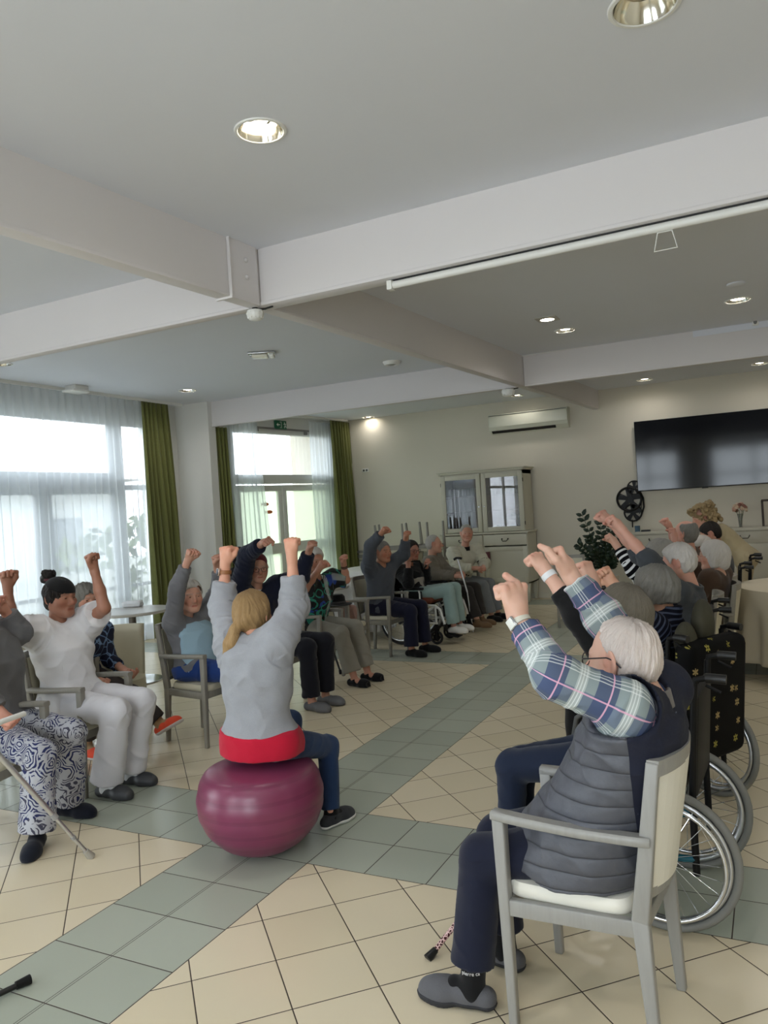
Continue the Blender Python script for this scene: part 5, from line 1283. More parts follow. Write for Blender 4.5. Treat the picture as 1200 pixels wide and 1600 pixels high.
    def hair(s, m, style='short', grow=.012, amp=.004, seed=3, extra=None, fq=(26, 26, 9), h=None, front=.0):
        H, hs = s.HP, s.hs; R = np.array([s.r, s.look, s.u]).T
        S = s.grid([H(-.13, -.13, -.25 if style in ('bob', 'long') else -.14), H(.13, .13, .15), H(.13, -.2, .15)] + ([H(0, -.16, -.3)] if extra else []), .03, h or min(s.h, .006))
        E = lambda r, f, u, rad, k=.02, mode='add': S.ell(H(r, f, u), np.array(rad) * hs, R, k * hs, mode)
        g_ = grow
        E(0, -.012, .034, (.073 + g_, .093 + g_, .080 + g_)); E(0, -.02, -.01, (.07 + g_, .078 + g_, .07 + g_), .03)
        if style in ('bob', 'long'):
            dz = -.07 if style == 'bob' else -.13
            for q in (-1, 1): S.cone(H(q * .062, -.005, .02), H(q * .07, .005, dz), .042 * hs, .03 * hs, .03)
            S.cone(H(0, -.06, 0), H(0, -.065, dz), .07 * hs, .055 * hs, .04)
        if extra: extra(S, H, hs, R)
        n1 = lambda f, u: s.look * f + s.u * u
        if style == 'short':
            S.plane(H(0, .068 + front, .07), n1(1, -.50)); S.plane(H(0, 0, -.06), n1(.0, -1) + n1(.55, 0)); E(.083, .004, -.012, (.032, .03, .041), .004, 'sub'); E(-.083, .004, -.012, (.032, .03, .041), .004, 'sub')
        elif style == 'bald':                                    # only the sides and the back
            S.plane(H(0, .02, .06), n1(.9, .0) + n1(0, -.25)); E(0, .03, .12, (.072, .115, .06), .01, 'sub'); S.plane(H(0, 0, -.06), n1(.5, -1)); E(.08, .012, -.015, (.03, .026, .04), .004, 'sub'); E(-.08, .012, -.015, (.03, .026, .04), .004, 'sub')
        else:
            E(0, .115, -.045, (.064, .085, .108), .012, 'sub')
            if style != 'curly': S.plane(H(0, .105, 0), n1(1, 0))
        v, f = S.mesh(); v = smooth(v, f, 1); n = vnormals(v, f); loc = np.stack([(v - s.J['head']) @ s.r, (v - s.J['head']) @ s.look, (v - s.J['head']) @ s.u], 1)
        if style == 'curly': w = gnoise(loc * np.array(fq) * 3, seed) + .5 * gnoise(loc * np.array(fq) * 7, seed + 1)
        else:
            po = nrm([0, -.36, .93]); fr_ = nrm([0, -.93, -.36]); az = np.arctan2(loc[:, 0], loc @ fr_); el = np.arccos(np.clip(loc @ po / (np.linalg.norm(loc, axis=1) + 1e-9), -1, 1))
            w = gnoise(np.stack([az * 7 + 1.5 * gnoise(loc * 14, 5), el * 2.2, el * 0], 1), seed) * .7 + gnoise(np.stack([az * 19 + 2 * gnoise(loc * 14, 6), el * 3, el * 0], 1), seed + 1) * .7; loc = np.stack([az, el + .1 * gnoise(loc * 20, 7), el * 0], 1)
        v = v + n * (w * amp)[:, None]
        return mesh_obj('hair', v, f, m, s.base, s.o, None, loc)
    def glasses(s, m, lens=None):
        H, hs = s.HP, s.hs; mb = MB(); b = s.base
        for q in (-1, 1):
            c = (q * .033, .104, .0)
            mb.tube([H(c[0] + .024 * math.cos(a), c[1] - .006 * abs(math.cos(a)) * (1 if math.cos(a) * q > 0 else 0), c[2] + .019 * math.sin(a)) - b for a in np.arange(20) / 20 * 2 * PI], .0019 * hs, 6, True)
            mb.tube([H(q * .057, .098, .006) - b, H(q * .078, .08, .010) - b, H(q * .0875, .0, .018) - b, H(q * .0885, -.02, .012) - b, H(q * .087, -.042, -.008) - b], .0022 * hs, 6)
        mb.tube([H(-.010, .104, .006) - b, H(0, .108, .010) - b, H(.010, .104, .006) - b], .002 * hs, 6)
        o = mb.build('glasses', m, s.o)
        return o
    def band(s, q, t, r, wdt, m, name, dial=None, dm=None):
        """a strap round the forearm at fraction t from elbow to wrist"""
        J = s.J; a, b_ = J['el' + q], J['wr' + q]; d = nrm(b_ - a); c = a + (b_ - a) * t - s.base; e1 = nrm(np.cross(d, [.3, .2, .9])); e2 = np.cross(d, e1); mb = MB()
        R = np.array([e1, e2, d]).T; mb.lathe([(r * .94, -wdt / 2), (r, -wdt / 2), (r * 1.03, 0), (r, wdt / 2), (r * .94, wdt / 2)], 28, c, R); o = mb.build(name, m, s.o)
        if dial is not None:
            dial = nrm(np.asarray(dial, float) - d * (np.asarray(dial, float) @ d)); R2 = np.array([np.cross(d, dial), d, dial]).T
            MB().box(c + dial * r * 1.05, (.034, .038, .011), R2, .004).build('watch_case', m if dm is None else dm[0], o)
            if dm: MB().box(c + dial * (r * 1.05 + .006), (.028, .031, .002), R2, .0005).build('watch_face', dm[1], o)
        return o
# ------------------------------------------------------------------ the people in the circle
def seated(px, Y, d, z=.53, kx=.42, ky=.10, ax=.40, kz=.51, az=.085):
    J = {'pelvis': V(px, Y, z - .02)}
    for q, s_ in (('R', -d), ('L', d)):
        J['hip' + q] = V(px + .02 * d, Y + .09 * s_, z); J['kn' + q] = V(px + kx * d, Y + ky * s_, kz); J['an' + q] = V(px + ax * d, Y + ky * s_, az)
    return J
def pts(J, **k):
    for a, (x, y, Y) in k.items(): J[a] = YP(x, y, Y)
    return J
import os
DBG = bool(os.environ.get('SCENE_DBG'))
def chk(n, J):
    if not DBG: return
    L = lambda a, b: round(float(np.linalg.norm(J[a] - J[b])), 2)
    print('BODY', n, 'torso', L('pelvis', 'neck'), 'neck-head', L('neck', 'head'), 'shw', L('shR', 'shL'), 'uaR', L('shR', 'elR'), 'faR', L('elR', 'wrR'), 'uaL', L('shL', 'elL'), 'faL', L('elL', 'wrL'), 'thR', L('hipR', 'knR'), 'caR', L('knR', 'anR'), 'thL', L('hipL', 'knL'), 'caL', L('knL', 'anL'), 'head', J['head'].round(2), 'neck', J['neck'].round(2), 'knR', J['knR'].round(2), 'knL', J['knL'].round(2))
white_h = hair_mat('white_hair', (182, 172, 164), (244, 242, 238)); grey_h = hair_mat('grey_hair', (74, 72, 69), (166, 163, 156)); lgrey_h = hair_mat('light_grey_hair', (126, 122, 116), (206, 203, 197))
ashen_h = hair_mat('ash_brown_grey_hair', (74, 68, 59), (156, 148, 134)); dark_h = hair_mat('dark_hair', (18, 15, 14), (40, 32, 28)); blond_h = hair_mat('blond_hair', (104, 70, 38), (210, 176, 124)); curl_h = hair_mat('curly_blond_hair', (92, 72, 44), (196, 172, 128), (70, 70, 70))
M_frame_k = mat('dark_spectacle_frame', (24, 24, 34), .3)
navy = cloth('navy_cloth', (22, 26, 44)); blackc = cloth('black_cloth', (17, 17, 19)); M_slip = cloth('charcoal_slipper_felt', (88, 88, 92), .5, 250)

# --- man in the right foreground
def plaid():
    g = G('blue_grey_plaid_cotton'); x, y, z = g.xyz(g.attr('fabric').outputs['Vector']); M = g.M
    def stripe(v, per, off, wd): return M('LESS_THAN', M('ABSOLUTE', M('SUBTRACT', M('FRACT', M('ADD', M('DIVIDE', v, per), off + 20)), .5)), wd / per / 2)
    base = lin((134, 146, 148)); P = .15; Q = .125
    col = g.mix(M('MULTIPLY', stripe(z, P, .0, .06), .85), base, lin((64, 76, 108))); col = g.mix(M('MULTIPLY', stripe(x, Q, .1, .05), .55), col, lin((66, 80, 118)))
    col = g.mix(M('MULTIPLY', stripe(z, P, .5, .03), .75), col, lin((178, 186, 184)))
    for o in (.42, .5, .58): col = g.mix(M('MULTIPLY', stripe(x, Q, o, .003), .6), col, lin((226, 230, 230)))
    for o in (.44, .5, .56): col = g.mix(M('MULTIPLY', stripe(z, P, o, .003), .6), col, lin((226, 230, 230)))
    col = g.mix(M('MULTIPLY', stripe(x, Q, .95, .004), .8), col, lin((222, 170, 196))); col = g.mix(M('MULTIPLY', stripe(z, P, .08, .0045), .8), col, lin((222, 172, 198)))
    g.set(Base_Color=col, Roughness=.8, **{'Specular IOR Level': .2}); g.bump(g.noise(g.coord(), 500, 2), .15, .001); return g.m
def quilt():
    g = G('vest_navy_back_and_grey_quilted_front'); x, y, z = g.xyz(g.coord()); M = g.M
    front = M('LESS_THAN', x, .155); navy_ = lin((17, 22, 42)); c = g.mix(g.noise(g.coord(), 30, 3), lin((66, 68, 76)), lin((84, 86, 94)))
    q = M('ABSOLUTE', M('SUBTRACT', M('FRACT', M('DIVIDE', M('ADD', z, 5), .052)), .5)); seam = M('GREATER_THAN', q, .46)
    c = g.mix(M('MULTIPLY', seam, .4), c, lin((40, 41, 48)))
    g.put(g.b.inputs['Base Color'], g.mix(front, navy_, c)); g.put(g.b.inputs['Roughness'], g.M('SUBTRACT', .9, M('MULTIPLY', front, .38)))
    puff = M('MULTIPLY', M('POWER', M('SUBTRACT', 1, M('POWER', M('MULTIPLY', q, 2), 3)), .6), front)
    g.bump(M('ADD', puff, M('MULTIPLY', g.noise(g.coord(), 60, 3), .25)), .7, .008); return g.m
J = seated(2.06, .375, -1, .53)
J['hipL'] = V(2.04, .29, .53)
pts(J, head=(974, 1030, .39), neck=(1010, 1086, .38), shL=(975, 1105, .215), elL=(868, 1058, .15), wrL=(809, 966, .22), shR=(1030, 1078, .56), elR=(943, 965, .60), wrR=(890, 897, .60),
    knL=(752, 1338, .26), anL=(738, 1545, .215), knR=(778, 1302, .47), anR=(788, 1475, .46))
chk('vest man', J)
P = Person('white haired man in plaid shirt and quilted vest in the right foreground', J, (-.93, .34, -.05), (-.10, .05, 1), 'm', .0046, (212, 170, 150), 1.0, 1.1, fwd=(-1, -.03, 0), hskin=.0036, toe={'L': (-1, -.02, 0), 'R': (-.9, .3, 0)}, age=.8,
           hands={'L': {'dir': (-.14, .15, .97), 'palm': (-.85, .5, -.2), 'thumb_up': 1, 'k': 1.24}, 'R': {'dir': (-.42, .1, .88), 'palm': (-.85, -.4, -.3), 'thumb_up': 1, 'k': 1.12}}, grow=1.13)
P.hair(hair_mat('thin_white_hair', (216, 188, 174), (246, 244, 240)), 'short', .006, .0055, 3, front=-.04); P.glasses(M_frame_k)
P.top('shirt', plaid(), 1.82, .008, .25, .97, .006, 11, 1.28)
# collar and vest
S = P.grid([J['neck']], .14, .005); S.cone(J['neck'] - V(0, 0, .035), J['neck'] + P.u * .022, .082, .072, .01, True, True); S.cone(J['neck'] - V(0, 0, .06), J['neck'] + P.u * .05, .07, .063, .002, mode='sub'); v, f = S.mesh(); mesh_obj('collar', v, f, cloth('grey_collar', (112, 108, 106)), P.base, P.o)
S = P.grid([J['pelvis'], J['neck'], J['shR'], J['shL']], .24, .0055); P.torso(S, .032, -.16, .965); S.loft(J['pelvis'], J['neck'], P.lat, P.fwd, [(-.2, .215, .20, .065), (0, .21, .19, .055), (.3, .195, .16, .03), (.62, .18, .12, .0)], .03, 0, -.2, .62)
for q in 'L': S.cone(J['sh' + q] + nrm(J['sh' + q] - J['neck']) * .005, J['sh' + q] + nrm(J['el' + q] - J['sh' + q]) * .3 + nrm(J['sh' + q] - J['neck']) * .05, .098, .11, .012, mode='sub')
S.plane(J['pelvis'] - V(0, 0, .06), (0, 0, -1)); S.cone(J['neck'] - P.u * .01, P.HP(0, -.01, -.03), .074, .08, .006, mode='sub')
P.garment('vest', S, quilt(), .006, (), 12, 21)
P.trousers(navy, 'trousers', .010, .86, .016, .005, 6)
for q in 'LR': P.shoe(q, M_slip, 'slipper', 'slipper', mat('dark_slipper_sole', (40, 40, 44), .8), cloth('black_sock', (16, 16, 18)))
tc = bpy.data.curves.new('lettering', 'FONT'); tc.body = 'pierre ca'; tc.size = .017; tc.extrude = .0005; tc.align_x = 'CENTER'
to = bpy.data.objects.new('lettering', tc); C.objects.link(to); bpy.context.view_layer.update(); me = bpy.data.meshes.new_from_object(to.evaluated_get(bpy.context.evaluated_depsgraph_get())); bpy.data.objects.remove(to)
for v_ in me.vertices:                                            # wrap the word round the sock
    a_ = v_.co.x / .046; rr_ = .0462 + v_.co.z; v_.co = (rr_ * math.sin(a_), -rr_ * math.cos(a_), v_.co.y)
me.materials.append(mat('white_print', (215, 215, 215), .7)); o = bpy.data.objects.new('sock_lettering', me); C.objects.link(o); o.parent = P.o
q_ = P.J['anL'] + nrm(P.J['knL'] - P.J['anL']) * .036 - P.base; o.location = q_; o.rotation_euler = (0, 0, math.radians(12))
M_ivory = mat('ivory_watch_strap', (205, 202, 188), .45); P.band('L', .93, .034, .02, M_ivory, 'watch', (-.3, -.9, -.2), (mat('steel_watch_case', (190, 192, 194), .2, .9), mat('pale_watch_face', (214, 214, 208), .25)))
t = thing('walking_cane', 'walking cane with red and white pattern beside the foreground man', 'walking cane', ZP(668, 1500))
p0 = ZP(667, 1497); p1 = YP(712, 1440, p0[1] + .12); d = nrm(p1 - p0); 
def cane_mat():
    g = G('red_patterned_cane'); v = g.n('ShaderNodeTexVoronoi', feature='DISTANCE_TO_EDGE'); v.inputs['Scale'].default_value = 90; g.put(v.inputs['Vector'], g.coord())
    g.set(Base_Color=g.mix(g.M('LESS_THAN', v.outputs['Distance'], .14), lin((66, 12, 18)), lin((224, 190, 186))), Roughness=.3); return g.m
MB().tube([d * .03, d * .62], .0095, 12).build('shaft', cane_mat(), t); MB().tube([(0, 0, .004), d * .045], .015, 14, rs=[.017, .012]).build('rubber_tip', M_black, t); MB().tube([d * .62 + V(-.05, 0, .01), d * .635 + V(0, 0, .0), d * .62 + V(.06, .0, .005)], .012, 10).build('handle', M_black, t)

# --- woman behind him in the wheelchair with the teal frame
J = seated(2.05, 1.15, -1, .56, .44, .1, .46, .55, .17)
pts(J, head=(972, 958, 1.15), neck=(985, 1000, 1.15), shL=(955, 1035, 1.0), elL=(905, 962, .96), wrL=(853, 893, 1.0), shR=(985, 990, 1.32), elR=(940, 955, 1.36), wrR=(926, 908, 1.34), knL=(800, 1196, 1.08), knR=(812, 1190, 1.24), anL=(800, 1330, 1.06), anR=(818, 1310, 1.22))
chk('p13', J)
P = Person('woman with long ash grey hair and black top behind the man in quilted vest', J, (-.9, .4, .02), sex='f', h=.0055, skin=(216, 172, 152), k=.97, hs=.98, fwd=(-1, 0, 0), age=.6, hands={'L': {'dir': (-.6, .2, .8), 'palm': (-.85, .4, -.3)}, 'R': {'dir': (-.35, .1, .9), 'palm': (-.9, .3, -.3)}})
P.hair(ashen_h, 'long', .014, .004, 7, fq=(26, 26, 5)); P.top('top', blackc, {'R': 1.75, 'L': 1.55}, .01, -.05, 1.06, .005, 31, 1.12)
P.trousers(cloth('dark_jeans', (25, 34, 54), .3, 500), 'jeans', .01, .95, .0, .005, 9)
for q in 'LR': P.shoe(q, blackc, 'shoe')
P.band('L', .90, .031, .024, mat('white_wristband', (222, 224, 228), .4), 'wristband')

# --- woman in the navy striped sweater, flowered wheelchair
def stripes(name, a, b, per, duty, axis='z'):
    g = G(name); f = g.xyz(g.attr('fabric').outputs['Vector']); v = f[2] if axis == 'z' else f[1]
    s_ = g.M('LESS_THAN', g.M('FRACT', g.M('ADD', g.M('DIVIDE', v, per), 20)), duty); g.set(Base_Color=g.mix(s_, lin(a), lin(b)), Roughness=.9, **{'Specular IOR Level': .15}); g.bump(g.noise(g.coord(), 400, 2), .2, .002); return g.m
J = seated(2.0, 2.12, -1, .56, .44, .1, .46, .55, .17)
for q, s_ in (('R', 1), ('L', -1)):
    f2, l2 = V(-.86, .5, 0), V(.5, .86, 0); pv = J['pelvis']; J['hip' + q] = pv + f2 * .02 + l2 * .09 * s_ + V(0, 0, .02); J['kn' + q] = pv + f2 * .44 + l2 * .1 * s_ + V(0, 0, .01); J['an' + q] = V(pv[0], pv[1], .17) + f2 * .46 + l2 * .1 * s_
pts(J, head=(1022, 920, 2.1), neck=(1040, 960, 2.12), shL=(1020, 985, 1.95), elL=(990, 948, 1.86), wrL=(958, 912, 1.92), shR=(1035, 955, 2.3), elR=(985, 962, 2.36), wrR=(950, 935, 2.3))
chk('p14', J)
P = Person('grey haired woman in a navy striped sweater in the flowered wheelchair', J, (-.97, .2, -.08), sex='f', h=.006, skin=(214, 166, 140), k=.97, hs=1.0, fwd=(-.86, .5, 0), age=.7, hands={'L': {'dir': (-.6, .1, .8), 'palm': (-.5, -.8, 0)}})
P.hair(grey_h, 'bob', .016, .006, 8, fq=(20, 20, 6), extra=lambda S, H, hs, R: S.plane(H(0, 0, -.075), R[:, 2] * -1)); P.glasses(mat('thin_gold_frame', (150, 130, 90), .3, .8))
P.top('sweater', stripes('navy_striped_knit', (18, 20, 34), (74, 82, 104), .026, .34), 1.3, .014, -.05, 1.12, .006, 33, 1.15); P.trousers(blackc, 'trousers', .012, .93, .01)
for q in 'LR': P.shoe(q, blackc, 'shoe')

# --- man in the dark grey sweater, arms stretched forward
J = seated(2.0, 3.2, -1, .56, .44, .1, .46, .55, .17)
pts(J, head=(1060, 878, 3.18), neck=(1078, 918, 3.2), shL=(1058, 928, 3.02), elL=(1014, 876, 2.96), wrL=(969, 824, 3.0), shR=(1060, 905, 3.38), elR=(1000, 868, 3.45), wrR=(953, 815, 3.42))
chk('p15', J)
P = Person('white haired man in a dark grey sweater stretching both bare fists up to the left', J, (-.96, .1, -.22), (-.1, 0, 1), 'm', .006, (208, 158, 140), 1.0, 1.0, fwd=(-1, 0, 0), age=.8, hands={'L': {'palm': (-.8, -.3, -.5)}, 'R': {'palm': (-.8, .3, -.5)}})
P.hair(white_h, 'short', .013, .005, 12); P.top('sweater', cloth('slate_grey_knit', (66, 70, 76), .3, 300), {'L': 1.25, 'R': 1.25}, .014, -.05, 1.05, .005, 35, 1.1); P.trousers(blackc, 'trousers')
for q in 'LR': P.shoe(q, blackc, 'shoe')

# --- person with the striped sleeve
J = seated(1.95, 3.95, -1)
pts(J, head=(1030, 868, 3.90), neck=(1042, 900, 3.95), shL=(1022, 920, 3.80), elL=(990, 892, 3.75), wrL=(962, 850, 3.80), shR=(1038, 905, 4.13), elR=(1000, 905, 4.15), wrR=(985, 880, 4.10))
chk('p16', J)
P = Person('grey haired person with a black and white striped sleeve raised', J, (-1, .1, 0), sex='f', h=.007, skin=(210, 164, 142), k=.95, fwd=(-1, 0, 0), age=.7)
P.hair(lgrey_h, 'bob', .014, .005, 14, extra=lambda S, H, hs, R: S.plane(H(0, 0, -.06), R[:, 2] * -1)); P.top('striped_top', stripes('black_white_stripes', (16, 16, 20), (228, 230, 232), .044, .36), 1.8, .01, -.05, .98, .004, 37); P.trousers(blackc, 'trousers')
for q in 'LR': P.shoe(q, blackc, 'shoe')

# --- grey head with two fists further back
J = seated(1.98, 5.20, -1)
pts(J, head=(1070, 834, 5.20), neck=(1080, 870, 5.20), shL=(1070, 880, 5.03), elL=(1056, 862, 4.85), wrL=(1054, 842, 4.87), shR=(1080, 866, 5.37), elR=(1056, 850, 5.43), wrR=(1046, 824, 5.40))
chk('p20', J)
P = Person('balding person with two raised fists in front of the bending carer', J, (-.97, .25, .1), sex='m', h=.007, skin=(202, 150, 132), k=.97, fwd=(-1, 0, 0), age=.7)
P.hair(grey_h, 'bald', .012, .004, 15); P.top('sweater', cloth('brown_wool', (76, 58, 46)), 1.3, .012, -.05, .98, .004, 39); P.trousers(blackc, 'trousers')
for q in 'LR': P.shoe(q, blackc, 'shoe')

# --- bobbed white haired woman in brown
J = seated(2.06, 4.60, -1)
pts(J, head=(1114, 868, 4.60), neck=(1122, 896, 4.60), shL=(1108, 905, 4.44), elL=(1090, 932, 4.38), wrL=(1070, 925, 4.42), shR=(1128, 897, 4.76), elR=(1105, 925, 4.82), wrR=(1085, 925, 4.75))
chk('p17', J)
P = Person('woman with a smooth white bob and a brown top beside the cream tablecloth', J, (-.98, -.1, -.05), sex='f', h=.007, skin=(204, 156, 136), k=.97, fwd=(-1, 0, 0), age=.7)
P.hair(white_h, 'bob', .016, .003, 16, fq=(24, 24, 4)); P.top('top', cloth('brown_wool', (76, 58, 46)), 1.8, .014, -.05, .98, .004, 41); P.trousers(blackc, 'trousers')
for q in 'LR': P.shoe(q, blackc, 'shoe')
# --- white haired person with dark glasses
J = seated(2.05, 5.90, -1, .56, .44, .1, .46, .55, .17)
pts(J, head=(1094, 857, 5.80), neck=(1101, 884, 5.85), shL=(1090, 893, 5.69), elL=(1076, 918, 5.63), wrL=(1060, 912, 5.67), shR=(1105, 886, 6.03), elR=(1090, 910, 6.05), wrR=(1072, 908, 6.00))
chk('p18', J)
P = Person('white haired person in dark glasses left of the woman with white bob', J, (-.98, -.1, 0), sex='f', h=.007, skin=(204, 154, 132), k=.97, fwd=(-1, 0, 0), age=.8)
P.hair(white_h, 'short', .014, .004, 17); P.glasses(M_frame_k); P.top('cardigan', cloth('grey_green_wool', (92, 94, 88)), 1.8, .012, -.05, .98, .004, 43); P.trousers(blackc, 'trousers')
for q in 'LR': P.shoe(q, blackc, 'shoe')
# --- dark haired person
J = seated(2.1, 6.65, -1, .56, .44, .1, .46, .55, .17)
pts(J, head=(1110, 834, 6.55), neck=(1124, 862, 6.63), shL=(1116, 868, 6.45), elL=(1104, 890, 6.37), wrL=(1086, 885, 6.40), shR=(1128, 862, 6.80), elR=(1112, 885, 6.85), wrR=(1094, 884, 6.75))
chk('p19', J)
P = Person('dark haired man in grey bowing his head in front of the bending carer', J, (-.85, -.1, -.5), (-.5, 0, .85), 'm', .007, (196, 146, 124), 1.0, 1.0, fwd=(-1, 0, 0), age=.3)
P.hair(dark_h, 'short', .012, .004, 18); P.top('sweater', cloth('mid_grey_wool', (98, 98, 98)), 1.8, .012, -.05, .98, .004, 45); P.trousers(blackc, 'trousers')
for q in 'LR': P.shoe(q, blackc, 'shoe')
# --- bending carer with curly hair
Y = 7.6
J = {'pelvis': YP(1166, 872, Y)}
pts(J, head=(1097, 806, Y), neck=(1117, 824, Y), shL=(1118, 836, Y - .16), elL=(1106, 866, Y - .2), wrL=(1090, 880, Y - .15), shR=(1124, 832, Y + .16), elR=(1108, 864, Y + .2), wrR=(1092, 874, Y + .12))
pb = J['pelvis']
for q, s_ in (('R', 1), ('L', -1)): J['hip' + q] = pb + V(.0, .09 * s_, -.02); J['kn' + q] = V(pb[0] - .04, Y + .1 * s_, .47); J['an' + q] = V(pb[0] + .02, Y + .1 * s_, .085)
chk('carer', J)
P = Person('carer with curly blond hair in a beige top bending forward in front of the sideboard', J, (-.85, -.25, -.4), (-.4, 0, .9), 'f', .007, (214, 164, 142), .97, 1.08, fwd=(-.8, 0, -.55), age=.2, toe={'R': (-1, 0, 0), 'L': (-1, 0, 0)})
def curls(S, H, hs, R):
    rng = np.random.RandomState(5)
    for k in range(110):
        a = rng.uniform(-PI, PI); u = rng.uniform(-.13, .11); rr = .108 + .026 * rng.rand()
        f_ = -.02 + rr * math.cos(a)
        if f_ > .045 and u < .06: continue
        S.ell(H(rr * .95 * math.sin(a), f_, u), .023 * hs, None, .006)
P.hair(curl_h, 'curly', .024, .008, 19, curls, (14, 14, 14)); P.top('top', cloth('beige_knit', (186, 172, 140)), 1.85, .02, -.12, .98, .005, 47, 1.15); P.trousers(cloth('beige_trousers', (182, 168, 138)), 'trousers', .014, .95, .02)
for q in 'LR': P.shoe(q, mat('white_shoe_leather', (214, 212, 206), .5), 'shoe')

# --- leader on the ball
bc = YP(408, 1252, .96); BX, BY, BRr = bc[0], .96, .297
def ballp(s_, t_):
    th = PI * t_; a = 2 * PI * s_; r_ = math.sin(th); z = -math.cos(th)
    zz = .262 + .268 * z * (1 if z < 0 else 1.0)
    if z > .5: zz = .262 + .268 * (.5 + (z - .5) * .3)
    rib = 1 + .006 * math.sin(z * 22)
    return (BX + BRr * 1.03 * r_ ** .97 * math.cos(a) * rib, BY + BRr * 1.03 * r_ ** .97 * math.sin(a) * rib, max(zz, .002))
g = G('glossy_plum_rubber'); n = g.noise(g.coord(), 3, 4); gz = g.xyz(g.coord())[2]
band_ = g.M('GREATER_THAN', g.M('SINE', g.M('MULTIPLY', gz, 84)), .72)
g.set(Base_Color=g.mix(g.M('MULTIPLY', band_, .35), g.mix(n, lin((112, 46, 74)), lin((130, 58, 88))), lin((98, 32, 62))), Roughness=g.M('ADD', .24, g.M('MULTIPLY', g.noise(g.coord(), 12, 5), .18))); g.bump(g.noise(g.coord(), 260, 2), .05, .001)
b_ = MB().grid(ballp, 72, 48, True, True).build('exercise_ball', g.m, None, (BX, BY, 0)); tag(b_, 'large plum coloured exercise ball under the leader', 'exercise ball')
J = {'pelvis': V(BX + .01, BY - .01, .52)}
pts(J, head=(395, 960, BY + .05), neck=(399, 1000, BY), shL=(362, 1003, BY), elL=(349, 948, BY + .13), wrL=(352, 880, BY + .14), shR=(438, 998, BY), elR=(460, 945, BY + .13), wrR=(456, 868, BY + .14), knR=(512, 1166, 1.38), anR=(517, 1272, 1.30))
J['hipR'] = J['pelvis'] + V(.10, .03, .0); J['hipL'] = J['pelvis'] + V(-.10, .03, .0); J['knL'] = V(BX - .1, BY + .44, .50); J['anL'] = V(BX - .1, BY + .45, .085)
chk('leader', J)
P = Person('blond woman with ponytail and grey sweatshirt sitting on the plum exercise ball', J, (-.12, .98, .0), (0, -.05, 1), 'm', .0055, (214, 158, 132), .9, .98, hipr=.08, fwd=(-.08, 1, 0), age=.2, toe={'R': (.2, .95, 0)}, hands={'L': {'palm': (.1, 1, 0)}, 'R': {'palm': (0, 1, 0)}})
def pony(S, H, hs, R):
    S.cone(H(0, -.1, -.015), H(-.03, -.125, -.05), .03 * hs, .022 * hs, .02); S.cone(H(-.03, -.125, -.05), H(-.06, -.13, -.12), .024 * hs, .034 * hs, .015); S.cone(H(-.06, -.13, -.12), H(-.10, -.125, -.2), .034 * hs, .01 * hs, .015); S.cone(H(-.055, -.125, -.1), H(-.085, -.13, -.19), .022 * hs, .008 * hs, .015)
P.hair(blond_h, 'pony', .015, .005, 23, pony, (24, 24, 6))
MB().ball(P.HP(-.03, -.127, -.052) - P.base, (.022, .02, .016), None, 10).build('hair_clip', M_black, P.o)
M_sweat = cloth('heather_grey_sweatshirt', (152, 154, 160), .4, 300, .9, .2)
P.top('sweatshirt', M_sweat, 1.58, .024, .04, .985, .009, 51, 1.16)
S = P.grid([J['pelvis']], .26, .006); S.loft(J['pelvis'], J['neck'], P.lat, P.fwd, P.rows, .03, .036, -.16, .12); [S.cone(J['hip' + q], J['hip' + q] + (J['kn' + q] - J['hip' + q]) * .2, .118, .10, .04, cut1=True) for q in 'RL']; S.plane(J['pelvis'] - V(0, 0, .05) , (0, 0, -1)); P.garment('undershirt_hem', S, cloth('raspberry_red_jersey', (186, 24, 52), .15), .003, (), 12, 53)
P.trousers(cloth('blue_denim', (38, 58, 92), .35, 500), 'jeans', .004, .97, .004, .004, 55, -.03)
for q in 'LR': P.shoe(q, cloth('charcoal_sneaker_mesh', (48, 49, 52), .4), 'shoe', 'shoe', mat('white_sole', (214, 212, 206), .5), cloth('black_sock', (16, 16, 18)))
P.band('L', .80, .033, .02, mat('tan_watch_strap', (150, 98, 58), .5), 'watch', (-.55, -.83, 0), (mat('rose_steel_case', (200, 176, 164), .25, .8), mat('dark_watch_screen', (40, 44, 56), .15)))

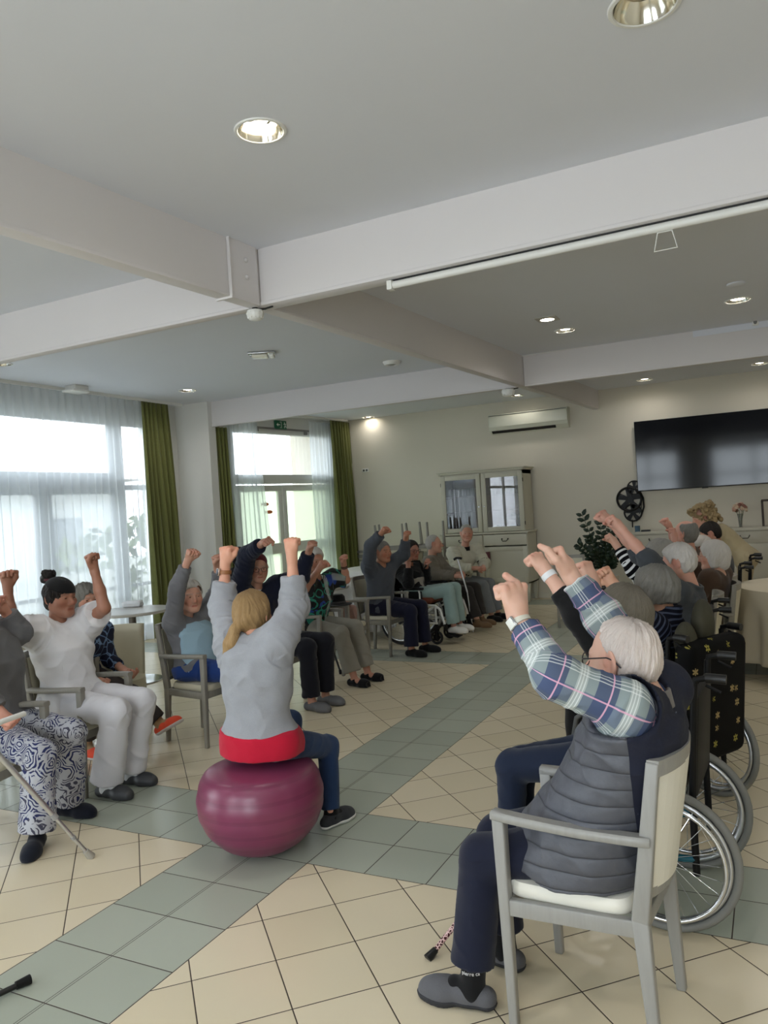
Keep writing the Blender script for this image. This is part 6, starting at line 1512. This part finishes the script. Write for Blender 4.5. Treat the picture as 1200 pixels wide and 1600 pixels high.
# --- left row, from the left edge
J = seated(-1.33, .78, 1)
pts(J, head=(-26, 935, .78), neck=(-20, 985, .78), shL=(6, 1000, .95), elL=(30, 988, 1.0), wrL=(8, 955, .92), shR=(-48, 1000, .6), elR=(-40, 1070, .5), wrR=(2, 1115, .55), knR=(62, 1180, .62), anR=(58, 1312, .58), knL=(112, 1146, .92), anL=(106, 1268, .95))
chk('p1', J)
P = Person('person in blue paisley trousers and grey cardigan at the left edge', J, (.95, -.1, 0), sex='f', h=.006, skin=(206, 150, 130), k=.97, fwd=(1, 0, 0), age=.6, toe={'R': (.55, -.8, 0), 'L': (.95, .2, 0)})
P.hair(lgrey_h, 'short', .014); P.top('cardigan', cloth('grey_wool_cardigan', (104, 104, 106), .4, 200), 1.85, .018, -.05, .98, .006, 61, 1.25)
def paisley():
    g = G('white_cotton_with_blue_paisley'); f = g.attr('fabric').outputs['Vector']; co = g.coord(); wv = g.n('ShaderNodeTexNoise'); wv.inputs['Scale'].default_value = 9; g.put(wv.inputs['Vector'], co)
    ad = g.n('ShaderNodeVectorMath', operation='MULTIPLY_ADD'); g.put(ad.inputs[0], wv.outputs['Color']); ad.inputs[1].default_value = (.09, .09, .09); g.put(ad.inputs[2], co)
    v = g.n('ShaderNodeTexVoronoi', feature='F1'); v.inputs['Scale'].default_value = 11; g.put(v.inputs['Vector'], ad.outputs[0])
    s_ = g.M('SINE', g.M('MULTIPLY', v.outputs['Distance'], 46)); n = g.noise(ad.outputs[0], 24, 3)
    m_ = g.M('MULTIPLY', g.M('GREATER_THAN', s_, .15), g.M('GREATER_THAN', n, .44))
    c2_ = g.mix(g.M('GREATER_THAN', g.noise(co, 5, 2), .52), lin((44, 50, 92)), lin((72, 72, 88)))
    g.set(Base_Color=g.mix(m_, lin((176, 178, 186)), c2_), Roughness=.85, **{'Specular IOR Level': .2}); g.bump(g.noise(co, 40, 3), .2, .004); return g.m
P.trousers(paisley(), 'trousers', .02, .97, .03, .008, 63)
for q in 'LR': P.shoe(q, cloth('navy_velvet_slipper', (20, 24, 36)), 'slipper', 'shoe')
p0 = ZP(143, 1340); p1 = XP(0, 1182, -.60); d = nrm(p1 - p0); tp = p0 + d * .62
t = thing('crutch', 'silver forearm crutch with white handle leaning across the paisley trousers', 'crutch', p0)
M_cr = mat('satin_crutch_aluminium', (205, 206, 208), .3, .85); mb = MB(); mb.tube([d * .03, d * .30], .0095, 12); mb.tube([d * .29, d * float(np.linalg.norm(p1 - p0)) * 1.2], .0125, 12)
mb.build('shaft', M_cr, t); SHL = float(np.linalg.norm(p1 - p0)) * 1.2; MB().tube([d * .285, d * .315], .0155, 12).build('collar_ring', mat('grey_plastic', (150, 150, 150), .5), t); MB().tube([d * .14, d * .155], .012, 12).build('lock_button', mat('grey_plastic', (150, 150, 150), .5), t)
MB().tube([(0, 0, .003), d * .05], .018, 16, rs=[.021, .0145]).build('rubber_tip', mat('worn_beige_rubber', (160, 156, 146), .7), t)
MB().tube([d * SHL, XP(-30, 1145, -.70) - p0, XP(4, 1127, -.70) - p0, XP(38, 1115, -.72) - p0], .013, 10).build('handle', M_pvc, t)

J = seated(-1.42, 1.36, 1)
pts(J, head=(94, 934, 1.36), neck=(90, 978, 1.36), shL=(137, 972, 1.52), elL=(163, 950, 1.47), wrL=(147, 889, 1.46), shR=(56, 988, 1.2), elR=(18, 980, 1.06), wrR=(12, 917, 1.08), knR=(182, 1112, 1.25), anR=(166, 1222, 1.24), knL=(222, 1096, 1.48), anL=(203, 1205, 1.46))
chk('nurse', J)
P = Person('young woman in white uniform with black headband and hair bun', J, (.98, -.02, -.05), sex='f', h=.006, skin=(158, 110, 88), k=1.0, hs=1.02, fwd=(1, -.1, 0), age=.1, toe={'R': (1, .1, 0), 'L': (1, .2, 0)})
def bun(S, H, hs, R):
    for a, b, c, r in ((0, -.095, .135, .036), (.02, -.11, .15, .024), (-.03, -.10, .145, .022), (0, -.13, .11, .03), (0, -.12, .0, .03), (0, -.11, -.05, .025)): S.ell(H(a, b, c), r * hs, None, .012)
P.hair(dark_h, 'pony', .012, .006, 25, bun, (20, 20, 14))
S = P.grid([P.HP(0, 0, .05)], .17, .005); R = np.array([P.r, P.look, P.u]).T
S.ell(P.HP(0, -.012, .034), np.array([.091, .111, .098]) * P.hs, R, .01); n1 = lambda f, u: P.look * f + P.u * u
S.plane(P.HP(0, .085, .100), n1(.35, 1)); S.plane(P.HP(0, .085, .036), n1(-.38, -1)); v, f = S.mesh(); mesh_obj('headband', v, f, cloth('black_headband', (20, 20, 22)), P.base, P.o)
MB().tube([P.HP(.028 * math.cos(a), -.09 + .028 * math.sin(a), .110) - P.base for a in np.arange(14) / 14 * 2 * PI], .008, 8, True).build('hair_tie', mat('wine_hair_tie', (78, 26, 36), .7), P.o)
M_wh = cloth('white_uniform_cotton', (222, 221, 224), .15, 300, .8, .03)
P.top('tunic', M_wh, .62, .026, -.13, .97, .011, 65, 1.4)
mb = MB(); q_ = J['pelvis'] * .42 + J['neck'] * .58 + P.fwd * .135 - P.lat * -.05 - P.base; mb.box(q_, (.006, .11, .1), rotm(0, -.1, -.1), .002); mb.build('chest_pocket', M_wh, P.o)
P.trousers(cloth('white_trouser_cotton', (208, 207, 212), .15, 300, .8, .03), 'trousers', .022, .96, .03, .010, 67)
M_clog = mat('dark_rubber_clog', (52, 53, 56), .5)
for q in 'LR': P.shoe(q, M_clog, 'clog', 'slipper', None, cloth('white_sock', (216, 216, 218)))

J = seated(-2.06, 1.95, 1)
pts(J, head=(134, 938, 1.93), neck=(132, 975, 1.95), shL=(160, 985, 2.12), elL=(170, 1030, 2.15), wrL=(195, 1048, 2.1), shR=(110, 990, 1.78), elR=(112, 1040, 1.72), wrR=(150, 1062, 1.8), knL=(205, 1085, 2.1), anL=(250, 1128, 2.18), anR=(136, 1172, 1.8))
J['knR'] = V(J['anR'][0] + .0, 1.84, .5)
chk('p3', J)
P = Person('grey haired person with orange trainers half hidden behind the carer in white', J, (.95, -.3, 0), sex='f', h=.007, skin=(190, 140, 118), k=.95, fwd=(1, 0, 0), age=.7, toe={'L': (.86, .1, .45), 'R': (1, -.2, 0)})
P.hair(grey_h, 'bob', .016, .008, 27, None, (14, 14, 14))
def bluepat():
    g = G('navy_cloth_with_pale_blue_lines'); v = g.n('ShaderNodeTexVoronoi', feature='DISTANCE_TO_EDGE'); v.inputs['Scale'].default_value = 14; g.put(v.inputs['Vector'], g.coord())
    g.set(Base_Color=g.mix(g.M('LESS_THAN', v.outputs['Distance'], .035), lin((22, 30, 58)), lin((120, 150, 190))), Roughness=.8); return g.m
P.top('top', bluepat(), 1.6, .014, -.05, .98, .005, 69); P.trousers(cloth('dark_taupe_trousers', (58, 52, 50)), 'trousers', .012, .92, .012)
for q in 'LR': P.shoe(q, cloth('coral_orange_trainer', (226, 84, 58), .3), 'shoe', 'shoe', mat('pale_grey_sole', (206, 200, 198), .5), cloth('tan_sock', (170, 140, 106)))

J = seated(-1.3, 2.43, 1)
pts(J, head=(298, 931, 2.43), neck=(288, 966, 2.43), shR=(270, 972, 2.27), elR=(277, 917, 2.22), wrR=(294, 875, 2.22), shL=(314, 963, 2.6), elL=(342, 920, 2.68), wrL=(339, 884, 2.62))
chk('p4', J)
P = Person('white haired old woman in a light blue slipover and grey cardigan', J, (.84, -.54, -.06), sex='f', h=.006, skin=(198, 150, 128), k=.95, hs=1.0, fwd=(.97, -.2, 0), age=.9, grow=1.08)
P.hair(white_h, 'short', .013, .005, 29); M_gc = cloth('mid_grey_knit', (112, 112, 116), .35, 250); P.top('cardigan', M_gc, 1.75, .010, .0, .975, .006, 71, 1.15)
S = P.grid([J['pelvis'], J['neck']], .26, .006); S.loft(J['pelvis'], J['neck'], P.lat, P.fwd, P.rows, .03, .036, -.02, .86)
S.plane(J['pelvis'] + P.fwd * .01, -P.fwd)
for q in 'RL': S.plane(J['pelvis'] + (P.lat if q == 'R' else -P.lat) * .165, (P.lat if q == 'R' else -P.lat))
g = G('light_blue_slipover_knit'); z = g.xyz(g.attr('fabric').outputs['Vector'])[2]
g.set(Base_Color=g.mix(g.M('LESS_THAN', g.M('ABSOLUTE', g.M('SUBTRACT', z, .36)), .008), lin((150, 178, 194)), lin((206, 216, 222))), Roughness=.9); g.bump(g.noise(g.coord(), 260, 2), .3, .002)
P.garment('slipover', S, g.m, .005, (), 12, 73); P.trousers(cloth('bright_blue_trousers', (34, 60, 120)), 'trousers', .012, .93, .01)
for q in 'LR': P.shoe(q, blackc, 'shoe')

J = seated(-1.36, 3.38, 1)
pts(J, head=(403, 888, 3.36), neck=(398, 926, 3.38), shR=(374, 922, 3.19), elR=(386, 868, 3.14), wrR=(409, 850, 3.05), shL=(432, 915, 3.57), elL=(470, 901, 3.64), wrL=(483, 860, 3.6), knR=(480, 1012, 3.28), anR=(487, 1092, 3.27), knL=(508, 1002, 3.5), anL=(508, 1082, 3.48))
chk('p6', J)
P = Person('man with dark red cap, glasses and navy jacket raising both fists', J, (.72, -.68, -.08), sex='m', h=.006, skin=(182, 134, 112), k=1.0, fwd=(.98, -.15, 0), age=.8, toe={'R': (1, -.1, 0), 'L': (1, 0, 0)})
P.hair(grey_h, 'bald', .009, .003, 31); P.glasses(M_frame_k)
S = P.grid([P.HP(0, 0, .06)], .17, .006); R = np.array([P.r, P.look, P.u]).T; S.ell(P.HP(0, -.03, .055), np.array([.088, .102, .078]) * P.hs, R, .01); S.plane(P.HP(0, .06, .075), P.look * .75 - P.u * .65); v, f = S.mesh(); mesh_obj('cap', v, f, cloth('dark_red_cap', (88, 32, 36)), P.base, P.o)
P.top('jacket', navy, 1.88, .018, -.06, .98, .007, 75, 1.3); S = P.grid([J['neck']], .12, .006); S.cone(J['neck'] - P.u * .03 + P.fwd * .01, J['neck'] + P.u * .03, .068, .064, .01, True, True); S.cone(J['neck'] - P.u * .05, J['neck'] + P.u * .06, .057, .055, .002, mode='sub'); v, f = S.mesh(); mesh_obj('shirt_collar', v, f, cloth('pale_collar', (200, 200, 198)), P.base, P.o)
P.trousers(cloth('black_navy_trousers', (19, 20, 28)), 'trousers', .018, .93, .016, .006, 77)
for q in 'LR': P.shoe(q, mat('grey_rubber_clog', (92, 92, 94), .55), 'clog', 'slipper')

J = seated(-1.48, 4.27, 1)
pts(J, head=(491, 875, 4.22), neck=(494, 908, 4.27), shR=(478, 910, 4.1), elR=(477, 920, 3.86), wrR=(499, 888, 3.84), shL=(519, 903, 4.45), elL=(541, 906, 4.5), wrL=(537, 881, 4.42), knR=(532, 990, 4.15), anR=(553, 1055, 4.12), knL=(555, 980, 4.38), anL=(574, 1046, 4.36))
chk('p7', J)
P = Person('white haired woman in a green and blue patterned black blouse', J, (.85, -.45, -.2), sex='f', h=.006, skin=(190, 138, 116), k=.98, fwd=(.97, -.2, 0), age=.8, toe={'R': (1, -.1, 0), 'L': (1, 0, 0)}, grow=1.1)
P.hair(white_h, 'short', .016, .006, 33)
def blouse():
    g = G('black_blouse_with_green_blue_scrolls'); co = g.coord(); x, y, z = g.xyz(g.attr('fabric').outputs['Vector']); w_ = g.n('ShaderNodeTexNoise'); w_.inputs['Scale'].default_value = 7; g.put(w_.inputs['Vector'], co)
    ad = g.n('ShaderNodeVectorMath', operation='MULTIPLY_ADD'); g.put(ad.inputs[0], w_.outputs['Color']); ad.inputs[1].default_value = (.14,) * 3; g.put(ad.inputs[2], co)
    v = g.n('ShaderNodeTexVoronoi', feature='F1'); v.inputs['Scale'].default_value = 9; g.put(v.inputs['Vector'], ad.outputs[0]); r_ = g.M('ABSOLUTE', g.M('SUBTRACT', v.outputs['Distance'], .42))
    c = g.mix(g.M('LESS_THAN', r_, .07), lin((16, 17, 20)), lin((44, 132, 112))); c = g.mix(g.M('GREATER_THAN', g.noise(ad.outputs[0], 8, 2), .62), c, lin((34, 62, 140)))
    c = g.mix(g.M('MULTIPLY', g.M('GREATER_THAN', g.M('SINE', g.M('MULTIPLY', g.M('ADD', z, x), 420)), 0), g.M('LESS_THAN', g.M('ABSOLUTE', g.M('ADD', x, .07)), .022)), c, lin((190, 196, 192)))
    c = g.mix(g.M('GREATER_THAN', g.M('ABSOLUTE', x), .15), c, lin((20, 20, 22)))
    g.set(Base_Color=c, Roughness=.8); return g.m
P.top('blouse', blouse(), 1.0, .02, -.1, .975, .005, 79, 1.35); P.trousers(cloth('stone_beige_trousers', (136, 132, 122)), 'trousers', .018, .88, .022, .006, 81)
for q in 'LR': P.shoe(q, blackc, 'sandal', 'sandal')
P.band('L', .86, .031, .012, M_black, 'bracelet'); P.band('L', .78, .033, .008, M_black, 'bracelet')

J = seated(-1.42, 5.66, 1)
pts(J, head=(598, 862, 5.64), neck=(595, 886, 5.66), shR=(576, 886, 5.48), elR=(579, 853, 5.42), wrR=(596, 833, 5.4), shL=(612, 880, 5.84), elL=(631, 866, 5.9), wrL=(634, 842, 5.86), knR=(641, 955, 5.55), anR=(643, 1012, 5.5), knL=(657, 948, 5.8), anL=(664, 1004, 5.78))
chk('p8', J)
P = Person('man in slate grey sweater and navy trousers raising both fists', J, (.92, -.36, -.05), sex='m', h=.0065, skin=(180, 126, 98), k=1.0, fwd=(.96, -.25, 0), age=.5, toe={'R': (1, -.1, 0), 'L': (1, 0, 0)})
P.hair(grey_h, 'short', .010, .003, 35); P.top('sweater', cloth('slate_sweater', (74, 78, 86), .25, 300), 1.9, .016, -.06, .98, .006, 83, 1.2); P.trousers(cloth('deep_navy_trousers', (22, 24, 44)), 'trousers', .018, .94, .018, .006, 85)
for q in 'LR': P.shoe(q, blackc, 'shoe')

J = seated(-1.3, 6.42, 1, .56, .46, .1, .5, .62, .2)
pts(J, head=(643, 860, 6.4), neck=(638, 884, 6.42), shR=(623, 893, 6.26), elR=(638, 912, 6.1), wrR=(638, 884, 6.14), shL=(652, 888, 6.58), elL=(665, 903, 6.6), wrL=(666, 884, 6.52))
chk('p9', J)
P = Person('dark haired woman in black jacket and pale turquoise trousers', J, (.9, -.4, -.1), sex='f', h=.007, skin=(176, 124, 104), k=.95, fwd=(1, 0, 0), age=.4)
P.hair(dark_h, 'short', .014, .004, 37); P.glasses(M_frame_k); P.top('jacket', blackc, 1.85, .014, -.02, .98, .006, 87, 1.2)
S = P.grid([J['pelvis'], J['neck']], .24, .007); S.loft(J['pelvis'], J['neck'], P.lat, P.fwd, P.rows, .03, .018, -.02, .55); S.plane(J['pelvis'] + P.fwd * .02, -P.fwd); P.garment('blouse', S, cloth('greige_blouse', (152, 146, 136)), .005, (), 12, 89)
P.trousers(cloth('pale_turquoise_trousers', (142, 164, 160)), 'trousers', .018, .92, .02, .006, 91)
for q in 'LR': P.shoe(q, mat('white_shoe_leather', (214, 212, 206), .5), 'shoe')
pa, pb2 = J['wrR'] + V(.03, .02, .05), J['wrL'] + V(.02, 0, .05); mid = (pa + pb2) / 2
t = tag(MB().tube([pa, pa * .6 + pb2 * .4 + V(.02, 0, .005), mid + V(.03, 0, -.06), mid + V(.03, .02, -.1), pb2 * .8 + pa * .2 + V(.02, 0, -.05), pb2], .011, 8).build('strap', M_vinyl, None, pa), 'black strap held between the hands of the dark haired woman', 'strap')

J = seated(-1.34, 7.2, 1, .56, .45, .1, .46, .56, .12)
pts(J, head=(678, 850, 7.18), neck=(675, 870, 7.2), shR=(671, 880, 7.02), elR=(683, 898, 6.98), wrR=(714, 900, 7.0), shL=(681, 873, 7.38), elL=(698, 893, 7.4), wrL=(716, 897, 7.12), knR=(731, 925, 7.08), anR=(746, 970, 7.05), knL=(742, 919, 7.3), anL=(753, 966, 7.25))
chk('p10', J)
P = Person('old man in taupe jacket and brown boots holding a silver cane', J, (.93, .35, -.03), sex='m', h=.007, skin=(196, 148, 126), k=1.0, fwd=(1, 0, 0), age=.9, hands={'R': {'dir': (1, .2, .1), 'palm': (0, .8, -.5)}, 'L': {'dir': (1, -.2, .1), 'palm': (0, -.6, -.6)}})
P.hair(lgrey_h, 'short', .006, .003, 39, front=-.04); P.top('jacket', cloth('taupe_jacket', (112, 106, 94)), 1.9, .02, -.08, .985, .007, 93, 1.3); P.trousers(cloth('charcoal_brown_trousers', (48, 45, 43)), 'trousers', .016, .88, .014, .006, 95)
for q in 'LR': P.shoe(q, cloth('brown_suede_boot', (112, 88, 64), .4), 'boot', 'boot')
hd = YP(719, 902, 7.02); top = YP(715, 873, 7.0); d = nrm(top - hd); low = YP(730, 925, 6.98)
t = thing('walking_cane', 'silver cane with black T handle held by the man in the taupe jacket', 'walking cane', low)
MB().tube([V(0, 0, 0), top - low], .011, 10).build('shaft', M_cr, t); MB().tube([top - low + V(-.05, 0, -.01), top - low + V(-.02, 0, .008), top - low + V(.03, 0, .008), top - low + V(.055, .0, .0)], .016, 10).build('handle', M_black, t)
MB().tube([V(0, 0, 0), V(.03, .05, -low[2] + .01)], .009, 8).build('lower_shaft', M_cr, t)

def cream_print():
    g = G('cream_jacket_with_dark_print'); x, y, z = g.xyz(g.attr('fabric').outputs['Vector']); n = g.noise(g.coord(), 34, 2)
    d2 = g.M('ADD', g.M('POWER', g.M('DIVIDE', g.M('SUBTRACT', x, .0), .10), 2.0), g.M('POWER', g.M('DIVIDE', g.M('SUBTRACT', z, .19), .05), 2.0))
    f = g.M('MULTIPLY', g.M('MULTIPLY', g.M('LESS_THAN', d2, 1), g.M('GREATER_THAN', n, .53)), g.M('GREATER_THAN', y, .05))
    g.set(Base_Color=g.mix(f, lin((198, 196, 178)), lin((60, 50, 46))), Roughness=.8, **{'Specular IOR Level': .2}); g.bump(g.noise(g.coord(), 300, 2), .2, .002); return g.m
J = seated(-1.42, 8.12, 1)
pts(J, head=(729, 833, 8.08), neck=(726, 856, 8.1), shR=(708, 864, 7.94), elR=(716, 889, 7.84), wrR=(741, 888, 7.86), shL=(745, 860, 8.26), elL=(757, 880, 8.26), wrL=(755, 886, 8.02), knR=(755, 915, 7.98), anR=(768, 962, 7.95), knL=(765, 912, 8.2), anL=(778, 958, 8.2))
chk('p11', J)
P = Person('old man in cream jacket with dark collar in front of the hutch', J, (.48, -.87, -.08), sex='m', h=.007, skin=(196, 146, 124), k=1.0, fwd=(.92, -.38, 0), age=.9, hands={'R': {'palm': (0, .3, -1)}, 'L': {'palm': (0, -.3, -1)}})
P.hair(lgrey_h, 'short', .009, .004, 41, front=-.02); P.top('jacket', cream_print(), 1.86, .022, -.08, .975, .008, 97, 1.35)
S = P.grid([J['neck']], .14, .006); S.cone(J['neck'] - P.u * .035, J['neck'] + P.u * .02, .088, .074, .01, True, True); S.cone(J['neck'] - P.u * .05, J['neck'] + P.u * .06, .062, .06, .002, mode='sub'); v, f = S.mesh(); mesh_obj('collar', v, f, blackc, P.base, P.o)
P.trousers(cloth('grey_blue_trousers', (122, 126, 130)), 'trousers', .016, .93, .014, .006, 99)
for q in 'LR': P.shoe(q, blackc, 'shoe')

# ------------------------------------------------------------------ small things around the circle
t = thing('walking_cane', 'black walking cane leaning beside the beige trousers', 'walking cane', ZP(533, 1053)); MB().tube([(0, 0, .004), V(-.14, -.02, .46)], .011, 10).build('shaft', M_black, t); MB().tube([(0, 0, .0), V(-.012, 0, .04)], .018, 12, rs=[.02, .014]).build('rubber_tip', M_vinyl, t); MB().tube([V(-.14, -.02, .46), V(-.145, -.02, .49), V(-.10, -.02, .51), V(-.04, -.02, .50)], .012, 10).build('handle', M_black, t)
p0 = ZP(48, 1537); p1 = YP(-30, 1580, p0[1] - .12); d = nrm(p1 - p0)
t = thing('walking_cane', 'end of a black cane lying in from the bottom left corner', 'walking cane', (p0[0], p0[1], 0)); p1 = ZP(-60, 1588); d = nrm(p1 - p0); MB().tube([d * .02 + V(0, 0, .016), d * .75 + V(0, 0, .014)], .010, 12).build('shaft', M_black, t); MB().tube([V(0, 0, .017), d * .05 + V(0, 0, .017)], .015, 12, rs=[.017, .014]).build('rubber_tip', M_vinyl, t)
t = thing('hat', 'black brimmed hat on the arm of the empty armchair behind the patterned blouse', 'hat', (-1.44, 4.77, .677))
MB().lathe([(.15, -.012), (.155, -.006), (.1, .0), (.088, .01), (.082, .07), (.06, .095), (.001, .088)], 28).build('felt_hat', blackc, t)
MB().lathe([(.0905, .004), (.089, .028), (.086, .028)], 28).build('hat_band', mat('grey_hat_band', (70, 70, 70), .6), t)
t = thing('handbag', 'pink beige handbag on the empty armchair beside the black hat', 'handbag', (-1.45, 4.99, .545))
mb = MB(); mb.box((0, 0, 0), (.2, .14, .17), rotm(.1, 0, .3), .05, 4); mb.build('bag_body', cloth('dusty_pink_leather', (156, 122, 112), .1, 100, .5), t); MB().tube([(-.08, 0, .06), (-.05, -.02, .13), (.03, -.03, .12), (.1, -.03, 0), (.12, -.03, -.1)], .012, 8).build('strap', cloth('dusty_pink_leather', (156, 122, 112), .1, 100, .5), t)

# black headrest and stand behind the red capped man
c = YP(374, 870, 3.95); t = thing('tall_headrest', 'black padded headrest on a stand left of the man in red cap', 'headrest', (c[0], c[1], 0))
MB().ball((0, 0, c[2]), (.055, .1, .1), None, 20).build('head_cushion', M_vinyl, t); MB().box((0, 0, c[2] - .26), (.1, .26, .3), None, .06, 4).build('back_cushion', M_vinyl, t)
for s_ in (-1, 1): MB().ball((.02, s_ * .13, c[2] - .14), (.05, .04, .05), None, 12).build('side_pad', M_vinyl, t)
MB().tube([(-.04, 0, 0), (-.04, 0, c[2])], .018, 10).build('post', M_greyf, t); MB().lathe([(.2, 0), (.2, .015), (.03, .03)], 24, (-.04, 0, 0)).build('base_plate', M_greyf, t)
